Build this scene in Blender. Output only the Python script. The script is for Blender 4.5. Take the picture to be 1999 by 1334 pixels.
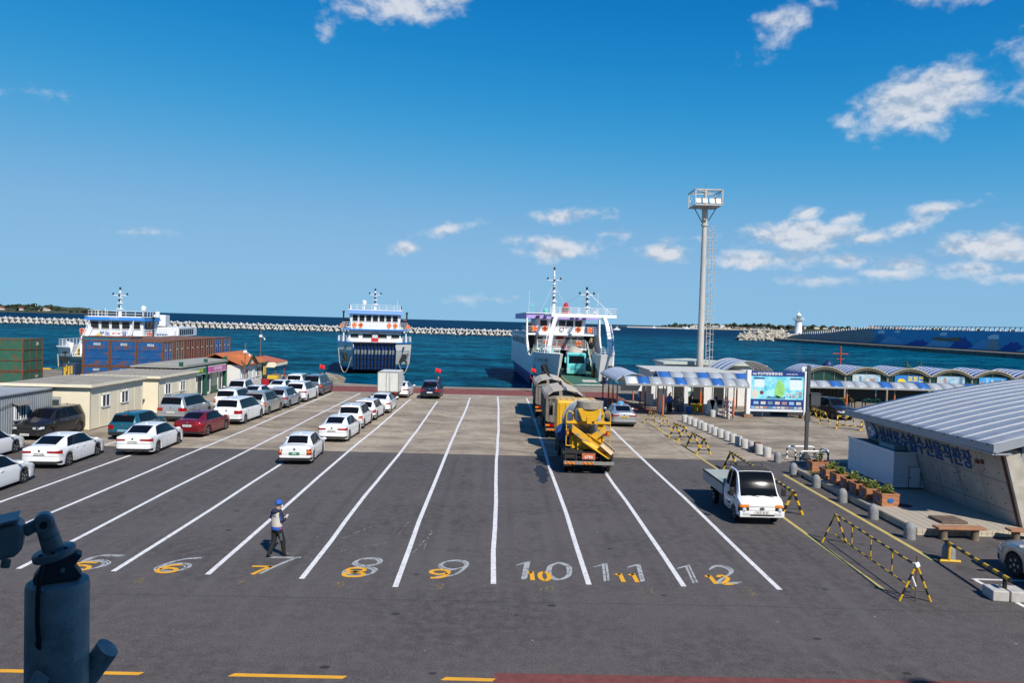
import bpy, bmesh, math, random
from math import sin, cos, pi, radians, sqrt, atan2, hypot
from mathutils import Vector, Matrix
random.seed(7)
for o in list(bpy.data.objects): bpy.data.objects.remove(o)
SC = bpy.context.scene
COL = SC.collection

# ------------------------------------------------------------------ camera
cam = bpy.data.cameras.new('camera'); cam.sensor_width = 36.0; cam.lens = 36.0*1444/1999
cam.clip_start = 0.05; cam.clip_end = 40000
cam_o = bpy.data.objects.new('camera', cam); COL.objects.link(cam_o)
_yaw, _pit, _rol = radians(.95), radians(1.54), radians(1.5)
_f = Vector((sin(_yaw)*cos(_pit), cos(_yaw)*cos(_pit), -sin(_pit)))
_r0 = Vector((cos(_yaw), -sin(_yaw), 0)); _u0 = _r0.cross(_f)
_r = _r0*cos(_rol)+_u0*sin(_rol); _u = -_r0*sin(_rol)+_u0*cos(_rol)
cam_o.matrix_world = Matrix(((_r.x,_u.x,-_f.x,0),(_r.y,_u.y,-_f.y,0),(_r.z,_u.z,-_f.z,7.5),(0,0,0,1)))
SC.camera = cam_o

# ------------------------------------------------------------------ sky, sun, exposure
SUN_EL = radians(43); SUN_DIR = Vector((0.48, -0.877, 0)).normalized()*cos(SUN_EL)+Vector((0,0,sin(SUN_EL)))
W = bpy.data.worlds.new('World'); SC.world = W; W.use_nodes = True
nt = W.node_tree; nt.nodes.clear()
def N(t, **k):
    n = nt.nodes.new(t)
    for a, b in k.items(): setattr(n, a, b)
    return n
def LK(a, b): nt.links.new(a, b)
def MA(op, a, b=None, c=None, clamp=False):
    n = N('ShaderNodeMath', operation=op, use_clamp=clamp)
    for i, x in enumerate((a, b, c)):
        if x is None: continue
        if isinstance(x, (int, float)): n.inputs[i].default_value = x
        else: LK(x, n.inputs[i])
    return n.outputs[0]
def VM(op, a, b=None):
    n = N('ShaderNodeVectorMath', operation=op)
    for i, x in enumerate((a, b)):
        if x is None: continue
        if isinstance(x, (tuple, list)): n.inputs[i].default_value = x
        else: LK(x, n.inputs[i])
    return n.outputs[1] if op in ('LENGTH', 'DOT_PRODUCT') else n.outputs[0]
sky = N('ShaderNodeTexSky', sky_type='NISHITA', sun_disc=False)
sky.sun_elevation = SUN_EL; sky.sun_rotation = atan2(SUN_DIR.x, SUN_DIR.y)
sky.air_density = 0.4; sky.dust_density = 0.0; sky.ozone_density = 1.0; sky.altitude = 0
sp_ = N('ShaderNodeSeparateColor'); LK(sky.outputs[0], sp_.inputs[0]); hs = N('ShaderNodeCombineColor')
for i_, (A_, B_, E_) in enumerate(((2.65, 5.2, 4.0), (5.35, 2.0, 2.0), (7.8, 2.0, 2.0))):                # film response of the photograph: deep blue aloft, no burnt-out horizon
    q_ = MA('POWER', sp_.outputs[i_], E_); LK(MA('DIVIDE', MA('MULTIPLY', q_, A_), MA('ADD', q_, B_)), hs.inputs[i_])
tc = N('ShaderNodeTexCoord'); sx = N('ShaderNodeSeparateXYZ'); LK(tc.outputs['Generated'], sx.inputs[0])
# cumulus drifting on the flat of the sky: azimuth-elevation plane, same rule all round the horizon
az = MA('ARCTAN2', sx.outputs[0], sx.outputs[1]); el = MA('ARCSINE', sx.outputs[2])
cx = N('ShaderNodeCombineXYZ'); LK(az, cx.inputs[0]); LK(el, cx.inputs[1])
#       azimuth, elevation, half-width, half-height, tilt, weight   (radians)
CLOUDS = [(-.135,.412,.095,.036,.1,.9),(-.20,.380,.05,.016,.5,.45),(.352,.368,.046,.022,.4,.6),(.515,.268,.082,.033,.22,1.1),(.378,.118,.080,.018,.02,1.0),
 (.392,.145,.024,.010,.25,.8),(.342,.088,.070,.013,0,.75),(.083,.142,.055,.010,.05,.6),(.082,.099,.060,.016,.1,.8),(-.130,.094,.026,.010,.1,.75),
 (.217,.096,.042,.013,0,.85),(.438,.086,.036,.011,0,.95),(.500,.080,.040,.012,.05,.9),(.582,.100,.058,.018,.1,.95),(.49,.071,.042,.008,0,.8),
 (.565,.075,.05,.010,0,.7),(-.450,.094,.045,.008,.1,.32),(-.565,.238,.026,.010,0,.32),(.63,.29,.04,.04,.6,.5),(.58,.375,.10,.012,-.02,.6),(.415,.103,.05,.010,.2,.5),
 (.03,.110,.035,.008,0,.5),(-.08,.12,.05,.008,.2,.4),(-.02,.030,.05,.008,0,.3),(.50,.125,.05,.010,.3,.5),(.60,.088,.05,.008,0,.7),(.46,.112,.05,.007,.15,.55),
 (.54,.145,.05,.008,.1,.5),(.33,.125,.05,.007,.1,.45),(.43,.135,.04,.008,.3,.5),(.62,.065,.05,.007,0,.6),(.40,.062,.05,.006,0,.4),(.25,.115,.05,.006,.1,.4),(.14,.12,.05,.006,0,.4),(.72,.10,.09,.018,0,.9),(.85,.16,.10,.03,.2,.9),(-.85,.2,.1,.03,0,.8),(1.3,.14,.14,.03,0,.9),(1.8,.25,.16,.06,.2,.9),(2.5,.18,.16,.04,0,.9),(-1.5,.16,.15,.03,0,.8),(-2.2,.3,.18,.06,.1,.8),(-2.8,.13,.15,.03,0,.9)]
best = None
for (a, e, hw, hh, tl, wt) in CLOUDS:
    m = N('ShaderNodeMapping', vector_type='TEXTURE'); LK(cx.outputs[0], m.inputs[0])
    m.inputs['Location'].default_value = (a, e, 0); m.inputs['Rotation'].default_value = (0, 0, tl); m.inputs['Scale'].default_value = (hw*1.2, hh*1.3, 1)
    v = MA('MULTIPLY_ADD', VM('LENGTH', m.outputs[0]), -wt, wt)
    best = v if best is None else MA('MAXIMUM', best, v)
best = MA('MAXIMUM', best, -.4)
def density(dv):
    p = VM('ADD', cx.outputs[0], (0, dv, 0))
    ps = VM('MULTIPLY', p, (1.0, 1.35, 1.0))
    n1 = N('ShaderNodeTexNoise'); n1.inputs['Scale'].default_value = 22; n1.inputs['Detail'].default_value = 8; n1.inputs['Roughness'].default_value = .58; LK(ps, n1.inputs['Vector'])
    n1.inputs['Distortion'].default_value = .15
    d = MA('ADD', best, MA('MULTIPLY_ADD', n1.outputs[0], 1.75, -.93))
    return d
d0 = density(0.0); d1 = density(0.008)
def SS(x, a, b):
    n = N('ShaderNodeMapRange', interpolation_type='SMOOTHSTEP'); LK(x, n.inputs[0]); n.inputs[1].default_value = a; n.inputs[2].default_value = b
    return n.outputs[0]
alpha = SS(d0, -.03, .62)
lit = SS(MA('SUBTRACT', d0, d1), -.26, .14)
cr = N('ShaderNodeMix', data_type='RGBA'); LK(lit, cr.inputs['Factor'])
cr.inputs['A'].default_value = (3.9, 4.9, 6.3, 1); cr.inputs['B'].default_value = (7.6, 7.8, 8.3, 1)
mx = N('ShaderNodeMix', data_type='RGBA'); LK(MA('MULTIPLY', alpha, .86), mx.inputs['Factor']); LK(hs.outputs[0], mx.inputs['A']); LK(cr.outputs['Result'], mx.inputs['B'])
bg = N('ShaderNodeBackground'); bg.inputs['Strength'].default_value = 0.08; LK(mx.outputs['Result'], bg.inputs['Color'])
wo = N('ShaderNodeOutputWorld'); LK(bg.outputs[0], wo.inputs['Surface'])
sun = bpy.data.lights.new('sun', 'SUN'); sun.energy = 4.6; sun.angle = radians(.53); sun.color = (1, .935, .83)
sun_o = bpy.data.objects.new('sun', sun); COL.objects.link(sun_o); sun_o.rotation_euler = SUN_DIR.to_track_quat('Z', 'Y').to_euler(); sun_o.location = (60, -110, 120)
vs = SC.view_settings; vs.view_transform = 'Standard'; vs.look = 'None'; vs.exposure = 0.3; vs.gamma = 1.0; vs.use_curve_mapping = False
SC.cycles.max_bounces = 6; SC.cycles.diffuse_bounces = 3; SC.cycles.glossy_bounces = 3; SC.cycles.transmission_bounces = 4; SC.cycles.transparent_max_bounces = 8
SC.cycles.caustics_reflective = False; SC.cycles.caustics_refractive = False; SC.cycles.use_denoising = True

# ------------------------------------------------------------------ mesh helpers
class MB:
    def __init__(s): s.v = []; s.f = []; s.m = []; s.c = 0
    def mat(s, i): s.c = i; return s
    def add(s, vs, fs):
        o = len(s.v); s.v += [tuple(v) for v in vs]; s.f += [[i+o for i in f] for f in fs]; s.m += [s.c]*len(fs); return s
    def box(s, x0, x1, y0, y1, z0, z1):
        return s.add([(x0,y0,z0),(x1,y0,z0),(x1,y1,z0),(x0,y1,z0),(x0,y0,z1),(x1,y0,z1),(x1,y1,z1),(x0,y1,z1)],
                     [(3,2,1,0),(4,5,6,7),(0,1,5,4),(1,2,6,5),(2,3,7,6),(3,0,4,7)])
    def obox(s, c, d, rot=(0,0,0)):
        from mathutils import Euler
        R = Euler(rot).to_matrix(); c = Vector(c); h = [x/2 for x in d]
        vs = [c+R@Vector((sx_*h[0], sy_*h[1], sz_*h[2])) for sz_ in (-1,1) for sx_, sy_ in ((-1,-1),(1,-1),(1,1),(-1,1))]
        return s.add(vs, [(3,2,1,0),(4,5,6,7),(0,1,5,4),(1,2,6,5),(2,3,7,6),(3,0,4,7)])
    def beam(s, p, q, w, h=None, up=(0,0,1)):
        h = h or w; p = Vector(p); q = Vector(q); d = (q-p).normalized(); up = Vector(up)
        if abs(d.dot(up)) > .98: up = Vector((0,1,0))
        a = d.cross(up).normalized()*w/2; b = a.cross(d).normalized()*h/2
        vs = [p-a-b,p+a-b,p+a+b,p-a+b,q-a-b,q+a-b,q+a+b,q-a+b]
        return s.add(vs, [(0,1,2,3),(7,6,5,4),(0,4,5,1),(1,5,6,2),(2,6,7,3),(3,7,4,0)])
    def tube(s, p, q, r, r2=None, n=8, cap=True):
        r2 = r if r2 is None else r2; p = Vector(p); q = Vector(q); d = (q-p).normalized(); up = Vector((0,0,1))
        if abs(d.z) > .95: up = Vector((0,1,0))
        a = d.cross(up).normalized(); b = a.cross(d)
        vs = [p+(a*cos(2*pi*i/n)+b*sin(2*pi*i/n))*r for i in range(n)]+[q+(a*cos(2*pi*i/n)+b*sin(2*pi*i/n))*r2 for i in range(n)]
        fs = [(i,(i+1)%n,n+(i+1)%n,n+i) for i in range(n)]
        if cap: fs += [tuple(range(n-1,-1,-1)), tuple(range(n,2*n))]
        return s.add(vs, fs)
    def path(s, pts, r, n=6):
        for a, b in zip(pts[:-1], pts[1:]): s.tube(a, b, r, n=n)
        return s
    def lathe(s, prof, n=16, c=(0,0,0), ax='z'):
        vs = []; fs = []; m = len(prof)
        for i in range(n):
            a = 2*pi*i/n
            for (r, h) in prof:
                p = (r*cos(a), r*sin(a), h)
                if ax == 'x': p = (p[2], p[0], p[1])
                if ax == 'y': p = (p[1], p[2], p[0])
                vs.append((p[0]+c[0], p[1]+c[1], p[2]+c[2]))
        for i in range(n):
            j = (i+1) % n
            for k in range(m-1): fs.append((i*m+k, j*m+k, j*m+k+1, i*m+k+1))
        if prof[0][0] > 1e-4: fs.append(tuple(i*m for i in range(n-1,-1,-1)))
        if prof[-1][0] > 1e-4: fs.append(tuple(i*m+m-1 for i in range(n)))
        return s.add(vs, fs)
    def prism(s, poly, ax, a, b):
        f = {'x': lambda p, d: (d, p[0], p[1]), 'y': lambda p, d: (p[0], d, p[1]), 'z': lambda p, d: (p[0], p[1], d)}[ax]
        n = len(poly); vs = [f(p, a) for p in poly]+[f(p, b) for p in poly]
        return s.add(vs, [tuple(range(n-1,-1,-1)), tuple(range(n,2*n))]+[(i,(i+1)%n,n+(i+1)%n,n+i) for i in range(n)])
    def grid(s, fn, nu, nv, flip=False):
        vs = [fn(i/nu, j/nv) for i in range(nu+1) for j in range(nv+1)]
        fs = []
        for i in range(nu):
            for j in range(nv):
                q = (i*(nv+1)+j, (i+1)*(nv+1)+j, (i+1)*(nv+1)+j+1, i*(nv+1)+j+1)
                fs.append(q[::-1] if flip else q)
        return s.add(vs, fs)
    def quad(s, a, b, c, d): return s.add([a,b,c,d], [(0,1,2,3)])
    def mesh(s, name, mats, smooth=False, angle=40):
        me = bpy.data.meshes.new(name); me.from_pydata(s.v, [], s.f)
        bm = bmesh.new(); bm.from_mesh(me); bmesh.ops.recalc_face_normals(bm, faces=bm.faces); bm.to_mesh(me); bm.free()
        for m in (mats if isinstance(mats, (list, tuple)) else [mats]): me.materials.append(m)
        if len(me.materials) > 1: me.polygons.foreach_set('material_index', s.m)
        if smooth:
            me.shade_smooth(); me.set_sharp_from_angle(angle=radians(angle))
        me.update(); return me
def put(name, me, parent=None, loc=(0,0,0), rot=(0,0,0), scale=(1,1,1), bevel=0):
    o = bpy.data.objects.new(name, me); COL.objects.link(o); o.location = loc; o.rotation_euler = rot; o.scale = scale
    if parent: o.parent = parent
    if bevel:
        b = o.modifiers.new('bevel', 'BEVEL'); b.width = bevel; b.segments = 2; b.limit_method = 'ANGLE'; b.angle_limit = radians(35)
    return o
def part(name, mb, mats, parent=None, loc=(0,0,0), rot=(0,0,0), smooth=False, bevel=0, angle=40, label=None):
    o = put(name, mb.mesh(name, mats, smooth, angle), parent, loc, rot, bevel=bevel)
    if label: o['label'] = label
    return o
def tag(o, label, cat, group=None):
    o['label'] = label; o['category'] = cat
    if group: o['group'] = group
    return o
def thing(name, label, cat, loc=(0,0,0), rz=0, group=None):
    o = bpy.data.objects.new(name, None); COL.objects.link(o); o.location = loc; o.rotation_euler = (0,0,rz); o.empty_display_size = .2
    return tag(o, label, cat, group)
def struct(name, mb, mats, smooth=False, parent=None, **k):
    o = part(name, mb, mats, parent, smooth=smooth, **k); o['kind'] = 'structure'; return o
def dup(root, loc, rz=0, label=None, group=None, recolor=None):
    def cp(o, par):
        c = o.copy(); COL.objects.link(c)
        if par: c.parent = par
        for ch in list(o.children): cp(ch, c)
        return c
    r = cp(root, None); r.location = loc; r.rotation_euler = (0,0,rz)
    if label: r['label'] = label
    if group: r['group'] = group
    return r

# ------------------------------------------------------------------ materials
MATS = {}
def mat(name, col, rough=.5, metal=0, var=0, vs=2.0, bump=0, bs=40, coat=0, spec=.5, dirt=None, ds=1.2, dth=.55, ob=True, stretch=(1,1,1), emit=None):
    """solid colour with value variation (var), optional second colour in patches (dirt) and fine relief (bump)"""
    if name in MATS: return MATS[name]
    m = bpy.data.materials.new(name); m.use_nodes = True; MATS[name] = m
    t = m.node_tree; b = t.nodes['Principled BSDF']
    b.inputs['Base Color'].default_value = (*col, 1); b.inputs['Roughness'].default_value = rough; b.inputs['Metallic'].default_value = metal
    b.inputs['Coat Weight'].default_value = coat; b.inputs['Coat Roughness'].default_value = .04; b.inputs['Specular IOR Level'].default_value = spec
    if emit: b.inputs['Emission Color'].default_value = (*emit[:3], 1); b.inputs['Emission Strength'].default_value = emit[3]
    if var or bump or dirt:
        tcn = t.nodes.new('ShaderNodeTexCoord'); mp = t.nodes.new('ShaderNodeMapping'); mp.inputs['Scale'].default_value = stretch
        t.links.new(tcn.outputs['Object'], mp.inputs[0])
        src = None
        if var:
            n = t.nodes.new('ShaderNodeTexNoise'); n.inputs['Scale'].default_value = vs; n.inputs['Detail'].default_value = 6; n.inputs['Roughness'].default_value = .65
            t.links.new(mp.outputs[0], n.inputs['Vector'])
            r = t.nodes.new('ShaderNodeMapRange'); r.inputs[1].default_value = .3; r.inputs[2].default_value = .7; r.inputs[3].default_value = 1-var; r.inputs[4].default_value = 1+var
            t.links.new(n.outputs[0], r.inputs[0])
            mm = t.nodes.new('ShaderNodeMix'); mm.data_type = 'RGBA'; mm.blend_type = 'MULTIPLY'; mm.inputs['Factor'].default_value = 1
            mm.inputs['A'].default_value = (*col, 1); t.links.new(r.outputs[0], mm.inputs['B']); src = mm.outputs['Result']
        if dirt:
            n = t.nodes.new('ShaderNodeTexNoise'); n.inputs['Scale'].default_value = ds; n.inputs['Detail'].default_value = 9; n.inputs['Roughness'].default_value = .72
            t.links.new(mp.outputs[0], n.inputs['Vector'])
            r = t.nodes.new('ShaderNodeMapRange'); r.interpolation_type = 'SMOOTHSTEP'; r.inputs[1].default_value = dth; r.inputs[2].default_value = dth+.09
            t.links.new(n.outputs[0], r.inputs[0])
            mm = t.nodes.new('ShaderNodeMix'); mm.data_type = 'RGBA'; t.links.new(r.outputs[0], mm.inputs['Factor'])
            if src: t.links.new(src, mm.inputs['A'])
            else: mm.inputs['A'].default_value = (*col, 1)
            mm.inputs['B'].default_value = (*dirt, 1); src = mm.outputs['Result']
        if src: t.links.new(src, b.inputs['Base Color'])
        if bump:
            n = t.nodes.new('ShaderNodeTexNoise'); n.inputs['Scale'].default_value = bs; n.inputs['Detail'].default_value = 5
            t.links.new(mp.outputs[0], n.inputs['Vector'])
            bp = t.nodes.new('ShaderNodeBump'); bp.inputs['Strength'].default_value = bump; bp.inputs['Distance'].default_value = .02
            t.links.new(n.outputs[0], bp.inputs['Height']); t.links.new(bp.outputs[0], b.inputs['Normal'])
    return m
class NT:
    """tiny wrapper for hand-wired materials"""
    def __init__(s, name):
        s.m = bpy.data.materials.new(name); s.m.use_nodes = True; s.t = s.m.node_tree; s.b = s.t.nodes['Principled BSDF']; MATS[name] = s.m
    def n(s, ty, ins=None, **k):
        x = s.t.nodes.new(ty)
        for a, b in k.items(): setattr(x, a, b)
        for a, b in (ins or {}).items():
            if hasattr(b, 'default_value') and hasattr(b, 'links'): s.t.links.new(b, x.inputs[a])
            else: x.inputs[a].default_value = b
        return x
    def pos(s): return s.n('ShaderNodeNewGeometry').outputs['Position']
    def noise(s, v, sc, det=5, ro=.6, dist=0):
        return s.n('ShaderNodeTexNoise', {'Vector': v, 'Scale': sc, 'Detail': det, 'Roughness': ro, 'Distortion': dist}).outputs[0]
    def ramp(s, x, a, b, c=0., d=1., smooth=True):
        r = s.n('ShaderNodeMapRange', {0: x, 1: a, 2: b, 3: c, 4: d}); r.interpolation_type = 'SMOOTHSTEP' if smooth else 'LINEAR'; return r.outputs[0]
    def mix(s, f, a, b, mode='MIX'):
        x = s.t.nodes.new('ShaderNodeMix'); x.data_type = 'RGBA'; x.blend_type = mode
        for key, v in (('Factor', f), ('A', a), ('B', b)):
            if hasattr(v, 'links'): s.t.links.new(v, x.inputs[key])
            else: x.inputs[key].default_value = v if not isinstance(v, tuple) or len(v) == 4 else (*v, 1)
        return x.outputs['Result']
    def math(s, op, a, b=0.):
        return s.n('ShaderNodeMath', {0: a, 1: b}, operation=op).outputs[0]
    def scale(s, v, sc): return s.n('ShaderNodeMapping', {0: v, 'Scale': sc}).outputs[0]
    def out(s, sock, val): s.t.links.new(val, s.b.inputs[sock]) if hasattr(val, 'links') else setattr(s.b.inputs[sock], 'default_value', val)
    def bump(s, h, st, dist=.02):
        s.t.links.new(s.n('ShaderNodeBump', {'Height': h, 'Strength': st, 'Distance': dist}).outputs[0], s.b.inputs['Normal'])

# lettering, one mesh per string
STRINGS = {}
def letters(s, bold=0.0, ext=.004):
    key = (s, bold)
    if key in STRINGS: return STRINGS[key]
    cu = bpy.data.curves.new('lettering', 'FONT'); cu.body = s; cu.size = 1; cu.align_x = 'CENTER'; cu.align_y = 'CENTER'; cu.extrude = ext; cu.offset = bold; cu.resolution_u = 2
    o = bpy.data.objects.new('lettering', cu); COL.objects.link(o)
    dg = bpy.context.evaluated_depsgraph_get(); me = bpy.data.meshes.new_from_object(o.evaluated_get(dg)); me.name = 'lettering'
    bpy.data.objects.remove(o); STRINGS[key] = me; return me
for s_, b_ in [('0020',.02),('0035',.02),('0026',.02),('0057',.02),('0037',.02),('0021',.02),('9',.02),('성',.03),('28',.02),('127',.02),('우도도항선',.02),('우도',.02),('성산',.02),('성산포수협수산물직판장',.015),
   ('우도해양관광안내도',.03),('포토존',.03),('전복죽 파는 편의점',.03),('도우미 편의점',.03),('82도 8125',.01),('43하 7448',.01),('51하 4950',.01),('7596',.03),('일7B 4041',.01),('경기 78J6790',.01),('25하 4903',.01),('세일',.02),('성산포항 종합 여객선',.02),
   ('안전관리',.02),('도항선',.02),('1호',.02),('H',.02),('택시',.02)]:
    letters(s_, b_)
def text(s, size, m, parent, loc, rot, bold=0.02, name='lettering', sx_=1.0):
    me = letters(s, bold)
    if not me.materials: me.materials.append(m)
    o = put(name, me, parent, loc, rot, (size*sx_, size, size)); o.material_slots[0].link = 'OBJECT'; o.material_slots[0].material = m
    return o
RX = (pi/2, 0, 0)
# ================================================================== ground, sea, quay
def sea_material():
    g = NT('sea_water'); p = g.pos(); sp = g.n('ShaderNodeSeparateXYZ', {0: p}); far = g.ramp(sp.outputs[1], 150, 900)
    b = g.noise(g.scale(p, (.035, .07, 1)), 1.0, 5, .6); c = g.noise(g.scale(p, (.004, .012, 1)), 1.0, 4, .55); r = g.noise(g.scale(p, (.11, .10, 1)), 1.0, 7, .74, .3)
    r2 = g.noise(g.scale(p, (.55, .42, 1)), 1.0, 4, .7)
    col = g.mix(g.ramp(c, .35, .65), (.0012, .068, .135, 1), (.0022, .088, .160, 1))
    col = g.mix(g.ramp(b, .40, .72), col, (.005, .118, .190, 1))
    col = g.mix(1.0, col, g.mix(g.ramp(r, .34, .66), (.40, .46, .50, 1), (1.6, 1.5, 1.45, 1)), 'MULTIPLY')
    col = g.mix(1.0, col, g.mix(g.ramp(r2, .32, .68), (.55, .62, .66, 1), (1.5, 1.4, 1.35, 1)), 'MULTIPLY')
    col = g.mix(far, col, g.mix(g.ramp(b, .3, .7), (.0008, .026, .074, 1), (.0012, .040, .098, 1)))
    foam = g.math('MULTIPLY', g.ramp(g.noise(g.scale(p, (.10, .35, 1)), 1.0, 8, .7, 1.2), .66, .78), .45)
    col = g.mix(foam, col, (.10, .26, .36, 1))
    g.out('Base Color', col); g.out('Roughness', g.ramp(far, 0, 1, .22, .4)); g.out('Specular IOR Level', .0); g.out('Coat Weight', .045); g.out('Coat Roughness', .12); g.out('Coat IOR', 1.33)
    g.bump(g.noise(g.scale(p, (.05, .085, 1)), 1.0, 11, .62, .3), 1.0, 6.0); return g.m
def asphalt_material():
    g = NT('asphalt'); p = g.pos()
    grain = g.noise(p, 22, 4, .8); mid = g.noise(p, 3.2, 6, .65); big = g.noise(g.scale(p, (.16, .30, 1)), 1.0, 6, .6, .5)
    col = g.mix(g.ramp(big, .3, .7), (.066, .059, .058, 1), (.097, .087, .085, 1))
    col = g.mix(g.ramp(mid, .35, .7), col, (.106, .095, .092, 1))
    col = g.mix(1.0, col, g.mix(g.ramp(grain, .25, .75), (.50, .50, .50, 1), (1.5, 1.5, 1.5, 1)), 'MULTIPLY')
    tr = g.noise(g.scale(p, (1.3, .07, 1)), 1.0, 5, .6)                       # tyre polish along the lanes
    col = g.mix(g.math('MULTIPLY', g.ramp(tr, .50, .72), .55), col, (.114, .105, .102, 1))
    sp = g.n('ShaderNodeSeparateXYZ', {0: p}); ln = g.math('ABSOLUTE', g.math('SUBTRACT', g.math('FRACT', g.math('MULTIPLY', sp.outputs[0], 1/2.74)), .5))
    drip = g.math('MULTIPLY', g.math('MULTIPLY', g.ramp(ln, .03, .20, 1, 0), g.ramp(sp.outputs[1], 20, 24)), g.ramp(g.noise(g.scale(p, (.9, .45, 1)), 1.6, 6, .72), .46, .66))
    col = g.mix(g.math('MULTIPLY', drip, .42), col, (.034, .032, .032, 1))
    wt = g.math('MULTIPLY', g.ramp(g.math('ABSOLUTE', g.math('SUBTRACT', ln, .29)), .0, .08, 1, 0), g.ramp(g.noise(g.scale(p, (.7, .10, 1)), 1.0, 5, .65), .40, .68))
    col = g.mix(g.math('MULTIPLY', g.math('MULTIPLY', wt, g.ramp(sp.outputs[1], 18, 23)), .38), col, (.040, .037, .037, 1))
    rust = g.ramp(g.noise(g.scale(p, (.28, .5, 1)), 1.0, 8, .75, .8), .715, .76)
    col = g.mix(g.math('MULTIPLY', rust, .5), col, (.17, .10, .05, 1))
    oil = g.ramp(g.noise(g.scale(p, (.75, 1.1, 1)), 1.0, 6, .7), .70, .76)
    col = g.mix(g.math('MULTIPLY', oil, .75), col, (.022, .021, .021, 1))
    spot = g.n('ShaderNodeTexVoronoi', {'Vector': g.scale(p, (.55, .8, 1)), 'Scale': 1.0})
    col = g.mix(g.ramp(spot.outputs['Distance'], .05, .08, .8, 0), col, (.02, .019, .019, 1))
    chip = g.n('ShaderNodeTexVoronoi', {'Vector': g.scale(p, (.9, .9, 1)), 'Scale': 1.0})
    col = g.mix(g.ramp(chip.outputs['Distance'], .018, .03, .7, 0), col, (.42, .41, .39, 1))
    crk = g.n('ShaderNodeTexVoronoi', {'Vector': g.n('ShaderNodeVectorMath', {0: g.scale(p, (.09, .16, 1)), 1: g.n('ShaderNodeVectorMath', {0: g.n('ShaderNodeTexNoise', {'Vector': p, 'Scale': .9, 'Detail': 4}).outputs['Color'], 1: (.25, .25, 0)}, operation='MULTIPLY').outputs[0]}, operation='ADD').outputs[0], 'Scale': 1.0}, feature='DISTANCE_TO_EDGE')
    col = g.mix(g.ramp(crk.outputs['Distance'], .0, .004, .22, 0), col, (.025, .024, .024, 1))
    sp = g.n('ShaderNodeSeparateXYZ', {0: p})
    seam = g.math('ABSOLUTE', g.math('SUBTRACT', g.math('ADD', sp.outputs[1], g.math('MULTIPLY', g.noise(p, .25, 3), .35)), 19.75))
    col = g.mix(g.ramp(seam, .0, .035, .6, 0), col, (.03, .029, .029, 1))
    g.out('Base Color', col); g.out('Roughness', .86); g.out('Specular IOR Level', .3)
    g.bump(g.math('ADD', grain, g.math('MULTIPLY', mid, .3)), .55, .012); return g.m
def concrete_material(name, lo, hi, stain, sc=1.0):
    g = NT(name); p = g.pos(); oi = g.n('ShaderNodeObjectInfo')
    big = g.noise(g.scale(p, (.30*sc, .55*sc, 1)), 1.0, 8, .70, .4); mid = g.noise(p, 2.4*sc, 7, .7); fine = g.noise(p, 30*sc, 4, .7)
    col = g.mix(g.ramp(big, .32, .68), (*lo, 1), (*hi, 1))
    col = g.mix(g.math('MULTIPLY', g.ramp(mid, .50, .70), .7), col, (*stain, 1))
    col = g.mix(1.0, col, g.mix(oi.outputs['Random'], (.84, .83, .82, 1), (1.12, 1.12, 1.13, 1)), 'MULTIPLY')
    col = g.mix(1.0, col, g.mix(g.ramp(fine, .25, .75), (.72, .72, .72, 1), (1.25, 1.25, 1.25, 1)), 'MULTIPLY')
    blot = g.ramp(g.noise(g.scale(p, (.5, 1.3, 1)), 1.0, 8, .75, .6), .62, .72)
    col = g.mix(g.math('MULTIPLY', blot, .5), col, tuple(x*.45 for x in stain)+(1,))
    pale = g.ramp(g.noise(g.scale(p, (.5, .9, 1)), 1.7, 8, .75, .6), .64, .74)
    col = g.mix(g.math('MULTIPLY', pale, .55), col, (.46, .41, .34, 1))
    g.out('Base Color', col); g.out('Roughness', .88); g.out('Specular IOR Level', .25); g.bump(g.math('ADD', fine, mid), .4, .01); return g.m
def paint_material(name, col, wear=.5, fibre=(1,1,1), under=None, amount=.62):
    """worn road paint: patches where the ground shows through"""
    g = NT(name); p = g.pos()
    n = g.noise(g.scale(p, fibre), 9, 7, .75); f = g.ramp(n, amount-.06, amount+.08, 1, 1-wear)
    c = g.mix(g.ramp(g.noise(p, 2.0, 5), .3, .7), tuple(x*.86 for x in col)+(1,), (*col, 1))
    g.out('Base Color', c); g.out('Roughness', .75); g.out('Specular IOR Level', .3); g.out('Alpha', f); return g.m

m_sea = sea_material(); m_asph = asphalt_material()
m_conc = concrete_material('apron_concrete', (.205, .170, .130), (.400, .340, .265), (.138, .108, .080))
m_quay = concrete_material('quay_concrete', (.18, .158, .128), (.31, .275, .225), (.13, .11, .085))
m_redpave = mat('red_paving', (.19, .052, .042), .85, var=.35, vs=1.5, dirt=(.11, .06, .05), ds=1.1, dth=.6, bump=.3, bs=30)
m_white = paint_material('white_road_paint', (.72, .72, .73), .6, (1, .6, 1), amount=.59)
m_brush = paint_material('white_brush_paint', (.40, .42, .43), .70, (.5, .5, 1), amount=.545)
m_yel = paint_material('yellow_road_paint', (.76, .38, .03), .35, amount=.70)
m_yel_old = paint_material('faded_yellow_paint', (.52, .41, .14), .55, (1, .4, 1), amount=.64)
m_yel_ghost = paint_material('ghost_yellow_paint', (.34, .24, .08), .95, amount=.47)

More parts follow.
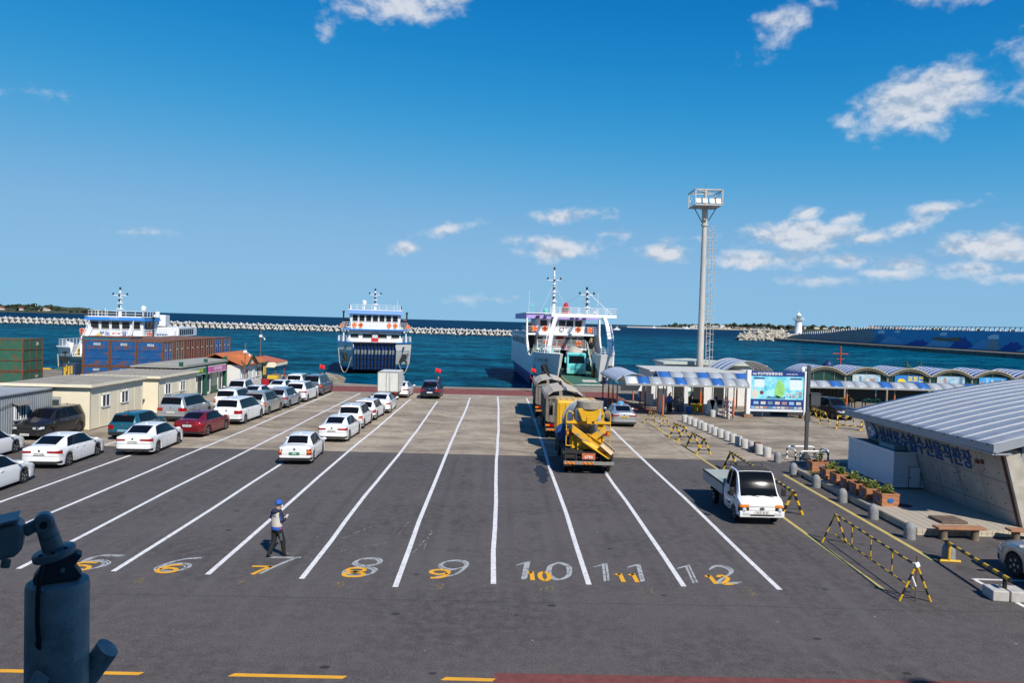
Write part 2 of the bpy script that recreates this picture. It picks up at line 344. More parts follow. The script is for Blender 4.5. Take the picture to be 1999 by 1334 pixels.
sea = MB(); sea.quad((-14000, -200, -1.5), (14000, -200, -1.5), (14000, 26000, -1.5), (-14000, 26000, -1.5)); struct('sea', sea, m_sea)
quay = MB()
outline = [(-130, -45), (75, -45), (75, 52), (62, 76), (40, 92), (26, 92), (14, 92), (7.2, 91.2), (6.4, 84), (4, 83.2), (-12, 82.6), (-19.5, 85), (-20.5, 93.4), (-30, 94), (-52, 94.2), (-130, 95)]
quay.prism(outline, 'z', -4, -.03); struct('quay', quay, m_quay)
asp = MB(); asp.prism([(-128, -44), (74, -44), (74, 41.3), *[(73-i*.9, 41.27+random.uniform(-.05, .04)) for i in range(112)], (-27.5, 41.28), (-29, 44), (-128, 44)], 'z', -.029, 0.0); struct('asphalt_ground', asp, m_asph)
# concrete apron cast in bays
apron = MB(); apron.box(-27.4, 31.0, 41.32, 74.8, -.028, -.012); apron_o = struct('concrete_apron', apron, m_quay)
bw_, bl_ = 5.48, 4.18
sl = MB(); sl.box(-bw_/2+.012, bw_/2-.012, -bl_/2+.014, bl_/2-.014, -.0118, 0.0); slab_me = sl.mesh('slab', m_conc)
for i in range(11):
    for j in range(8):
        xx = -27.4+bw_*(i+.5)
        if xx > 30.5: continue
        put('slab', slab_me, apron_o, (xx, 41.33+bl_*(j+.5), random.uniform(-.002, .002)))
red = MB(); red.prism([(-18.5, 74.85), (9.6, 74.85), (9.6, 66), (13.2, 61.8), (14.8, 61.8), (12.6, 70), (12.4, 80.6), (-18.5, 80.6)], 'z', -.029, .002); struct('red_pavement', red, m_redpave)
edge = MB(); edge.prism([(-19, 80.62), (13.6, 80.62), (13.6, 91.6), (7.4, 90.9), (6.6, 83.8), (4, 83.0), (-12, 82.4), (-19, 84.4)], 'z', -.029, .03); struct('quay_edge_pavement', edge, m_quay)
ky = MB()
for k in range(5): ky.box(-28.4+k*1.9, -27.4+k*1.9, 93.0, 93.25, -.03, .14)
kb = MB(); kb.box(-30, -20.6, 92.98, 93.27, -.03, .125); kerb_o = struct('quay_kerb', kb, mat('kerb_dark', (.10, .10, .10), .8, var=.3))
part('yellow_band', ky, mat('kerb_yellow', (.62, .38, .04), .7, var=.2), kerb_o)
kl = MB(); kl.box(-72, -56.2, 93.4, 93.7, -.03, .16); struct('quay_kerb', kl, mat('kerb_yellow', (.62, .38, .04)))
hump = MB()
for (x, y, r, a) in [(-19.2, 84.6, 1.0, .2), (-18.3, 84.9, .8, .9), (-20.1, 85.4, .7, 1.7)]: hump.obox((x, y, .35), (1.5*r, 1.1*r, 1.1*r), (.3, .25, a))
tag(part('broken_concrete_lump', hump, m_quay, bevel=.12), 'broken concrete lumps at the water edge beside the grey van', 'rubble')

# ------------------------------------------------------------------ painted lines and numbers
def ribbon(mb, pts, w, z=.004, taper=False):
    P = [Vector((p[0], p[1], 0)) for p in pts]; L = []; R = []
    for i, p in enumerate(P):
        d = (P[min(i+1, len(P)-1)]-P[max(i-1, 0)]).normalized(); n = Vector((-d.y, d.x, 0))*w/2
        if taper and i in (0, len(P)-1): n *= .5
        L.append((p.x+n.x, p.y+n.y, z)); R.append((p.x-n.x, p.y-n.y, z))
    n = len(P); mb.add(L+R, [(i, n+i, n+i+1, i+1) for i in range(n-1)])
for k, y0, y1 in [(-8, 41.5, 47), (-7, 22, 45), (-6, 21.3, 73.4), (-5, 21.35, 73.4), (-4, 21.3, 72.9), (-3, 21.2, 69.0), (-2, 21.0, 67.8), (-1, 20.5, 71.6), (0, 20.9, 73.3), (1, 21.0, 72.6), (2, 21.0, 57.5), (3, 20.9, 53)]:
    m = MB(); y = y0; pts = []; off = 0
    while y < y1:
        pts.append((2.74*k+off, y)); y += random.uniform(2.5, 4.5); off = max(-.08, min(.08, off+random.uniform(-.05, .05)))
    pts.append((2.74*k+off, y1)); ribbon(m, pts, .155)
    struct('lane_line', m, m_white)
m = MB(); ribbon(m, [(-16.4, 73.5), (-13.7, 73.5), (-8.2, 73.55), (0, 73.5), (2.8, 73.3)], .10, .006); struct('stop_line', m, m_white)
m = MB(); ribbon(m, [(11.3, 21.1), (11.45, 29), (11.68, 36.6), (11.6, 42.5), (11.75, 57)], .14); struct('yellow_line', m, m_yel_old)
m = MB(); ribbon(m, [(14.47, 23.9), (14.62, 30), (14.77, 37.6)], .17); struct('yellow_line', m, m_yel_old)
for x0, x1 in [(-11.2, -7.2), (-5.45, -3.0), (-1.05, .1)]:
    m = MB(); m.add([(x0, 15.2, .004), (x1-.08, 15.18, .004), (x1, 15.31, .004), (x0+.1, 15.34, .004)], [(0, 1, 2, 3)]); struct('yellow_dash', m, m_yel)
m = MB(); m.box(.07, 30, 9, 15.56, .0005, .003); struct('red_lane', m, mat('red_lane', (.16, .045, .04), .85, var=.3, vs=4, bump=.4, bs=60))
m = MB(); ribbon(m, [(18.5, 22.0), (14.66, 22.15)], .12); ribbon(m, [(14.66, 22.2), (14.66, 17)], .13, .0045); struct('parking_line', m, m_white)
STROKES = {'0': [[(.5,1),(.15,.8),(.08,.5),(.15,.2),(.5,0),(.85,.2),(.92,.5),(.85,.8),(.5,1)]], '1': [[(.18,.80),(.62,.97)],[(.6,1),(.6,0)]],
 '2': [[(.08,.78),(.3,.97),(.65,.98),(.88,.78),(.8,.55),(.1,.03),(.95,.03)]], '5': [[(.9,1),(.25,1),(.15,.58),(.5,.65),(.85,.5),(.88,.22),(.55,0),(.1,.08)]],
 '6': [[(.85,.97),(.4,.85),(.12,.45),(.15,.15),(.5,0),(.85,.15),(.85,.42),(.5,.55),(.15,.38)]], '7': [[(.05,.95),(.95,.95)],[(.92,1),(.6,.5),(.4,0)]],
 '8': [[(.5,.53),(.15,.68),(.2,.93),(.5,1),(.8,.93),(.85,.68),(.5,.53),(.1,.35),(.15,.08),(.5,0),(.85,.08),(.9,.35),(.5,.53)]],
 '9': [[(.85,.62),(.5,.45),(.15,.6),(.15,.87),(.5,1),(.85,.87),(.85,.5),(.6,.12),(.15,.03)]]}
def smooth_path(p, n=6):
    out = []
    for i in range(len(p)-1):
        p0, p1, p2, p3 = p[max(i-1,0)], p[i], p[i+1], p[min(i+2,len(p)-1)]
        for k in range(n):
            t = k/n; out.append(tuple(.5*(2*p1[j]+(p2[j]-p0[j])*t+(2*p0[j]-5*p1[j]+4*p2[j]-p3[j])*t*t+(3*p1[j]-p0[j]-3*p2[j]+p3[j])*t**3) for j in (0,1)))
    return out+[p[-1]]
def number(s, x, y, w, h, sw, m, name, label, gap=.25, brush=False, z=.005, shear=0.):
    mb = MB(); n = len(s); tot = n*w+(n-1)*gap*w
    for i, ch in enumerate(s):
        for st in STROKES[ch]:
            q = [(x-tot/2+i*w*(1+gap)+a*w+b*h*shear, y+b*h) for a, b in (st if ch in '71' and not brush else smooth_path(st))]
            if brush:
                for k in (-1.5, -.5, .5, 1.5):                                                   # separate bristle tracks
                    dx, dy = random.uniform(-.03, .03), random.uniform(-.03, .03)
                    ribbon(mb, [(a+k*sw*.22+dx, b+k*sw*.16+dy) for a, b in q], sw*.27, z+.0006*(k+2))
            else: ribbon(mb, q, sw, z)
    o = part(name, mb, m); o['label'] = label; o['category'] = 'road marking'; o['group'] = 'lane numbers painted on the asphalt'; return o
WORD = dict(zip('5 6 7 8 9 10 11 12'.split(), 'five six seven eight nine ten eleven twelve'.split()))
for s_, xw, xy, xg in [('5', -11.95, -12.05, None), ('6', -9.45, -9.5, -9.85), ('7', -6.65, -6.9, -7.1), ('8', -3.98, -4.08, -4.3), ('9', -1.35, -1.6, -1.5), ('10', 1.35, 1.3, 1.45), ('11', 3.75, 3.95, 4.3), ('12', 6.35, 6.65, 7.2)]:
    number(s_, xw, 21.35, 1.0 if len(s_) == 1 else .74, 1.55 if s_ not in ('5', '6') else 1.3, .19, m_brush, 'brushed_lane_number', f'brush-painted white figure {WORD[s_]} on the asphalt', brush=True, z=.005, shear=.10, gap=.42)
    number(s_, xy, 21.25, .66 if len(s_) == 1 else .32, .74, .135, m_yel, 'stencilled_lane_number', f'small solid yellow figure {WORD[s_]} at the lane mouth', z=.011)
    if xg: number(s_, xg, 20.45, .22, .35, .05, m_yel_ghost, 'old_lane_number', f'faded tiny figure {WORD[s_]} below the yellow one', z=.005)
for x, y in [(-14.9, 49.5), (-12.3, 50.2), (-6.6, 48.6), (-3.9, 48.2), (1.3, 46.2), (-18.0, 50), (-15, 72.3), (-12.5, 72.1), (-9.6, 71.8)]:
    m = MB(); ribbon(m, [(x-.5, y), (x, y+.12), (x+.5, y-.05)], .22, .006); ribbon(m, [(x-.35, y+.5), (x+.4, y+.42)], .16, .006); struct('old_paint_mark', m, m_yel_ghost)
# dried spill beside the mixer and chalk scribbles
m = MB(); m.add([(2.20+dx, 34.2+i*.62, .0035) for i, dx in enumerate((-.05,-.22,-.1,-.3,-.2,-.34,-.18,-.1))]+[(2.42+dx, 34.2+i*.62, .0035) for i, dx in enumerate((-.2,.05,.02,.2,.08,.2,.06,-.05))], [(i, 8+i, 9+i, i+1) for i in range(7)])
struct('oil_stain', m, mat('oil', (.018, .016, .015), .45, var=.3))
m = MB()
for k in range(60):
    t = random.random(); a = random.choice([((-5.2, 24.9), (-4.4, 26.5)), ((-4.9, 23.6), (-3.6, 24.6)), ((-3.35, 25.4), (-3.2, 27.2)), ((-2.6, 23.6), (-2.2, 25.9)), ((-2.3, 24), (-2.25, 26.2))])
    x = a[0][0]+(a[1][0]-a[0][0])*t; y = a[0][1]+(a[1][1]-a[0][1])*t; dx, dy = (a[1][0]-a[0][0])*.03, (a[1][1]-a[0][1])*.03
    ribbon(m, [(x, y), (x+dx, y+dy)], .014, .004)
o = struct('chalk_marks', m, m_white)

# ------------------------------------------------------------------ distant coast
def bumpy(name, pts, mats, depth, seed, res=90, parent=None):
    """low land: ridge height profile pts [(x,z)] along x at front y, rising back over depth"""
    rnd = random.Random(seed); y0 = pts[0][2]
    def hz(x):
        for (a, za, _), (b, zb, _) in zip(pts[:-1], pts[1:]):
            if a <= x <= b: return za+(zb-za)*(x-a)/(b-a)
        return 0
    X0, X1 = pts[0][0], pts[-1][0]
    ph = [(rnd.uniform(0, 6), rnd.uniform(.5, 1)) for _ in range(6)]
    def fn(u, v):
        x = X0+(X1-X0)*u; h = hz(x); k = sin(min(1, v*1.25)*pi/2)
        w = sum(a*sin(x*(.011*(i+1.3))+p+v*3*i) for i, (p, a) in enumerate(ph))*.07
        return (x, y0+depth*v+12*sin(x*.02+v), -2.4+(h+2.4)*k*(1+w*(v > 0)))
    mb = MB(); mb.grid(fn, res, 10); return struct(name, mb, mats, smooth=True), hz, y0
m_land = mat('coastal_scrub', (.040, .050, .028), .95, var=.5, vs=.03, dirt=(.085, .075, .05), ds=.02, dth=.58)
m_tree_far = mat('far_foliage', (.022, .034, .016), .95, var=.5, vs=.08)
m_sand = mat('shore_sand', (.42, .36, .26), .9, var=.2, vs=.02)
head, hzl, hy = bumpy('headland', [(-1900, 16, 1800), (-1500, 17, 1800), (-1240, 15, 1800), (-1150, 17, 1800), (-1090, 13, 1800), (-1030, 7, 1800), (-960, 1, 1800), (-930, -2, 1800)], m_land, 160, 3)
coast, hzr, cy_ = bumpy('far_coast', [(380, -2, 2600), (520, 2, 2600), (700, 6, 2600), (820, 14, 2600), (960, 17, 2600), (1100, 15, 2600), (1260, 17, 2600), (1400, 13, 2600), (1700, 15, 2600), (2100, 12, 2600)], m_land, 400, 5, 140)
sand = MB(); sand.box(470, 1010, 2585, 2640, -2, 2.2); struct('sand_beach', sand, m_sand)
def clump(mb, x, y, z, r, rnd):
    n = 6
    for k in range(3):
        cx_, cy2, cz_ = x+rnd.uniform(-r, r)*.8, y+rnd.uniform(-r, r)*.6, z+rnd.uniform(0, r*.6); rr = r*rnd.uniform(.5, .9)
        mb.lathe([(0, cz_-rr*.7), (rr*.8, cz_-rr*.3), (rr, cz_+rr*.1), (rr*.6*rnd.uniform(.7, 1.2), cz_+rr*.6), (0, cz_+rr*.85)], n, (cx_, cy2, 0))
rnd = random.Random(11); mb = MB()
for i in range(230):
    x = rnd.uniform(-1500, -985); h = hzl(x)
    if h > 2: clump(mb, x, 1800+rnd.uniform(15, 120), h*rnd.uniform(.35, .95), rnd.uniform(3, 6.5), rnd)
o = part('far_woodland', mb, m_tree_far, smooth=True, angle=80); o['kind'] = 'stuff'; o['label'] = 'dark scrub wood on the low headland'
mb = MB()
for i in range(420):
    x = rnd.uniform(640, 2000); h = hzr(x)
    if h > 4: clump(mb, x, 2600+rnd.uniform(60, 330), h*rnd.uniform(.5, 1.0), rnd.uniform(4, 9)*(1.0 if rnd.random() < .8 else 1.5), rnd)
o = part('far_woodland', mb, m_tree_far, smooth=True, angle=80); o['kind'] = 'stuff'; o['label'] = 'dark belt of trees along the far coast'
HM = [mat('far_wall_'+n, c, .8, var=.1) for n, c in (('white', (.72, .71, .68)), ('cream', (.60, .54, .44)), ('grey', (.40, .40, .40)), ('orange', (.45, .18, .09)), ('pale_blue', (.35, .45, .55)))]
RM = [mat('far_roof_'+n, c, .8) for n, c in (('red', (.34, .10, .06)), ('grey', (.25, .26, .28)), ('blue', (.08, .16, .35)), ('white', (.65, .65, .65)))]
m_farwin = mat('far_window', (.03, .04, .05), .2)
def house_mesh(w, d, h, wi, ri, flat):
    a = MB(); a.mat(0).box(-w/2, w/2, 0, d, 0, h)
    a.mat(1)
    if flat: a.box(-w/2-.3, w/2+.3, -.3, d+.3, h+.01, h+.6)
    else: a.prism([(-w/2-.5, h+.01), (w/2+.5, h+.01), (0, h+w*.28)], 'y', -.5, d+.5)
    a.mat(2)
    for s in range(max(1, int(h/3.2))):
        n = max(2, int(w/3.5))
        for i in range(n): a.box(-w/2+w*(i+.3)/n, -w/2+w*(i+.72)/n, -.06, -.01, s*3.2+1, s*3.2+2.3)
    return a.mesh('house', [HM[wi], RM[ri], m_farwin])
HS = [house_mesh(11, 8, 4.2, 0, 0, False), house_mesh(14, 9, 6.6, 0, 1, True), house_mesh(9, 8, 3.6, 1, 2, False), house_mesh(18, 10, 7.2, 1, 3, True), house_mesh(12, 8, 9.8, 0, 3, True), house_mesh(22, 10, 4.4, 2, 1, True), house_mesh(15, 9, 12.5, 3, 1, True), house_mesh(10, 8, 5, 4, 0, False)]
def houses(n, x0, x1, ya, yb, zf, label, group, seed, wts=None, sc=(1, 1)):
    r = random.Random(seed)
    for i in range(n):
        x = x0+(x1-x0)*(i+r.uniform(.1, .9))/n
        o = put('house', r.choices(HS, wts or [4, 4, 3, 3, 2, 2, 1, 2])[0], None, (x, ya+(yb-ya)*r.random(), zf(x)), (0, 0, r.uniform(-.3, .3)), (r.uniform(*sc),)*3); tag(o, label, 'house', group)
houses(7, -1300, -1090, 1815, 1850, lambda x: 3.5, 'small pale house among scrub on the low headland across the sea', 'houses on the headland', 2)
houses(26, 660, 960, 2640, 2700, lambda x: 1.8, 'small white house of the beach village on the far coast near the light tower', 'houses of the far beach village', 4, sc=(.8, 1.3))
houses(22, 980, 1330, 2650, 2850, lambda x: max(2, hzr(x)*.55), 'small house on the far coast above the pale lighthouse', 'houses behind the lighthouse', 6)
houses(46, 1330, 1960, 2640, 2850, lambda x: max(3, hzr(x)*.6), 'distant town building showing over the mural sea wall', 'town buildings behind the mural wall', 9, sc=(1.0, 1.6))
# long low far mole with two moored ships
mole = MB(); mole.box(395, 640, 2300, 2312, -2, 2.6); tag(part('far_mole', mole, mat('far_wall_grey', (.4, .4, .4))), 'thin grey mole on the horizon beyond the third ferry', 'breakwater')
def small_ship(x, y, sc, label):
    t = thing('far_ship', label, 'ship', (x, y, -1.5)); t.scale = (sc, sc, sc)
    h = MB(); h.prism([(-9, 3.4), (-7.6, 0), (7.6, 0), (9, 3.4)], 'y', 0, 4.5); part('hull', h, mat('far_hull', (.62, .64, .68), .6, var=.1), t)
    c = MB(); c.box(-3.5, 4, .6, 3.9, 3.4, 6); c.box(-1.4, 2.6, .9, 3.5, 6, 8.2); part('cabin', c, HM[0], t)
    w = MB(); w.box(-1.2, 2.4, .86, .9, 6.6, 7.6); part('window', w, m_farwin, t)
    k = MB(); k.tube((.6, 2, 8.2), (.6, 2, 13), .16); k.tube((-1.6, 2, 11), (2.6, 2, 11), .1); part('mast', k, HM[0], t)
small_ship(182, 1150, .62, 'small white vessel alone on the horizon, right of the third ferry')
small_ship(478, 2290, .85, 'tiny white ship lying at the far mole, left one'); small_ship(580, 2290, 1.05, 'tiny white ship lying at the far mole, right one')

# ------------------------------------------------------------------ breakwater of frame blocks across the harbour mouth
m_bw = mat('breakwater_concrete', (.50, .48, .45), .9, var=.3, vs=.5, dirt=(.22, .20, .17), ds=.35, dth=.58, bump=.3, bs=6)
bwt = thing('breakwater', 'long low breakwater of pale concrete armour blocks across the harbour', 'breakwater', (0, 445, -1.5))
core = MB(); core.box(-345, 30, 5.2, 12, -1, 2.9); part('core', core, mat('breakwater_core', (.10, .09, .08), .9, var=.3), bwt)
def tetra(r, leg=1.0):
    a = MB(); D_ = [Vector((0, 0, 1)), Vector((.943, 0, -.333)), Vector((-.471, .816, -.333)), Vector((-.471, -.816, -.333))]
    for d in D_: a.tube((0, 0, 0), d*r*leg, r*.42, r*.27, 8)
    return a
tet = tetra(1.6).mesh('armour_block', m_bw, True, 35)
rnd = random.Random(21)
for i in range(98):
    x = -340+i*3.72
    put('armour_block', tet, bwt, (x+rnd.uniform(-.2, .2), 2.5+rnd.uniform(-.3, .3), 1.1), (rnd.uniform(-.25, .25), rnd.uniform(-.25, .25), rnd.choice((0, 2.1, 4.2))+rnd.uniform(-.2, .2)))
    put('armour_block', tet, bwt, (x+1.86+rnd.uniform(-.2, .2), 4.0+rnd.uniform(-.3, .3), 2.75+rnd.uniform(-.15, .15)), (pi+rnd.uniform(-.25, .25), rnd.uniform(-.25, .25), rnd.choice((0, 2.1, 4.2))+rnd.uniform(-.2, .2)))
    put('armour_block', tet, bwt, (x+rnd.uniform(-.3, .3), 6.6, 2.6+rnd.uniform(-.2, .2)), (rnd.uniform(-.6, .6), rnd.uniform(-.6, .6), rnd.uniform(0, 6)))
# harbour-head mound and lighthouse
m_mound = mat('mound_concrete', (.42, .38, .31), .9, var=.3, vs=.4, dirt=(.25, .21, .16), ds=.3, dth=.6, bump=.3, bs=5)
md = thing('armour_mound', 'heap of large pale concrete armour blocks around the harbour head', 'rubble mound', (0, 0, -1.5))
bs = MB()
bs.grid(lambda u, v: (174+46*u, 530+22*v+4*sin(u*9), -1+7.0*sin(pi*min(1, u*1.02+.02))**.5*sin(pi*(.08+.9*v))**.6), 20, 8); part('rock_base', bs, mat('mound_core', (.12, .10, .08), .95, var=.4, vs=.3), md, smooth=True)
t2 = tetra(2.7, .95).mesh('armour_block', m_mound, True, 35)
rnd = random.Random(5)
for i in range(120):
    u, v = rnd.random(), rnd.random()
    x = 173+46*u; top = 7.2*max(.05, sin(pi*min(1, u*.86+.04)))**.55; z = .4+(top-.4)*v
    put('armour_block', t2, md, (x, 526+v*9+rnd.uniform(-1, 1), z), (rnd.uniform(0, 6), rnd.uniform(0, 6), rnd.uniform(0, 6)), (rnd.uniform(.7, 1.15),)*3)
lh = thing('lighthouse', 'slim white lighthouse on the harbour head beside the block heap', 'lighthouse', (216.5, 534, 1.2))
m_lhw = mat('lighthouse_white', (.80, .80, .80), .6, var=.06)
b = MB(); b.lathe([(5.2, -2.7), (5.2, 0), (4.0, .6), (3.1, 1.2), (2.7, 2.4), (2.35, 12.2), (2.5, 12.6)], 20); part('tower', b, m_lhw, lh, smooth=True)
b = MB(); b.lathe([(2.5, 12.6), (4.0, 13.0), (4.0, 13.35), (2.0, 13.4)], 20); part('gallery', b, m_lhw, lh, smooth=True)
b = MB()
for k in range(16): a = k*pi/8; b.tube((3.85*cos(a), 3.85*sin(a), 13.35), (3.85*cos(a), 3.85*sin(a), 14.5), .08, n=4)
b.lathe([(3.78, 14.45), (3.92, 14.45), (3.92, 14.6), (3.78, 14.6)], 20); part('railing', b, m_lhw, lh)
b = MB(); b.lathe([(1.55, 13.4), (1.55, 16.0)], 12); part('lantern', b, mat('lantern_glass', (.10, .22, .20), .1), lh)
b = MB(); b.lathe([(1.8, 16.0), (1.9, 16.25), (1.3, 17.2), (.4, 17.8), (.35, 18.6), (0, 19.0)], 14); part('dome', b, m_lhw, lh, smooth=True)
b = MB(); b.box(-.6, .6, -3.1, -2.6, 1.3, 3.6); part('door', b, mat('dark_door', (.08, .09, .10)), lh)
# mural sea wall running along the harbour side
sw = thing('sea_wall', 'high concrete sea wall with blue wave mural on the harbour side', 'sea wall', (206, 0, -1.5))
m_wallc = mat('sea_wall_concrete', (.30, .29, .28), .9, var=.2, vs=.5, dirt=(.20, .19, .18), ds=.3, dth=.55)
b = MB(); b.box(0, 6, 150, 408, 2.0, 10.3); part('wall', b, m_wallc, sw)
b = MB(); b.prism([(408, 2), (408, 10.3), (440, 8.8), (470, 6.3), (500, 6.0), (520, 4.2), (532, 2.0)], 'x', 0, 5); part('ramp_wall', b, m_wallc, sw)
b = MB(); b.prism([(-9, 0), (-9, 1.7), (-.02, 2.2), (30, 2.2), (30, -1), (-9, -1)], 'y', 150, 536); part('footing', b, mat('wall_footing', (.14, .125, .105), .95, var=.5, vs=.35, dirt=(.32, .27, .19), ds=.5, dth=.66), sw)
b = MB()
for i in range(120): b.box(1.4, 1.8, 152+i*3.1, 152.5+i*3.1, 10.3 if 152+i*3.1 < 408 else max(3, 10.3-(i*3.1+152-408)*.055), 12.0 if 152+i*3.1 < 408 else max(4, 12.0-(i*3.1+152-408)*.055))
o = part('parapet_posts', b, mat('parapet', (.55, .54, .52), .8), sw); o['kind'] = 'stuff'
b = MB(); b.box(1.3, 1.9, 151, 407, 11.9, 12.1); part('handrail', b, mat('parapet', (.55, .54, .52)), sw)
def mural(poly, name, col, d):
    a = MB(); a.prism(poly, 'x', -d, -.004); part(name, a, mat('mural_'+name, tuple(min(.8, x*1.7) for x in col), .8, var=.08, vs=.4), sw)
mural([(150, 2.3), (405, 2.3), (405, 10.1), (150, 10.1)], 'painted_sea', (.035, .20, .34), .02)
def wave(y0, y1, h, col, nm, d, n=18): mural([(y0, 2.35)]+[(y0+(y1-y0)*i/n, 2.4+h*sin(pi*i/n)**1.5*(1+.15*sin(i*1.9))) for i in range(n+1)]+[(y1, 2.36)], nm, col, d)
for k, (y0, y1, h, c, nm) in enumerate([(388, 408, 5.5, (.03, .12, .22), 'dark_wave'), (372, 400, 4.2, (.10, .24, .38), 'mid_wave'), (345, 374, 2.8, (.02, .06, .22), 'navy_wave'), (330, 356, 4.0, (.12, .26, .38), 'pale_wave'), (316, 336, 5.0, (.02, .05, .18), 'navy_wave'), (298, 322, 4.2, (.06, .18, .34), 'mid_wave'), (300, 311, 5.3, (.20, .22, .22), 'grey_wave'), (283, 303, 3.6, (.02, .05, .2), 'navy_wave'), (262, 292, 5.6, (.09, .2, .34), 'pale_wave'), (250, 268, 3.3, (.04, .05, .08), 'dark_wave'), (236, 262, 4.6, (.02, .05, .2), 'navy_wave'), (205, 240, 5.2, (.08, .2, .34), 'mid_wave'), (170, 212, 6.0, (.02, .06, .2), 'navy_wave')]):
    wave(y0, y1, h, c, nm, .03+.006*k)
for k, (y, z, s, c, nm) in enumerate([(396, 8.3, 2.2, (.55, .58, .6), 'cloud_shape'), (380, 8.8, 1.6, (.55, .58, .6), 'cloud_shape'), (340, 8.2, 1.8, (.55, .58, .6), 'cloud_shape'), (305, 7.5, 2.2, (.5, .55, .58), 'cloud_shape'), (283, 6.8, 1.5, (.5, .55, .58), 'cloud_shape'), (246, 6.4, 2.8, (.5, .53, .56), 'cloud_shape'), (222, 6.6, 3.0, (.5, .53, .56), 'cloud_shape')]):
    mural([(y+s*1.6*cos(a)*(1+.2*cos(3*a)), z+s*.55*max(-.4, sin(a))*(1+.25*abs(sin(2.5*a)))) for a in [i*2*pi/22 for i in range(22)]], nm, c, .13+.004*k)
mural([(350, 6.0), (346, 7.0), (338, 6.6), (330, 7.3), (326, 5.6), (334, 5.2), (344, 5.4)], 'rock_shape', (.12, .09, .05), .16)
mural([(236, 3.0), (233, 7.4), (229, 6.2), (224, 7.6), (220, 3.0)], 'black_peak', (.02, .025, .03), .17)
mural([(262+9*cos(a), 5.2+2.4*sin(a)) for a in [i*pi/14 for i in range(15)]]+[(262+7*cos(a), 5.2+1.7*sin(a)) for a in [i*pi/14 for i in range(14, -1, -1)]], 'orange_arc', (.34, .20, .10), .18)
pier = MB(); pier.box(195, 220, 255, 266, -3, 2.0); struct('side_pier', pier, mat('wall_footing', (.14, .125, .105)))
pk = MB(); pk.box(195, 203, 254.9, 255.2, 1.6, 2.1); part('yellow_kerb', pk, mat('kerb_yellow', (.62, .38, .04)), bpy.data.objects['side_pier'])
# ================================================================== vehicles
def paint(name, col, metal=0., rough=.32): return mat('paint_'+name, col, rough, metal, coat=.8, spec=.5, var=.035, vs=1.5)
P_WHITE = paint('white', (.76, .77, .78)); P_SILVER = paint('silver', (.46, .48, .50), .55); P_RED = paint('red', (.20, .008, .014), .3); P_TEAL = paint('teal', (.012, .10, .15), .3)
P_BLACK = paint('black', (.012, .011, .012)); P_NAVY = paint('navy', (.010, .020, .050), .3); P_GREYBLUE = paint('grey_blue', (.16, .19, .23), .5); P_BRONZE = paint('champagne', (.42, .42, .40), .5); P_STEEL = paint('steel', (.36, .41, .46), .5); P_DGREY = paint('dark_grey', (.03, .032, .038), .4)
m_glass = mat('tinted_glass', (.005, .006, .008), .06, spec=.2); m_tyre = mat('tyre_rubber', (.016, .016, .017), .85, var=.2, vs=6); m_rim = mat('alloy_rim', (.40, .40, .41), .4, .35); m_rimd = mat('dark_rim', (.13, .13, .135), .45, .3)
m_trim = mat('black_trim', (.014, .014, .015), .6); m_tail = mat('tail_lens', (.30, .006, .008), .15, coat=.6); m_head = mat('head_lens', (.55, .57, .60), .08, coat=1); m_amber = mat('amber_lens', (.75, .22, .02), .2, coat=.6); m_chrome = mat('chrome', (.6, .6, .62), .15, 1.)
m_plate = mat('plate_white', (.66, .67, .64), .5); m_plateg = mat('plate_green', (.02, .20, .10), .5); m_platey = mat('plate_yellow', (.62, .42, .03), .5); m_plateb = mat('plate_blue', (.25, .45, .60), .5); m_plateo = mat('plate_orange', (.48, .12, .05), .55, var=.2); m_ink = mat('plate_ink', (.03, .03, .04), .6); m_inkw = mat('plate_ink_white', (.75, .75, .72), .6)

_wheel = {}
def wheel_meshes(dark=False):
    if dark in _wheel: return _wheel[dark]
    t = MB(); t.lathe([(.62, -.30), (.80, -.34), (.95, -.31), (1.0, -.22), (1.0, .22), (.95, .31), (.80, .34), (.62, .30)], 24, ax='x')
    r = MB(); r.lathe([(.64, -.20), (.64, .28), (.60, .30), (.57, .25), (0.10, .23), (.0, .23)], 24, ax='x')
    r.lathe([(.14, .22), (.14, .30), (.0, .31)], 10, ax='x')
    for k in range(5):
        a = 2*pi*k/5
        for da in (-.14, .14): r.beam((.27, .12*cos(a), .12*sin(a)), (.28, .60*cos(a+da), .60*sin(a+da)), .09, .05, up=(1, 0, 0))
    me = (t.mesh('wheel', m_tyre, True, 30), r.mesh('rim', m_rimd if dark else m_rim, True, 30)); _wheel[dark] = me; return me
def wheel(parent, x, y, r, w=.21, dark=False, side=1):
    t, rm = wheel_meshes(dark); o = put('wheel', t, parent, (x, y, r), (0, 0, 0 if side > 0 else pi), (w/.68, r, r)); put('rim', rm, o); return o

def interp(keys, y):
    """smooth curve through (y, v...) keys, returns tuple"""
    if y <= keys[0][0]: return keys[0][1:]
    for i in range(len(keys)-1):
        if keys[i][0] <= y <= keys[i+1][0]:
            a, b = keys[i], keys[i+1]; h = b[0]-a[0]; t = (y-a[0])/h; p = keys[max(i-1, 0)]; n = keys[min(i+2, len(keys)-1)]; out = []
            for j in range(1, len(a)):
                d0 = (b[j]-a[j])/h
                dp = (a[j]-p[j])/(a[0]-p[0]) if a[0] > p[0] else d0
                dn = (n[j]-b[j])/(n[0]-b[0]) if n[0] > b[0] else d0
                m0 = 0 if dp*d0 <= 0 else 2*dp*d0/(dp+d0); m1 = 0 if dn*d0 <= 0 else 2*dn*d0/(dn+d0)
                out.append((2*t**3-3*t*t+1)*a[j]+(t**3-2*t*t+t)*h*m0+(-2*t**3+3*t*t)*b[j]+(t**3-t*t)*h*m1)
            return out
    return keys[-1][1:]
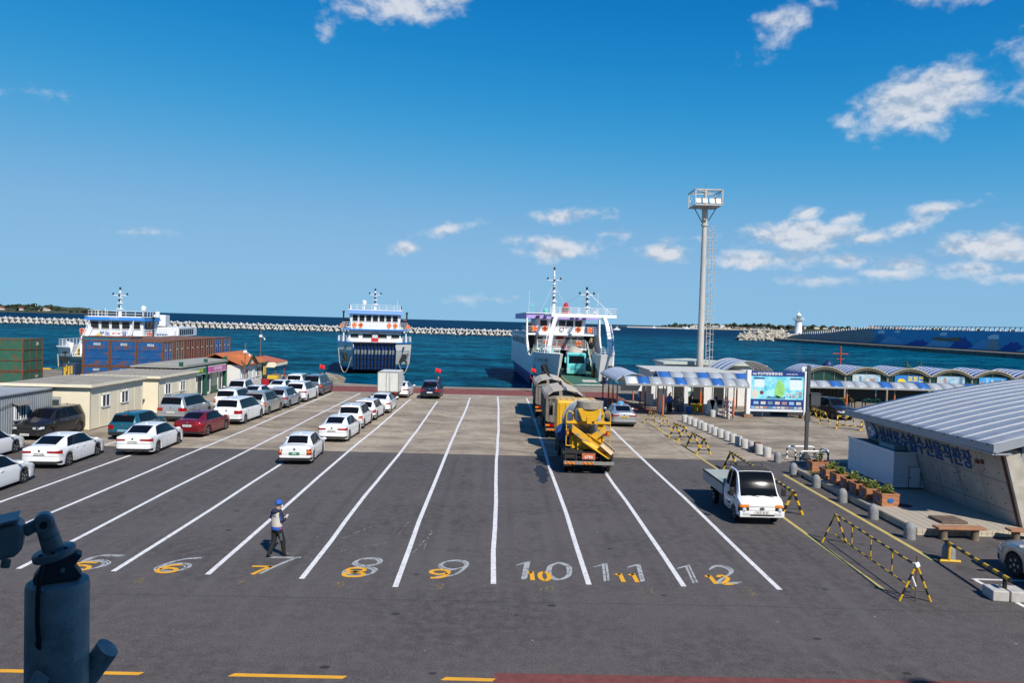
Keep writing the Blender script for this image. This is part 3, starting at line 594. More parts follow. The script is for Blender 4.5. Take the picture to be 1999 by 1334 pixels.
class Body:
    """lofted car body; local x across, y from tail (0) to nose (L), z up"""
    def __init__(s, L, W, keys, axles, r, sill=.20):
        s.L, s.hw, s.k, s.ax, s.r, s.sill = L, W/2, keys, axles, r, sill
    def low(s, y):
        z = s.sill+ (.10*max(0, 1-y/.35)**2)+(.06*max(0, 1-(s.L-y)/.35)**2)
        for a in s.ax:
            q = (s.r+.055)**2-(y-a)**2
            if q > 0: z = max(z, s.r*.92+sqrt(q)*1.0-.0) if False else max(z, s.r+sqrt(q))
        return z
    def ring(s, y):
        w, zb, zt, wr = interp(s.k, y); w *= s.hw; wr *= s.hw; zl = min(s.low(y), zb-.08); h = zb-zl
        return [(w*.975, zl), (w*.995, zl+h*.22), (w, zl+h*.5), (w*.99, zl+h*.80), (w*.955, zb), (wr+(w*.955-wr)*.5, zb+(zt-.05-zb)*.52+.0), (wr, zt-.045), (wr-.06, zt-.012), (wr*.5, zt+.008), (0, zt+.012)]
    def at(s, y, u):
        """u: 0 lip .. 4 belt .. 6 roof edge .. 9 centre"""
        p = s.ring(y); i = min(int(u), 8); f = u-i; return (p[i][0]+(p[i+1][0]-p[i][0])*f, p[i][1]+(p[i+1][1]-p[i][1])*f)
    def sx(s, y, z):
        p = s.ring(y)
        for a, b in zip(p[:-1], p[1:]):
            if a[1] <= z <= b[1]: return a[0]+(b[0]-a[0])*(z-a[1])/max(1e-6, b[1]-a[1])
        return p[0][0] if z < p[0][1] else p[4][0]
    def shell(s):
        ys = set()
        n = int(s.L/.11)
        for i in range(n+1): ys.add(round(s.L*i/n, 3))
        for a in s.ax:
            for i in range(-9, 10): ys.add(round(a+(s.r+.055)*sin(i/9*pi/2), 3))
        for k in s.k: ys.add(round(k[0], 3))
        ys = sorted(ys); ys = [y for i, y in enumerate(ys) if i == 0 or y-ys[i-1] > .012]
        mb = MB(); vs = []; ring_n = 0
        for y in ys:
            p = s.ring(y); half = [(0, p[0][1]), (p[0][0]-.16, p[0][1])]+p
            full = half+[(-x, z) for x, z in half[-2:0:-1]]; ring_n = len(full)
            vs += [(x, y, z) for x, z in full]
        fs = []
        for i in range(len(ys)-1):
            for j in range(ring_n): fs.append((i*ring_n+j, i*ring_n+(j+1) % ring_n, (i+1)*ring_n+(j+1) % ring_n, (i+1)*ring_n+j))
        fs.append(tuple(range(ring_n))); fs.append(tuple((len(ys)-1)*ring_n+j for j in range(ring_n))); mb.add(vs, fs); return mb
    def side_patch(s, sd, y0b, y0t, y1b, y1t, u0, u1, off, nu=7, nv=4):
        mb = MB()
        def fn(a, b):
            y = (y0b+(y0t-y0b)*b)*(1-a)+(y1b+(y1t-y1b)*b)*a; x, z = s.at(y, u0+(u1-u0)*b); return (sd*(x+off), y, z+off*.25)
        mb.grid(fn, nu, nv); return mb
    def top_patch(s, y0, y1, margin, off, nx=8, ny=6, e0=0, e1=0):
        """glass on the top surface between y0 and y1; e0, e1 shrink the width at either end"""
        mb = MB()
        def fn(a, b):
            y = y0+(y1-y0)*b; p = s.ring(y); hw = p[7][0]-margin-(e0*(1-b)+e1*b); x = (2*a-1)*hw; q = abs(x)/max(.01, p[7][0]); i = 9 if q < 1e-6 else 0
            zc, ze, zm = p[9][1], p[7][1], p[8][1]; z = zc+(zm-zc)*min(1, q*2) if q < .5 else zm+(ze-zm)*min(1, (q-.5)*2)
            n = (s.ring(y+.02)[9][1]-s.ring(y-.02)[9][1])/.04; d = sqrt(1+n*n); return (x, y-off*n/d, z+off/d)
        mb.grid(fn, nx, ny); return mb
    def strip(s, end, z0, z1, xin, depth, off=.008, nz=2, ztop_in=None):
        """lens or trim strip round a rear (end=0) or front (end=1) corner, one side (+x)"""
        mb = MB(); pl = [('f', xin), ('f', None)]+[('s', d) for d in (.03, .08, .16, .26, .4, .6, .9) if d < depth]+[('s', depth)]
        y0 = 0 if end == 0 else s.L; sg = 1 if end == 0 else -1
        def fn(a, b):
            i = a*(len(pl)-1); k, v = pl[int(round(i))]; t = int(round(i))/(len(pl)-1)
            za, zb_ = (z0, z1)
            if ztop_in is not None: za = z0+(ztop_in[0]-z0)*(1-t); zb_ = z1+(ztop_in[1]-z1)*(1-t)
            z = za+(zb_-za)*b
            if k == 'f':
                x = v if v is not None else s.sx(y0+sg*.001, z)*.985; return (x, y0-sg*off, z)
            return (s.sx(y0+sg*v, z)+off, y0+sg*v*.96-sg*off*.3, z)
        mb.grid(fn, len(pl)-1, nz); return mb
def mirror_mb(mb): 
    r = MB(); r.v = [(-x, y, z) for x, y, z in mb.v]; r.f = [f[::-1] for f in mb.f]; r.m = list(mb.m); return r

KEYS = {
 'sedan': (4.60, 1.44, [(0, .80, .86, .95, .60), (.04, .88, .92, 1.02, .66), (.13, .955, .95, 1.065, .71), (.34, .99, .955, 1.085, .73), (.44, 1., .955, 1.10, .72), (1.28, 1., .95, 1.385, .655), (1.75, 1., .935, 1.435, .655), (2.25, 1., .915, 1.44, .66), (2.66, 1., .90, 1.395, .68), (3.50, 1., .895, 1.00, .77), (4.0, .985, .83, .91, .77), (4.38, .93, .71, .79, .68), (4.54, .84, .62, .67, .56), (4.60, .72, .55, .59, .45)],
           dict(rear=(.47, 1.25), front=(2.69, 3.45), win=(.86, 1.32, 2.0), win2=(2.05, 2.78, 3.32), axle=(.98, 3.68))),
 'boxy':  (4.26, 1.40, [(0, .86, .80, .90, .62), (.05, .93, .86, .965, .68), (.2, .98, .88, .985, .72), (.50, 1., .885, 1.0, .73), (.60, 1., .885, 1.02, .72), (1.08, 1., .885, 1.335, .655), (1.5, 1., .88, 1.39, .655), (2.1, 1., .87, 1.40, .66), (2.45, 1., .865, 1.365, .68), (3.10, 1., .86, .965, .77), (3.7, .985, .80, .885, .77), (4.08, .93, .70, .77, .68), (4.21, .86, .60, .66, .58), (4.26, .76, .52, .56, .5)],
           dict(rear=(.62, 1.06), front=(2.48, 3.05), win=(.85, 1.15, 1.78), win2=(1.82, 2.5, 2.92), axle=(.86, 3.30))),
 'suv':   (4.55, 1.68, [(0, .84, .98, 1.06, .64), (.05, .91, 1.02, 1.14, .68), (.14, .965, 1.04, 1.30, .71), (.34, .99, 1.045, 1.58, .69), (.50, 1., 1.045, 1.645, .69), (1.0, 1., 1.04, 1.675, .69), (1.8, 1., 1.02, 1.68, .69), (2.4, 1., 1.01, 1.66, .70), (2.70, 1., 1.005, 1.60, .71), (3.42, 1., 1.0, 1.12, .78), (3.9, .985, .95, 1.05, .78), (4.30, .94, .85, .95, .70), (4.49, .86, .74, .82, .60), (4.55, .76, .62, .68, .5)],
           dict(rear=(.06, .33), front=(2.74, 3.36), win=(.55, .72, 1.92), win2=(1.97, 2.8, 3.22), axle=(.92, 3.62))),
 'van':   (5.10, 1.76, [(0, .88, 1.02, 1.12, .70), (.05, .94, 1.06, 1.22, .72), (.13, .975, 1.07, 1.42, .72), (.28, .99, 1.07, 1.68, .68), (.42, 1., 1.07, 1.735, .68), (1.2, 1., 1.06, 1.76, .68), (2.3, 1., 1.04, 1.76, .685), (3.0, 1., 1.02, 1.72, .69), (3.30, 1., 1.01, 1.64, .70), (4.05, 1., 1.0, 1.14, .78), (4.5, .985, .95, 1.05, .78), (4.88, .93, .85, .93, .70), (5.05, .85, .72, .80, .60), (5.10, .76, .62, .68, .5)],
           dict(rear=(.06, .30), front=(3.34, 3.98), win=(.42, .55, 2.2), win2=(2.26, 3.36, 3.82), axle=(1.0, 4.06))),
}
def car(name, label, kind, col, x, y, L=None, W=1.82, H=None, rz=0., r=.325, plate=None, platem=None, rails=False, two_tone=None, dark=False, lens='wide', group='cars waiting in the ferry lanes', glassm=None, spoiler=False, rear_glass=None, trim=False):
    """x, y: ground point under the middle of the tail (rz=0: nose towards +y)"""
    L0, H0, keys, q = KEYS[kind]; L = L or L0; H = H or H0; fy = L/L0; fz = H/H0
    K = [(k[0]*fy, k[1], k[2]*fz, k[3]*fz, k[4]) for k in keys]; q = {a: tuple(v*fy for v in b) for a, b in q.items()}
    B = Body(L, W, K, q['axle'], r, .19 if kind in ('sedan', 'boxy') else .24)
    t = thing(name, label, 'car', (x, y, 0), rz, group)
    gm = glassm or m_glass
    part('body', B.shell(), col, t, smooth=True, angle=32)
    if trim or kind in ('suv',):
        a = B.strip(0, B.sill+.10, .52*fz, 0.0, .42, .006); b2 = mirror_mb(a); a.add(b2.v, b2.f); part('rear_bumper', a, m_trim if trim else col, t, smooth=True)
    a = B.strip(0, B.sill+.085, B.sill+.20, 0.0, .35, .007); b2 = mirror_mb(a); a.add(b2.v, b2.f); part('rear_valance', a, m_trim, t)
    a = B.strip(1, B.sill+.07, B.sill+.24, 0.0, .25, .007); b2 = mirror_mb(a); a.add(b2.v, b2.f); part('front_valance', a, m_trim, t)
    part('windscreen', B.top_patch(q['front'][0], q['front'][1], .0, .006, e0=0, e1=.02), gm, t, smooth=True)
    part('rear_window', B.top_patch(q['rear'][0], q['rear'][1], -.005 if kind in ('sedan', 'boxy') else -.06, .006, e0=.10 if kind == 'sedan' else .03, e1=.02), gm, t, smooth=True)
    w, w2 = q['win'], q['win2']
    for sd in (1, -1):
        part('window_surround', B.side_patch(sd, w[0]-.05, w[1]-.05, w2[2]+.07, w2[1]+.05, 4.12, 5.97, .003, 14, 4), m_trim, t, smooth=True)
        part('side_window', B.side_patch(sd, w[0], w[1], w[2], w[2]-.02, 4.22, 5.9, .007), gm, t, smooth=True)
        part('side_window', B.side_patch(sd, w2[0], w2[0]-.02, w2[2], w2[1], 4.22, 5.9, .007), gm, t, smooth=True)
        for y0, y1 in ((q['axle'][0]+r*1.28 if kind in ('sedan', 'boxy') else q['axle'][0]+r*1.2, w[2]+.02), (w2[0]-.02, w2[2]-.05)):
            mb = MB(); mb.v = []; d = B.side_patch(sd, y0, y0, y1, y1, .35, 3.98, .003, 4, 6)
            part('door_gap', B.side_patch(sd, y0-.012, y0-.012, y1+.012, y1+.012, .30, 4.0, .0015, 4, 6), m_trim, t, smooth=True)
            dr = part('door', B.side_patch(sd, y0, y0, y1, y1, .35, 3.98, .0035, 4, 6), col, t, smooth=True)
            xx, zz = B.at(y0+.22, 3.3); h = MB(); h.obox((sd*(xx+.025), y0+.2, zz), (.035, .17, .03)); part('handle', h, m_chrome if dark else col, dr)
        for a in q['axle']: wheel(t, sd*(W/2-.125), a, r, .21, dark, sd)
        ym = w2[2]-.12; xx, zz = B.at(ym, 4.0); m_ = MB(); m_.lathe([(0, -.12), (.07, -.10), (.09, 0), (.075, .10), (0, .12)], 8, ax='x'); o = part('door_mirror', m_, col, t, (sd*(xx+.16), ym+.02, zz+.07), smooth=True); o.scale = (1, .75, .85)
    zs_ = interp(K, .05)[1]-(.30 if kind in ('sedan', 'boxy') else .42)
    for e_ in (0, 1): a = B.strip(e_, zs_, zs_+.012, 0.0, .45, .004); b2 = mirror_mb(a); a.add(b2.v, b2.f); part('bumper_seam', a, m_trim, t)
    # lamps
    zb = interp(K, .05)[1]
    if lens == 'wide': za, zc, xi, dp = zb-.215, zb-.035, W*.20, .36
    elif lens == 'tall': za, zc, xi, dp = zb-.33, zb-.03, W*.365, .20
    else: za, zc, xi, dp = zb-.27, zb-.04, W*.27, .32
    a = B.strip(0, za, zc, xi, dp, .012, ztop_in=(za+.07, zc-.02) if lens == 'wide' else None); part('tail_light', a, m_tail, t, smooth=True); part('tail_light', mirror_mb(a), m_tail, t, smooth=True)
    if lens == 'tall':
        a = B.strip(0, za+.12, za+.2, xi, dp*.8, .017); part('indicator', a, m_amber, t); part('indicator', mirror_mb(a), m_amber, t)
    zf = interp(K, L-.15)[1]
    a = B.strip(1, zf-.16, zf-.03, W*.26, .42, .010); part('headlight', a, m_head, t, smooth=True); part('headlight', mirror_mb(a), m_head, t, smooth=True)
    g = MB(); g.box(-W*.24, W*.24, L, L+.012, zf-.34, zf-.14); gr = part('grille', g, m_trim, t)
    for k in range(3):
        g = MB(); g.box(-W*.235, W*.235, L+.010, L+.022, zf-.315+k*.055, zf-.30+k*.055); part('grille_bar', g, m_chrome, gr)
    pm = platem or m_plate; zp = (za-.09 if kind in ('suv', 'van', 'boxy') else za+.02) if lens != 'tall' else za+.08
    for end in (0, 1):
        g = MB(); yy = -.028 if end == 0 else L+.02; zz = zp if end == 0 else zf-.46
        g.box(-.26, .26, yy-.006, yy+.026, zz-.06, zz+.06); po = part('license_plate', g, pm, t)
        if plate: text(plate, .105, m_inkw if pm in (m_plateg,) else m_ink, po, (0, yy-.008 if end == 0 else yy+.028, zz-.005), (pi/2, 0, 0 if end == 0 else pi), bold=.01 if (plate, .01) in STRINGS else .03)
    g = MB(); g.lathe([(0, -.008), (.055, -.004), (.055, .004), (0, .008)], 10, ax='y'); part('badge', g, m_chrome, t, (0, -.012 if kind != 'sedan' else -.014, zb-.045))
    if kind in ('suv', 'van') or spoiler:
        a = B.top_patch(q['rear'][1]-.02, q['rear'][1]+.16, -.03, .014, 8, 3); part('spoiler', a, col, t, smooth=True)
        g = MB(); yv = q['rear'][1]-.01; g.box(-.16, .16, yv-.03, yv, interp(K, yv)[2]-.02, interp(K, yv)[2]+.012); part('brake_light', g, m_tail, t)
    if rails:
        for sd in (1, -1):
            g = MB(); pts = []
            for i in range(7):
                yy = q['rear'][1]+.25+(q['front'][0]-q['rear'][1]-.4)*i/6; p = B.ring(yy); pts.append((sd*(p[6][0]-.03), yy, p[7][1]+(.055 if 0 < i < 6 else .0)))
            g.path(pts, .016); part('roof_rail', g, m_chrome if rails == 'chrome' else m_trim, t)
    g = MB(); yf = q['rear'][1]+.35; g.prism([(yf, 0), (yf+.18, 0), (yf+.02, .06)], 'x', -.02, .02)
    part('fin_antenna', g, col, t, (0, 0, interp(K, yf+.1)[2]+.006))
    return t

G_ = 'cars waiting in the ferry lanes'
def rc(wx, W): return wx-W/2+.02        # centre line from the near side wheels' line
# ---- nearest left lane
car('sedan', 'white sedan cut by the picture edge beside the lowest left lane line', 'sedan', P_WHITE, rc(-20.15, 1.86), 28.05, L=4.86, W=1.86, H=1.47, rz=.03, plate='25하 4903')
car('sedan', 'white sedan half hidden at the picture edge behind another white sedan', 'sedan', P_WHITE, -25.75, 34.9, L=4.7, W=1.82, rz=.03)
car('sedan', 'white sedan with slim lights parked in front of the black suv', 'sedan', P_WHITE, rc(-20.48, 1.8), 34.72, L=4.57, W=1.80, rz=.035, plate='43하 7448')
car('compact_suv', 'teal compact suv nosing toward the cream cabin', 'suv', P_TEAL, -21.75, 43.1, L=4.17, W=1.80, H=1.55, rz=.02, trim=True, platem=m_plateb, plate='43하 7448', lens='mid', dark=True)
car('sedan', 'white sedan with pink rear sticker, between teal suv and red sedan', 'sedan', P_WHITE, rc(-17.98, 1.865), 38.48, L=4.85, W=1.865, H=1.475, rz=.05, plate='51하 4950')
car('sedan', 'glossy dark red sedan', 'sedan', P_RED, rc(-17.75, 1.8), 44.55, L=4.55, W=1.80, rz=-.04, plate='25하 4903')
car('minivan', 'silver minivan between the cream cabin and the red sedan', 'van', P_SILVER, -22.3, 50.6, L=5.05, W=1.98, H=1.76, rz=-.03, rails='chrome', plate='25하 4903', lens='mid')
car('minivan', 'white minivan with red rear lamps behind the red sedan', 'van', P_WHITE, rc(-17.33, 1.98), 50.0, L=5.1, W=1.98, H=1.74, rz=-.03, plate='51하 4950', lens='mid')
car('suv', 'white suv facing the camera in front of the green kiosk', 'suv', P_WHITE, -23.35, 68.5, L=4.41, W=1.82, H=1.68, rz=pi+.08, group=G_, lens='mid')
car('suv', 'white suv seen over the roof of the white minivan', 'suv', P_WHITE, -21.0, 57.0, L=4.6, W=1.88, H=1.68, rz=-.02, rails='black', lens='tall')
car('suv', 'boxy champagne silver suv with upright tail lamps', 'suv', P_BRONZE, rc(-17.23, 1.86), 54.9, L=4.57, W=1.86, H=1.73, rz=-.03, lens='tall', rails='black')
car('sedan', 'white sedan roof showing beyond the champagne suv', 'sedan', P_WHITE, -20.9, 62.2, L=4.6)
car('sedan', 'white coupe-roofed sedan near the cottage porch', 'sedan', P_WHITE, -20.6, 68.2, L=4.6)
car('crossover', 'blue-silver crossover between champagne and white suvs', 'suv', P_STEEL, rc(-16.98, 1.83), 59.5, L=4.39, W=1.83, H=1.60, rz=-.03, lens='wide', rails='chrome')
car('suv', 'white suv directly behind the grey van', 'suv', P_WHITE, rc(-16.66, 1.9), 64.0, L=4.9, W=1.90, H=1.73, rz=-.01, rails='chrome', lens='wide')
car('suv', 'white suv with dark rear glass beside the grey van', 'suv', P_WHITE, -20.3, 73.4, L=4.6, W=1.87, H=1.68, rails='chrome', lens='mid')
car('passenger_van', 'tall grey passenger van at the head of its lane', 'van', P_GREYBLUE, rc(-16.63, 1.92), 69.6, L=5.12, W=1.92, H=1.93, rz=-.01, lens='tall')
# ---- middle lane
car('sedan', 'older boxy white sedan with green plate, last in its lane', 'boxy', P_WHITE, rc(-9.33, 1.67), 37.05, L=4.26, W=1.67, H=1.395, rz=.05, plate='7596', platem=m_plateg, lens='tall', r=.29)
car('sedan', 'white rounded sedan next ahead of the boxy white one', 'sedan', P_WHITE, rc(-8.99, 1.775), 44.0, L=4.53, W=1.775, H=1.435, rz=-.03, plate='일7B 4041')
car('compact_suv', 'white compact suv with dark tail lamps in the middle lane', 'suv', P_WHITE, rc(-9.03, 1.8), 49.25, L=4.2, W=1.80, H=1.6, rz=-.02, rails='chrome', lens='tall')
car('hatchback', 'white hatchback between compact suv and sleek sedan', 'suv', P_WHITE, rc(-8.9, 1.8), 53.6, L=4.25, W=1.80, H=1.47, rz=-.04, lens='mid')
car('sedan', 'sleek white sedan just behind the box truck', 'sedan', P_WHITE, rc(-8.46, 1.86), 57.9, L=4.9, W=1.86, H=1.445, rz=.02, dark=True)
car('sedan', 'white sedan half hidden ahead of the box truck', 'sedan', P_WHITE, rc(-8.52, 1.8), 69.7, L=4.6, W=1.80, rz=-.02)
car('suv', 'dark navy suv alone at the head of its lane', 'suv', P_NAVY, -6.45, 69.3, L=4.5, W=1.83, H=1.66, rz=-.02, lens='mid', rails='chrome', trim=True, dark=True)
# ---- right side
tx = car('taxi', 'silver taxi with blue roof lamp beside the canopy', 'sedan', P_SILVER, 9.22, 53.6, L=4.85, W=1.865, H=1.475, rz=-.03, platem=m_platey, plate='51하 4950', group='vehicles by the terminal canopy')
g = MB(); g.lathe([(0, 0), (.24, 0), (.26, .06), (.20, .16), (.08, .19), (0, .19)], 12); o = part('roof_lamp', g, mat('taxi_lamp', (.05, .32, .55), .3), tx, (0, 2.3, 1.49)); o.scale = (1, .5, 1)
car('suv', 'dark grey suv facing out behind striped barriers by the market', 'suv', P_DGREY, 28.1, 65.2, L=4.65, W=1.85, H=1.72, rz=pi+.22, lens='mid', group='vehicles by the terminal canopy')
car('suv', 'pale silver suv cut by the picture edge beside the low barrier', 'suv', P_SILVER, 17.12, 18.95, L=4.5, W=1.85, H=1.68, rz=.03, trim=True, group='vehicles by the terminal canopy', r=.36)
bk = car('suv', 'black suv facing the camera between grey cabin and cream cabin', 'suv', P_BLACK, -26.55, 46.7, L=4.45, W=1.82, H=1.70, rz=pi-.06, plate='25하 4903', lens='mid', dark=True)
# ================================================================== trucks
m_frame = mat('chassis_black', (.022, .021, .020), .7, var=.3, vs=4, dirt=(.10, .085, .06), ds=2.5, dth=.60); m_steel = mat('bare_steel', (.30, .29, .27), .55, .5, var=.2, vs=5, dirt=(.16, .09, .05), ds=3, dth=.62)
m_tyellow = mat('truck_yellow', (.66, .36, .015), .42, var=.12, vs=3, dirt=(.22, .20, .18), ds=2.2, dth=.66, coat=.2); m_drum = mat('drum_white', (.50, .49, .46), .55, var=.15, vs=2, dirt=(.28, .26, .22), ds=1.6, dth=.58)
m_slurry = mat('dried_cement', (.30, .27, .22), .9, var=.25, vs=6, bump=.6, bs=14)
def stripes(name, a, b, n, tilt=.8, rough=.6, axis=0, wear=.0):
    g = NT(name); tcn = g.n('ShaderNodeTexCoord'); sp = g.n('ShaderNodeSeparateXYZ', {0: tcn.outputs['Object']})
    v = g.math('FRACT', g.math('MULTIPLY', g.math('ADD', sp.outputs[axis], g.math('MULTIPLY', sp.outputs[2], tilt)), n)); f = g.math('GREATER_THAN', v, .5)
    c = g.mix(f, a, b); w = g.noise(tcn.outputs['Object'], 22, 6, .75); c = g.mix(g.ramp(w, .60, .70, 0, wear), c, (.25, .23, .20, 1)); g.out('Base Color', c); g.out('Roughness', rough); return g.m
m_chev = stripes('chevron', (.60, .30, .02), (.42, .05, .03), 5.0, 1.0, wear=.4)
def dual(t, y, r=.5):
    for sd in (1, -1): wheel(t, sd*1.05, y, r, .26, True, sd); wheel(t, sd*.76, y, r, .26, True, sd)

# ---- light flatbed truck facing the camera
ft = thing('flatbed_truck', 'small white flatbed truck with dark roof facing the camera', 'truck', (10.07, 32.55, 0), pi)
Kp = [(0, .95, 1.14, 1.76, .74), (.05, .99, 1.15, 1.88, .75), (.25, 1., 1.15, 1.945, .77), (.75, 1., 1.14, 1.95, .78), (1.10, 1., 1.08, 1.90, .80), (1.72, 1., 1.00, 1.07, .86), (1.84, .995, .95, 1.02, .87), (1.96, .98, .89, .97, .86), (2.03, .95, .83, .91, .84), (2.05, .91, .78, .86, .80)]
B = Body(2.05, 1.74, Kp, (1.27,), .30, .36); yo = 2.9
cab = part('cab', B.shell(), P_WHITE, ft, (0, yo, 0), smooth=True, angle=34)
part('windscreen', B.top_patch(1.12, 1.71, -.01, .007, e1=-.01), m_glass, ft, (0, yo, 0), smooth=True)
part('roof_mat', B.top_patch(.14, 1.07, .0, .02, 8, 6), mat('roof_mat', (.045, .04, .036), .9, var=.3, vs=6), ft, (0, yo, 0), smooth=True)
g = MB(); g.path([(-.66, .12, 1.92), (-.6, .10, 2.06), (.6, .10, 2.06), (.66, .12, 1.92)], .022); part('guard_rail', g, m_trim, ft, (0, yo, 0))
for sd in (1, -1):
    part('side_window', B.side_patch(sd, .62, .66, 1.52, 1.10, 4.15, 5.9, .006), m_glass, ft, (0, yo, 0), smooth=True)
    part('quarter_window', B.side_patch(sd, .18, .22, .55, .58, 4.25, 5.8, .006), m_glass, ft, (0, yo, 0), smooth=True)
    part('door_gap', B.side_patch(sd, .60, .60, 1.0, 1.0, .4, 4.0, .002), m_trim, ft, (0, yo, 0), smooth=True)
    d = part('door', B.side_patch(sd, .62, .62, 1.56, 1.56, 1.6, 3.98, .004), P_WHITE, ft, (0, yo, 0), smooth=True)
    h = MB(); h.obox((sd*.885, .72, .98), (.03, .14, .05)); part('handle', h, m_trim, d)
    a = B.side_patch(sd, .55, .55, 1.5, 1.5, 2.55, 2.85, .008); part('side_stripe', a, mat('stripe_red', (.35, .06, .04), .5), ft, (0, yo, 0))
    m_ = MB(); m_.obox((sd*1.0, 1.52, 1.20), (.17, .10, .30)); part('door_mirror', m_, m_trim, ft, (0, yo, 0), bevel=.03)
    g = MB(); g.tube((sd*.85, 1.5, 1.1), (sd*1.0, 1.52, 1.1), .015); part('mirror_arm', g, m_trim, ft, (0, yo, 0))
    for k, (z0, z1, mm) in enumerate(((.72, .82, m_amber), (.54, .716, m_trim))):
        a = B.strip(1, z0, z1, .50, .16, .012); part('indicator' if k == 0 else 'headlight_bezel', a if sd > 0 else mirror_mb(a), mm, ft, (0, yo, 0))
    g = MB(); g.lathe([(0, -.02), (.085, 0), (.07, .03), (0, .05)], 12, ax='y'); part('headlight', g, m_head, ft, (sd*.68, yo+2.075, .63), smooth=True)
    g = MB(); g.box(sd*.60-.13, sd*.60+.13, 2.085, 2.10, .43, .53); part('fog_light', g, m_head, ft, (0, yo, 0), bevel=.01)
    wheel(ft, sd*.74, yo+1.27, .30, .18, False, sd); wheel(ft, sd*.72, 1.35, .29, .2, False, sd)
    for y0 in (2.12,): pass
    g = MB(); g.beam((sd*.28-.25, 1.80, 1.06), (sd*.28+.22, 1.70, 1.12), .022, .02); part('wiper', g, m_trim, ft, (0, yo-.02, 0))
g = MB(); g.box(-.85, .85, 1.98, 2.085, .34, .585); part('bumper', g, P_WHITE, ft, (0, yo, 0), bevel=.03)
g = MB(); g.box(-.46, .46, 2.08, 2.092, .40, .46); part('lower_grille', g, m_trim, ft, (0, yo, 0))
g = MB(); g.box(-.28, .28, 2.09, 2.108, .47, .59); po = part('license_plate', g, m_plate, ft, (0, yo, 0)); text('82도 8125', .105, m_ink, po, (0, 2.11, .525), (pi/2, 0, pi), .01)
g = MB(); g.box(-.62, .62, 2.052, 2.058, .74, .75); part('panel_gap', g, m_trim, ft, (0, yo, 0)); g = MB(); g.box(-.55, .55, 2.054, 2.058, .59, .60); part('panel_gap', g, m_trim, ft, (0, yo, 0))
g = MB(); g.lathe([(.075, -.006), (.085, 0), (.075, .006)], 20, ax='y'); o = part('badge', g, m_chrome, ft, (0, yo+2.062, .665)); o.scale = (1.15, 1, .75); text('H', .10, m_chrome, o, (0, .008, 0), (pi/2, 0, pi))
m_bed = mat('bed_blue_grey', (.22, .31, .33), .55, .2, var=.12, vs=3, dirt=(.30, .30, .28), ds=3, dth=.64); m_bedo = mat('bed_light', (.36, .41, .43), .45, .3, var=.08)
g = MB(); g.box(-.86, .86, .02, 2.84, .74, .80); bd = part('bed', g, m_bed, ft)
for sd in (1, -1): g = MB(); g.box(sd*.87-.02, sd*.87+.02, .0, 2.84, .72, 1.17); part('side_board', g, m_bedo, bd); g = MB(); g.box(sd*.885-.012, sd*.885+.022, .0, 2.84, 1.12, 1.19); part('board_rim', g, m_trim, bd)
g = MB(); g.box(-.85, .85, -.03, .01, .72, 1.17); part('tail_board', g, m_bedo, bd); g = MB(); g.box(-.85, .85, 2.80, 2.84, .8, 1.35); part('head_board', g, m_bed, bd)
g = MB(); g.box(-.42, -.32, .2, 3.4, .45, .72); g.box(.32, .42, .2, 3.4, .45, .72); g.box(-.8, .8, .9, 1.0, .5, .62); g.box(-.8, .8, 2.2, 2.7, .42, .7); part('chassis', g, m_frame, ft)
g = MB(); g.obox((.25, 2.3, .82), (.28, .12, .05), (0, 0, .4)); g.obox((.05, 2.35, .82), (.14, .1, .05), (0, 0, 1)); tag(part('rag', g, mat('rag', (.55, .40, .38), .9)), 'crumpled pale rag lying in the flatbed of the white truck', 'rag')
o = bpy.data.objects['rag']; o.location = (10.07, 32.55, 0); o.rotation_euler = (0, 0, pi)

# ---- yellow concrete mixer
cm = thing('concrete_mixer', 'yellow concrete mixer truck seen from behind with folded chute', 'truck', (4.55, 36.25, 0), -.012)
g = MB(); g.box(-.45, -.33, .25, 8.6, .72, 1.0); g.box(.33, .45, .25, 8.6, .72, 1.0)
for y in (.3, 1.7, 3.4, 5.2, 7): g.box(-.33, .33, y, y+.12, .76, .96)
part('chassis', g, m_frame, cm)
g = MB(); g.box(-1.24, 1.24, .0, .12, .52, .68); bp_ = part('rear_bumper', g, m_steel, cm, bevel=.01)
for x in (-.92, -.05): g = MB(); g.box(x-.28, x+.28, -.012, -.002, .54, .66); part('chevron_panel', g, m_chev, bp_)
g = MB()
for x in (-1.15, -.62, .62, 1.15): g.box(x-.03, x+.03, .10, .2, .6, 1.12)
g.box(-1.2, 1.2, .1, .2, 1.06, 1.14); g.box(-1.2, 1.2, .14, .22, .84, .88); part('tail_frame', g, m_frame, cm)
g = MB(); g.box(-.34, .30, .0, .03, .80, 1.09); po = part('license_plate', g, m_plateo, cm); text('6790', .2, m_inkw, po, (-.02, -.004, .90), RX)
g = MB(); g.box(.66, 1.22, .16, .7, .76, 1.06); part('tool_box', g, m_frame, cm, bevel=.02); g = MB(); g.box(-1.2, -.66, .16, .6, .78, 1.04); part('tool_box', g, m_frame, cm, bevel=.02)
for y in (1.15, 2.5): dual(cm, y)
for y in (5.3, 7.0):
    for sd in (1, -1): wheel(cm, sd*1.05, y, .5, .28, True, sd)
for sd in (1, -1): g = MB(); g.prism([(.45, .95), (.55, 1.08), (3.1, 1.08), (3.2, .95), (3.1, 1.02), (.55, 1.02)], 'x', sd*.95-.3, sd*.95+.3); part('mudguard', g, m_frame, cm); g = MB(); g.box(sd*.93-.26, sd*.93+.26, .40, .42, .35, .95); part('mudflap', g, m_tyre, cm)
g = MB(); g.box(-1.15, 1.15, .5, 3.2, 1.09, 1.16); part('rear_deck', g, m_frame, cm)
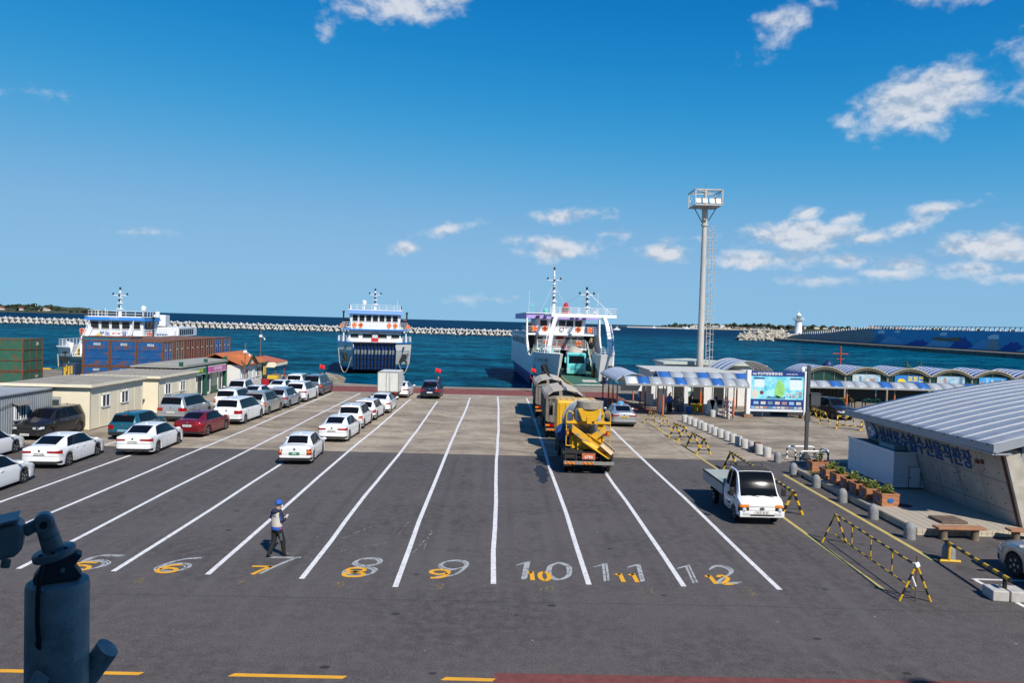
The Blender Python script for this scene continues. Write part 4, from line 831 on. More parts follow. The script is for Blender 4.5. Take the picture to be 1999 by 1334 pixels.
# drum
g = MB(); g.lathe([(.0, -.05), (.50, -.05), (.54, 0), (.58, .25), (.78, .95), (1.02, 1.9), (1.10, 2.5), (1.08, 3.1), (.95, 3.9), (.72, 4.45), (.0, 4.5)], 28, ax='y'); part('drum', g, m_drum, cm, (0, 1.3, 2.80), (-.225, 0, 0), smooth=True, angle=50)
g = MB(); g.lathe([(1.03, 1.92), (1.105, 1.94), (1.105, 2.08), (1.05, 2.10)], 28, ax='y'); part('drum_ring', g, m_steel, cm, (0, 1.3, 2.80), (-.225, 0, 0), smooth=True)
# rear pedestal
g = MB()
for sd in (1, -1):
    g.beam((sd*.80, 1.0, 1.12), (sd*.72, .95, 3.05), .13, .10); g.beam((sd*.80, 1.9, 1.12), (sd*.74, 1.05, 2.5), .10, .10); g.beam((sd*.72, .95, 3.05), (sd*.55, .9, 3.45), .09, .07)
g.box(-1.12, 1.12, .66, .78, 2.46, 2.58); g.prism([(-.86, 1.2), (-.42, 1.2), (-.50, 2.46), (-.80, 2.46)], 'y', .82, .92); g.prism([(.42, 1.2), (.86, 1.2), (.80, 2.46), (.50, 2.46)], 'y', .82, .92); g.box(-.85, .85, .9, 1.0, 1.2, 1.32); part('pedestal', g, m_tyellow, cm, bevel=.012)
g = MB(); g.box(-.55, .62, .62, .9, 1.16, 1.92); pn = part('gearbox_panel', g, m_tyellow, cm, bevel=.03)
g = MB(); g.lathe([(0, -.06), (.30, -.05), (.33, 0), (.33, .03)], 18, ax='y'); part('round_cover', g, m_tyellow, pn, (-.12, .60, 1.5), smooth=True)
g = MB(); g.path([(-.12+.40*cos(a), .54, 1.5+.42*sin(a)) for a in [i*.45-2.2 for i in range(11)]], .022); part('hose', g, m_trim, pn)
# hopper
g = MB(); g.prism([(-.34, 2.62), (.34, 2.62), (.60, 3.26), (-.60, 3.26)], 'y', .35, 1.05); hp = part('hopper', g, m_tyellow, cm, bevel=.03)
g = MB(); g.lathe([(.48, 3.20), (.64, 3.24), (.68, 3.60), (.64, 3.64), (.60, 3.60), (.46, 3.28)], 20, (0, .7, 0)); o = part('hopper_rim', g, m_slurry, hp, smooth=True); o.scale = (1, .72, 1); o.location = (.05, .2, 0)
g = MB(); g.box(-.12, .12, .30, .36, 2.52, 2.85); part('bracket', g, m_tyellow, hp)
# V collector and chute
g = MB()
for sd in (1, -1): g.prism([(sd*.84, 2.45), (sd*.86, 2.08), (sd*.10, 1.50), (-sd*.04, 1.62), (sd*.02, 1.86), (sd*.52, 2.22)], 'y', .40, .62)
part('collector', g, mat('worn_yellow', (.62, .34, .02), .5, var=.15, vs=3, dirt=(.17, .20, .24), ds=3.2, dth=.53), cm, bevel=.02)
def chute(p, q, w, m, nm, par, lip=.12):
    p, q = Vector(p), Vector(q); d = (q-p).normalized(); a = d.cross(Vector((0, -1, .35)).normalized()).normalized(); n = a.cross(d).normalized(); g = MB()
    def fn(u, v): t = (v-.5)*pi; return tuple(p+(q-p)*u+a*(w*.5*sin(t))-n*(w*.5*cos(t))*.8)
    g.grid(fn, 8, 8); o = part(nm, g, m, par, smooth=True, angle=60); s = o.modifiers.new('wall', 'SOLIDIFY'); s.thickness = .025; return o
ch = chute((-.22, .36, 1.84), (1.06, -.12, 1.06), .50, m_tyellow, 'chute', cm); chute((.62, .02, 1.62), (1.16, -.18, 1.18), .34, mat('chute_inner', (.52, .40, .26), .7, var=.2, vs=5), 'chute_extension', ch)
g = MB(); g.path([(.1, .45, 1.85), (.05, .35, 1.3), (.45, .3, 1.14), (.85, .25, 1.16)], .035); g.tube((.7, .2, 1.0), (.7, .2, 1.2), .03); part('chute_strut', g, m_tyellow, cm)
for sd in (1, -1):
    g = MB(); x = sd*1.10
    for xx in (x-sd*.0, x-sd*.34): g.tube((xx, .72, 1.35), (xx, .74, 2.95), .026)
    for z in (1.35, 1.85, 2.15): g.tube((x, .72, z), (x-sd*.34, .72, z), .024)
    g.path([(x, .74, 2.95), (x-sd*.1, .76, 3.10), (x-sd*.34, .76, 2.98)], .026); g.prism([(x, 2.46), (x-sd*.5, 2.46), (x-sd*.45, 2.70)], 'y', .70, .74)
    part('service_ladder', g, m_tyellow, cm)
    g = MB(); g.box(x-sd*.36, x, .66, .72, 1.90, 2.10); lg = part('tail_light', g, m_trim, cm); g = MB(); g.box(min(x-sd*.34, x-sd*.16), max(x-sd*.34, x-sd*.16), .64, .66, 1.92, 2.08); part('lens', g, m_tail, lg); g = MB(); g.box(min(x-sd*.14, x-sd*.02), max(x-sd*.14, x-sd*.02), .64, .66, 1.92, 2.08); part('lens', g, m_amber, lg)
g = MB(); g.lathe([(0, -.42), (.42, -.38), (.46, -.3), (.46, .3), (.42, .38), (0, .42)], 20, ax='y'); part('water_tank', g, mat('tank_blue', (.015, .07, .22), .45, var=.1), cm, (-1.0, 3.3, 1.62), smooth=True)
g = MB(); g.box(-1.22, 1.22, 6.45, 8.55, .95, 3.0); cb = part('cab', g, m_tyellow, cm, bevel=.12)
for k in range(7): g = MB(); g.box(-1.05+k*.33, -.93+k*.33, 6.42, 6.46, 1.3, 2.85); part('rib', g, m_tyellow, cb)
for k in range(6): g = MB(); g.box(-.95+k*.36, -.83+k*.36, 6.6, 8.3, 2.99, 3.03); part('roof_rib', g, m_tyellow, cb)
for sd in (1, -1): g = MB(); g.box(sd*1.225-.004, sd*1.225+.004, 7.2, 8.2, 1.95, 2.7); part('side_window', g, m_glass, cb); g = MB(); g.obox((sd*1.46, 8.0, 2.25), (.22, .1, .62)); mo = part('mirror', g, m_trim, cb, bevel=.03); g = MB(); g.path([(sd*1.2, 8.2, 2.75), (sd*1.42, 8.1, 2.72), (sd*1.46, 8.0, 2.55)], .02); part('mirror_arm', g, m_trim, mo)
g = MB(); g.box(-1.0, 1.0, 8.52, 8.57, 1.95, 2.75); part('windscreen', g, m_glass, cb)

# ---- grey dump trucks with folded covers
m_dump = mat('dump_grey', (.17, .15, .135), .65, .1, var=.25, vs=2, dirt=(.26, .18, .11), ds=1.6, dth=.60); m_cover = mat('cover_panel', (.46, .41, .34), .8, var=.18, vs=2.5, dirt=(.30, .24, .18), ds=2, dth=.62)
def dump(label, x, y, sc=1.0):
    t = thing('dump_truck', label, 'truck', (x, y, 0), -.012, 'grey dump trucks waiting in line'); t.scale = (sc, sc, sc)
    g = MB(); g.prism([(-1.10, 1.08), (1.10, 1.08), (1.24, 1.35), (1.24, 2.68), (-1.24, 2.68), (-1.24, 1.35)], 'y', .1, 6.0); bd = part('tub', g, m_dump, t, bevel=.02)
    for sd in (1, -1):
        for k in range(9): g = MB(); g.box(sd*1.25-.05, sd*1.25+.05, .2+k*.70, .32+k*.70, 1.3, 2.64); part('side_rib', g, m_dump, bd)
        g = MB(); g.box(sd*1.26-.07, sd*1.26+.07, .08, 6.05, 2.62, 2.76); part('top_rail', g, m_dump, bd)
        g = MB(); g.box(sd*1.17-.06, sd*1.17+.06, .02, .1, 1.2, 3.0); part('tail_post', g, m_dump, bd)
        for k in range(2):                                        # folded cover wings
            y0, y1 = .35+k*2.9, 2.95+k*2.9; zt = 3.14-.05*k
            g = MB(); g.add([(sd*1.22, y0, 2.78), (sd*.80, y0, zt-.08), (sd*.80, y1, zt-.02), (sd*1.22, y1, 2.80), (sd*1.20, y0, 2.72), (sd*.80, y0, zt-.13), (sd*.80, y1, zt-.07), (sd*1.20, y1, 2.74)], [(0,1,2,3), (7,6,5,4), (0,4,5,1), (1,5,6,2), (2,6,7,3), (3,7,4,0)]); part('cover_wing', g, m_cover, bd)
            g = MB(); g.add([(sd*.78, y0+.12, zt-.05), (sd*.12, y0+.05, zt+.10), (sd*.12, y1-.2, zt+.14), (sd*.78, y1-.12, zt), (sd*.78, y0+.12, zt-.13), (sd*.12, y0+.05, zt+.02), (sd*.12, y1-.2, zt+.06), (sd*.78, y1-.12, zt-.08)], [(0,1,2,3), (7,6,5,4), (0,4,5,1), (1,5,6,2), (2,6,7,3), (3,7,4,0)]); part('cover_wing', g, m_cover, bd)
        for y in (1.1, 2.4, 5.6, 7.2): wheel(t, sd*1.05, y, .5, .28, True, sd)
        g = MB(); g.box(sd*.92-.3, sd*.92+.3, .18, .24, .82, .98); lt = part('tail_light', g, m_tail, t); g = MB(); g.box(sd*.92-.3, sd*.92-.05, .16, .18, .84, .96); part('lens', g, m_amber, lt); g = MB(); g.box(sd*.92-.28, sd*.92+.28, .3, .32, .35, .9); part('mudflap', g, m_tyre, t)
    for k in range(5): g = MB(); g.box(-1.0+k*.46, -.88+k*.46, .05, .1, 1.15, 2.6); part('gate_rib', g, m_dump, bd)
    g = MB(); g.box(-1.25, 1.25, .02, .12, 2.58, 2.74); part('gate_beam', g, m_dump, bd)
    g = MB(); g.box(-1.2, 1.2, .12, .22, .55, .70); bm_ = part('rear_bumper', g, m_steel, t); g = MB(); g.box(-1.15, -.5, .105, .118, .56, .69); part('chevron_panel', g, m_chev, bm_)
    g = MB(); g.box(-.45, .45, .2, 8.0, .70, 1.06); part('chassis', g, m_frame, t)
    ld = MB(); ld.grid(lambda u, v: (-1.1+2.2*u, .3+5.5*v, 2.62+.33*sin(pi*u)*sin(pi*v)**.5+.03*sin(9*u+7*v)), 8, 10); part('load', ld, mat('load_gravel', (.26, .23, .19), .95, var=.3, vs=6, bump=.5, bs=9), t)
    g = MB(); g.box(-1.2, 1.2, 6.3, 8.3, .95, 2.75); cb = part('cab', g, paint('dump_cab', (.09, .10, .10)), t, bevel=.12); g = MB(); g.box(-1, 1, 8.28, 8.32, 1.7, 2.5); part('windscreen', g, m_glass, cb)
    return t
dump('grey dump truck with folded covers directly ahead of the yellow mixer', 4.30, 47.2); dump('grey dump truck with folded covers second ahead of the mixer, nearer the quay', 4.1, 57.4, .97)
# ---- white box truck
bt = thing('box_truck', 'white box truck with closed rear doors at the head of the middle lane', 'truck', (-10.05, 67.3, 0), 0)
m_box = mat('box_white', (.60, .60, .57), .5, var=.08, vs=2, dirt=(.40, .38, .34), ds=1.2, dth=.66)
g = MB(); g.box(-.93, .93, .02, 3.4, .80, 2.62); bx = part('cargo_box', g, m_box, bt, bevel=.015)
for x in (-.47, .47): g = MB(); g.box(x-.44, x+.44, -.02, .015, .86, 2.54); dd = part('rear_door', g, m_box, bx, bevel=.01); g = MB(); g.tube((x*.35, -.04, .9), (x*.35, -.04, 2.5), .02); part('lock_bar', g, m_chrome, dd)
g = MB()
for x in (-.93, .93): g.box(x-.03, x+.03, -.03, .05, .8, 2.62)
g.box(-.93, .93, -.03, .05, 2.57, 2.64); g.box(-.93, .93, -.03, .05, .78, .85); part('door_frame', g, m_steel, bx)
g = MB(); g.box(-.8, .8, .05, .15, .42, .56); part('rear_bumper', g, m_frame, bt); g = MB(); g.box(-.4, .4, .2, 4.8, .5, .8); part('chassis', g, m_frame, bt)
for sd in (1, -1):
    g = MB(); g.box(sd*.7-.14, sd*.7+.14, .03, .06, .60, .72); part('tail_light', g, m_tail, bt)
    for y in (1.0, 4.0): wheel(bt, sd*.74, y, .33, .22, True, sd)
g = MB(); g.prism([(3.5, .5), (5.1, .5), (5.15, 1.1), (4.8, 1.95), (3.5, 2.0)], 'x', -.86, .86); cb = part('cab', g, P_WHITE, bt, bevel=.05)
g = MB(); g.box(-.2, .2, -.02, .0, .62, .74); part('license_plate', g, m_plateg, bt)
# ---- turquoise mixer driving off the ferry
tm = thing('concrete_mixer', 'turquoise concrete mixer truck on the ramp deck of the open ferry', 'truck', (10.15, 98.2, .66), pi-.03)
m_turq = paint('turquoise', (.16, .62, .60)); m_turqd = paint('turquoise_dark', (.05, .36, .38))
g = MB(); g.prism([(-.1, .35), (1.95, .35), (2.0, 1.2), (1.80, 2.75), (1.6, 2.95), (-.1, 2.95)], 'x', -1.24, 1.24); cb = part('cab', g, m_turq, tm, bevel=.08)
g = MB(); g.add([(-1.02, 1.985, 1.62), (1.02, 1.985, 1.62), (.98, 1.87, 2.55), (-.98, 1.87, 2.55)], [(0, 1, 2, 3)]); part('windscreen', g, m_glass, cb)
g = MB(); g.box(-1.05, 1.05, 1.78, 1.95, 2.58, 2.80); part('sun_visor', g, m_turqd, cb)
for k in range(4): g = MB(); g.box(-.85+.06*k, .85-.06*k, 1.99, 2.03, .72+k*.17, .80+k*.17); part('grille_bar', g, m_turqd, cb)
g = MB(); g.box(-1.25, 1.25, 1.9, 2.1, .25, .62); bp_ = part('bumper', g, m_turq, tm, bevel=.05); g = MB(); g.box(-.3, .3, 2.1, 2.12, .30, .44); part('license_plate', g, m_plateg, bp_); g = MB(); g.box(-.8, .8, 2.095, 2.11, .48, .54); part('air_slot', g, m_trim, bp_)
for sd in (1, -1):
    g = MB(); g.prism([(sd*.78, .68), (sd*1.2, .66), (sd*1.22, .95), (sd*.95, .85)], 'y', 1.95, 2.08); part('headlight', g, m_head, tm)
    g = MB(); g.obox((sd*1.46, 1.85, 2.0), (.24, .14, .75)); part('mirror', g, m_turq, tm, bevel=.05)
    for y in (1.0, -1.0, -4.0, -5.4): wheel(tm, sd*1.05, y, .5, .3, True, sd)
    g = MB(); g.box(sd*1.245-.004, sd*1.245+.004, .6, 1.6, 1.7, 2.5); part('side_window', g, m_glass, cb)
g = MB(); g.lathe([(0, -.05), (.75, 0), (1.15, 1.0), (1.2, 2.2), (.9, 3.6), (.5, 4.6), (0, 4.7)], 24, ax='y'); part('drum', g, mat('drum_tan', (.45, .40, .33), .6, var=.15), tm, (0, -.4, 2.05), (pi-.2, 0, 0), smooth=True, angle=50)
g = MB(); g.box(-.45, .45, -6.5, 1.6, .55, .9); part('chassis', g, m_frame, tm)
# ================================================================== ferries
m_shipw = mat('ship_white', (.74, .75, .76), .45, var=.06, vs=.8, dirt=(.55, .48, .38), ds=.7, dth=.72); m_shipg = mat('ship_grey_white', (.74, .73, .71), .5, var=.08, vs=.6, dirt=(.42, .34, .25), ds=.9, dth=.70)
m_navy = mat('hull_navy', (.012, .030, .085), .5, var=.2, vs=.7); m_boot = mat('hull_boot', (.16, .025, .02), .7, var=.3); m_blue = mat('ship_blue', (.02, .17, .50), .45, var=.06); m_shipglass = mat('ship_glass', (.02, .026, .03), .08)
m_deckg = mat('deck_green', (.035, .12, .085), .75, var=.25, vs=.9, dirt=(.20, .19, .16), ds=.8, dth=.62); m_ramp = mat('ramp_steel', (.016, .020, .030), .6, .2, var=.3, vs=2); m_rampb = mat('ramp_blue', (.018, .075, .27), .55, var=.2); m_rampr = mat('ramp_beam', (.030, .024, .022), .7, var=.3, vs=3, dirt=(.12, .06, .03), ds=2, dth=.6)
m_buoy = mat('lifebuoy_orange', (.72, .13, .02), .6); m_railw = mat('rail_white', (.72, .73, .74), .5); m_anchor = mat('anchor_black', (.012, .012, .013), .7); m_redsign = mat('sign_red', (.55, .02, .04), .5); m_rope = mat('rope', (.45, .40, .30), .9)
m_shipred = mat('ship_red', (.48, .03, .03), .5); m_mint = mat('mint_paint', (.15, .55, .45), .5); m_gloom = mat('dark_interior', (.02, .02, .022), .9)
def rail(mb, pts, h=1.0, bars=3, step=1.2, r=.025):
    for a, b in zip(pts[:-1], pts[1:]):
        a, b = Vector(a), Vector(b); n = max(1, int((b-a).length/step)); up = Vector((0, 0, 1))
        for i in range(n+1): p = a+(b-a)*i/n; mb.tube(p, p+up*h, r, n=5)
        for k in range(1, bars+1): mb.tube(a+up*h*k/bars, b+up*h*k/bars, r*.9, n=5)
    return mb
_buoy = MB(); _buoy.lathe([(.26, -.06), (.34, -.075), (.40, 0), (.34, .075), (.26, .06), (.22, 0), (.26, -.06)], 18, ax='y'); _buoy = _buoy.mesh('lifebuoy', m_buoy, True, 60)
_band = MB()
for k in range(4): a = k*pi/2+pi/4; _band.obox((.31*cos(a), -.005, .31*sin(a)), (.19, .160, .05), (0, -a, 0))
_band = _band.mesh('band', m_shipw)
def lifebuoy(par, x, y, z, s=1.0): o = put('lifebuoy', _buoy, par, (x, y, z), (0, 0, 0), (s,)*3); put('band', _band, o); return o
def windows(par, xs, w, z0, z1, y, lean=0., name='window'):
    """row of panes on a front wall at y (facing -y), each with a frame"""
    for x in xs:
        g = MB(); g.add([(x-w/2, y-.03, z0), (x+w/2, y-.03, z0), (x+w/2, y-.03-lean, z1), (x-w/2, y-.03-lean, z1)], [(0, 1, 2, 3)]); p = part(name, g, m_shipglass, par)
        g = MB(); t = .06
        for (xa, za, xb, zb) in ((x-w/2, z0, x+w/2, z0), (x-w/2, z1, x+w/2, z1), (x-w/2, z0, x-w/2, z1), (x+w/2, z0, x+w/2, z1)):
            f = lambda z: y-.045-lean*(z-z0)/(z1-z0); g.beam((xa, f(za), za), (xb, f(zb), zb), t, t)
        part('window_frame', g, m_shipw, p)
def loft(levels):
    """levels: list of (z, polygon[(x,y)]) with equal counts -> closed side walls with caps"""
    mb = MB(); n = len(levels[0][1])
    for z, p in levels: mb.v += [(x, y, z) for x, y in p]
    for k in range(len(levels)-1):
        for i in range(n): mb.f.append([k*n+i, k*n+(i+1) % n, (k+1)*n+(i+1) % n, (k+1)*n+i]); mb.m.append(0)
    mb.f.append(list(range(n))); mb.m.append(0); mb.f.append([(len(levels)-1)*n+i for i in range(n)]); mb.m.append(0); return mb
def anchor(par, x, y, z, sd):
    g = MB(); g.obox((x, y, z), (.34, .5, 1.5), (0, .5*sd, 0)); g.obox((x+.30*sd, y-.05, z-.45), (.28, .35, .8), (0, -.7*sd, 0)); g.obox((x-.35*sd, y-.05, z-.3), (.25, .3, .6), (0, 1.2*sd, 0)); g.obox((x, y+.1, z+.1), (.8, .3, 1.1), (0, .3*sd, 0)); return part('anchor', g, m_anchor, par, bevel=.06)
def mast(par, x, y, z0, z1, m=None):
    m = m or m_shipw; h = z1-z0; g = MB(); g.tube((x, y, z0), (x, y, z1-.4), .30 if h > 5 else .24, .10, 8); o = part('mast', g, m, par, smooth=True)
    g = MB()
    for k, f in enumerate((.25, .45, .62, .8)): g.lathe([(0, z0+h*f), (.55-.1*k, z0+h*f), (.55-.1*k, z0+h*f+.1), (0, z0+h*f+.1)], 10, (x, y, 0))
    g.beam((x-1.0, y, z0+h*.72), (x+1.0, y, z0+h*.72), .08); part('platform', g, m, o)
    g = MB(); g.lathe([(0, z1-.4), (.14, z1-.4), (.14, z1), (0, z1)], 8, (x, y, 0))
    for f in (.33, .53, .70): g.lathe([(0, z0+h*f), (.16, z0+h*f), (.16, z0+h*f+.25), (0, z0+h*f+.25)], 8, (x, y-.35, 0))
    for s in (-1, 1): g.lathe([(0, 0), (.13, 0), (.13, .28), (0, .28)], 8, (x+s*.95, y, z0+h*.735))
    part('mast_light', g, m_trim, o); return o
def ferry(label, loc, rz, hb, rh, L, zb, ramp, house, wh, roofz, text1, mast_top, whtext=False):
    """bow at local y=0 looking to -y; hb half beam, rh half ramp width, zb bulwark height over the water"""
    t = thing('car_ferry', label, 'ferry', loc, rz, 'car ferries in the harbour')
    def plan(w, bow, cut): return [(-rh, bow), (rh, bow), (w, bow+cut), (w, L), (-w, L), (-w, bow+cut)]
    part('lower_hull', loft([(-1.2, plan(hb*.80, 6.0, 2.4)), (.35, plan(hb*.90, 4.2, 2.5)), (1.0, plan(hb*.97, 3.0, 2.4))]), [m_boot], t)
    part('hull', loft([(1.0, plan(hb*.97, 3.0, 2.4)), (1.6, plan(hb*.985, 2.2, 2.3)), (zb-1.2, plan(hb, .55, 2.2))]), m_shipg, t)
    g = loft([(.86, plan(hb*.985, 2.9, 2.4)), (1.15, plan(hb*1.0, 2.75, 2.4))]); part('rubbing_strake', g, m_blue, t)
    g = loft([(.30, plan(hb*.915, 4.1, 2.5)), (.855, plan(hb*.965, 3.1, 2.45))]); part('hull_band', g, m_navy, t)
    # bulwark wings either side of the ramp opening
    for sd in (1, -1):
        g = MB(); P0 = [(sd*rh, .55), (sd*hb, 2.75), (sd*hb, 9.5)]; P1 = [(sd*rh, 0), (sd*(hb+.05), 2.2), (sd*(hb+.05), 9.5)]
        for (a, b), (c, d) in zip(zip(P0[:-1], P0[1:]), zip(P1[:-1], P1[1:])):
            n = Vector((b[1]-a[1], a[0]-b[0], 0)).normalized()*(-.12*sd)
            vs = [(a[0], a[1], zb-1.25), (b[0], b[1], zb-1.25), (d[0], d[1], zb), (c[0], c[1], zb)]; g.add(vs+[(v[0]+n.x, v[1]+n.y, v[2]) for v in vs], [(0,1,2,3), (7,6,5,4), (0,4,5,1), (1,5,6,2), (2,6,7,3), (3,7,4,0)])
        w = part('bulwark', g, m_shipg, t); g = MB(); g.beam((sd*rh, -.02, zb+.03), (sd*(hb+.05), 2.18, zb+.03), .22, .14); g.beam((sd*(hb+.05), 2.2, zb+.03), (sd*(hb+.05), 9.5, zb+.03), .22, .14); part('cap_rail', g, m_blue if ramp == 'up' else m_shipw, w)
        g = MB(); g.add([(sd*rh, -.05, zb-.1), (sd*(rh+.9), .9, zb+.05), (sd*(rh+.9), 1.1, zb+.75), (sd*(rh-.3), .2, zb+.6), (sd*(rh-.05), -.05, zb-1.0)], [(0, 1, 2, 3), (0, 3, 4)]); part('ramp_cheek', g, m_shipw, w)
        g = MB(); rail(g, [(sd*(rh+1.0), 1.1, zb), (sd*hb, 2.6, zb), (sd*hb, 9, zb)], .95, 3, 1.0, .035); part('railing', g, m_railw, t)
        anchor(t, sd*(rh+hb)/2, 1.2, zb*.52, sd)
        g = MB(); pts = [(sd*(hb-.1), 2.0, zb-1.0)]+[(sd*(hb-.1+(rh-hb+.3)*u), 1.9-1.9*u, zb*.55-(zb*.55-.3)*sin(pi*u)) for u in [i/9 for i in range(1, 10)]]; g.path(pts, .06, 5); part('mooring_rope', g, m_rope, t)
        g = MB(); g.box(sd*(rh+hb)/2-.14, sd*(rh+hb)/2+.14, 1.0, 1.35, zb-.9, zb-.62); part('fairlead', g, m_trim, t)
    if ramp == 'up':
        g = MB(); g.add([(-rh, .0, zb), (rh, 0, zb), (rh, 2.4, .75), (-rh, 2.4, .75), (-rh, .25, zb), (rh, .25, zb), (rh, 2.65, .75), (-rh, 2.65, .75)], [(0,1,2,3), (7,6,5,4), (0,4,5,1), (1,5,6,2), (2,6,7,3), (3,7,4,0)]); rp = part('ramp', g, m_rampb, t)
        n = 13
        for i in range(n): x = -rh+.1+(2*rh-.2)*i/(n-1); g = MB(); g.beam((x, -.10, zb+.02), (x, 2.30, .72), .20 if i % 2 == 0 else .10, .16); part('ramp_beam', g, m_rampr, rp)
        for k in range(4): f = (k+.4)/4; g = MB(); g.beam((-rh, .02+2.4*f, zb-(zb-.75)*f), (rh, .02+2.4*f, zb-(zb-.75)*f), .08, .10); part('ramp_crossbar', g, m_ramp, rp)
        g = MB(); g.beam((-rh, -.08, zb+.02), (rh, -.08, zb+.02), .2, .16); part('ramp_edge', g, m_rampr, rp)
    else:
        g = MB(); g.add([(-rh, .5, 2.1), (rh, .5, 2.1), (rh+.3, -3.6, 1.6), (-rh-.3, -3.6, 1.6), (-rh, .5, 1.9), (rh, .5, 1.9), (rh+.3, -3.6, 1.52), (-rh-.3, -3.6, 1.52)], [(0,1,2,3), (7,6,5,4), (0,4,5,1), (1,5,6,2), (2,6,7,3), (3,7,4,0)]); rp = part('ramp', g, m_deckg, t)
        g = MB(); g.add([(-rh*.2, .2, 2.08), (-rh*.1, .2, 2.08), (rh*.6, -3.2, 1.67), (rh*.45, -3.2, 1.67)], [(0, 1, 2, 3)]); part('yellow_mark', g, mat('kerb_yellow', (.6, .4, .04)), rp)
        for sd in (1, -1): g = MB(); g.beam((sd*(rh+.4), 2.6, 1.8), (sd*(rh+.4), 7.2, 6.6), .5, .3); b = part('boarding_stair', g, m_shipw, t); g2 = MB(); rail(g2, [(sd*(rh+.6), 2.6, 2.0), (sd*(rh+.6), 7.2, 6.7)], 1.0, 2, 1.1, .04); part('stair_rail', g2, m_railw, b); g = MB(); g.obox((sd*(rh-.1), 2.2, 3.0), (.12, .5, 1.9), (0, 0, 0)); part('striped_post', g, stripes_post, t)
    g = MB(); g.box(-hb+.3, hb-.3, 3, L-.4, zb-1.25, zb-1.2); part('deck', g, m_deckg, t)
    # passenger house
    (hw, y0, y1, z0, z1, dw) = house
    g = MB(); g.box(-hw, hw, y0, y1, z0, z1); hs = part('deck_house', g, m_shipw, t)
    g = MB(); g.box(-dw, dw, y0-.9, y1+3, z1, z1+.28); dk = part('upper_deck', g, m_shipw, t); g = MB(); g.box(-dw-.02, dw+.02, y0-.95, y0-.90, z1+.02, z1+.26); part('deck_edge', g, m_blue if ramp == 'up' else m_shipw, dk)
    for sd in (1, -1):
        g = MB(); rail(g, [(sd*(wh[0]+.2), y0-.8, z1+.28), (sd*(dw-.1), y0-.8, z1+.28), (sd*(dw-.1), y1, z1+.28)], 1.05, 3, 1.1, .035); part('deck_railing', g, m_railw, dk)
        g = MB(); g.tube((sd*(dw-.3), y0-.4, z0-.6), (sd*(dw-.3), y0-.4, z1), .12); part('deck_post', g, m_shipw, dk); g = MB(); g.tube((sd*(dw-.15), y0+1.5, z1+.2), (sd*(dw-.15), y0+1.5, z1+3.1), .13); g.box(sd*(dw-.15)-.2, sd*(dw-.15)+.2, y0+1.3, y0+1.7, z1+2.9, z1+3.2); part('vent_pipe', g, m_trim, dk)
        lifebuoy(dk, sd*(dw-.02), y0-.6, z1+.75, .95)
    wz = (z0+z1)/2
    if ramp == 'up':
        windows(hs, (-hw*.78, hw*.78), hw*.32, wz-.10, wz+.55, y0); windows(hs, (-hw*.30, hw*.28), hw*.36, wz-.10, wz+.55, y0)
        g = MB(); g.box(-.55, .55, y0-.16, y0-.06, z0-.15, wz+.75); sg = part('notice_board', g, m_redsign, t, bevel=.02); g = MB(); g.box(-.42, .42, y0-.18, y0-.162, wz-.10, wz+.66); part('notice', g, mat('notice_teal', (.45, .62, .60), .5), sg)
        g = MB(); g.box(-.5, .5, y0-.19, y0-.162, z0+.36, z0+.42); part('notice_line', g, m_shipw, sg)
    # wheelhouse
    (ww, wt, wy0, wy1, wz0, wz1, lean, nwin) = wh
    g = MB(); g.add([(-ww, wy0, wz0), (ww, wy0, wz0), (ww, wy1, wz0), (-ww, wy1, wz0), (-wt, wy0-lean, wz1), (wt, wy0-lean, wz1), (wt, wy1, wz1), (-wt, wy1, wz1)], [(3,2,1,0), (4,5,6,7), (0,1,5,4), (1,2,6,5), (2,3,7,6), (3,0,4,7)]); wo_ = part('wheelhouse', g, m_shipw, t)
    za, zc = wz0+(wz1-wz0)*.50, wz0+(wz1-wz0)*.93; pitch = 2*ww*.97/nwin; yb = wy0-lean*.50-.01
    windows(wo_, [-ww*.97+pitch*(i+.5) for i in range(nwin)], pitch*.80, za, zc, yb, lean*.43)
    for sd in (1, -1):
        for k in range(2): g = MB(); g.box(sd*(ww+wt)/2-.03+sd*.12, sd*(ww+wt)/2+.03+sd*.12, wy0+.5+k*1.6, wy0+1.8+k*1.6, za, zc); part('side_window', g, m_shipglass, wo_)
    g = MB(); g.add([(-wt-.35, wy0-lean-.55, wz1), (wt+.35, wy0-lean-.55, wz1), (wt+.35, wy1+.4, wz1), (-wt-.35, wy1+.4, wz1), (-wt-.1, wy0-lean-.25, roofz), (wt+.1, wy0-lean-.25, roofz), (wt+.1, wy1+.3, roofz), (-wt-.1, wy1+.3, roofz)], [(3,2,1,0), (4,5,6,7), (0,1,5,4), (1,2,6,5), (2,3,7,6), (3,0,4,7)]); rf = part('roof_fascia', g, m_blue, t)
    text(text1, (roofz-wz1)*.62, m_shipw, rf, (0, wy0-lean-.44, (wz1+roofz)/2), (radians(112), 0, 0))
    g = MB(); g.box(-wt-.2, wt+.2, wy0-lean-.3, wy1+.4, roofz, roofz+.14); part('roof', g, m_shipw, t)
    g = MB(); rail(g, [(-wt, wy1, roofz+.14), (-wt, wy0, roofz+.14), (wt, wy0, roofz+.14), (wt, wy1, roofz+.14)], .75, 2, 1.2, .03); part('roof_railing', g, m_railw, t)
    mast(t, -.1, wy0+1.6, roofz+.1, mast_top)
    g = MB(); g.tube((0, 0, 0), (0, 0, .9), .09); g.lathe([(0, .8), (.30, .88), (.40, 1.15), (.34, 1.45), (0, 1.62)], 14); part('radome', g, m_shipw, t, (-1.9 if ramp == 'up' else wt-.5, wy0+1.2, roofz+.14), smooth=True)
    for x in (-wt, wt): g = MB(); g.box(x-.16, x+.16, wy0-.6, wy0-.2, wz1+.2, wz1+.6); g.tube((x, wy0-.2, roofz), (x, wy0-.2, roofz+.9), .06); part('searchlight', g, m_trim, t)
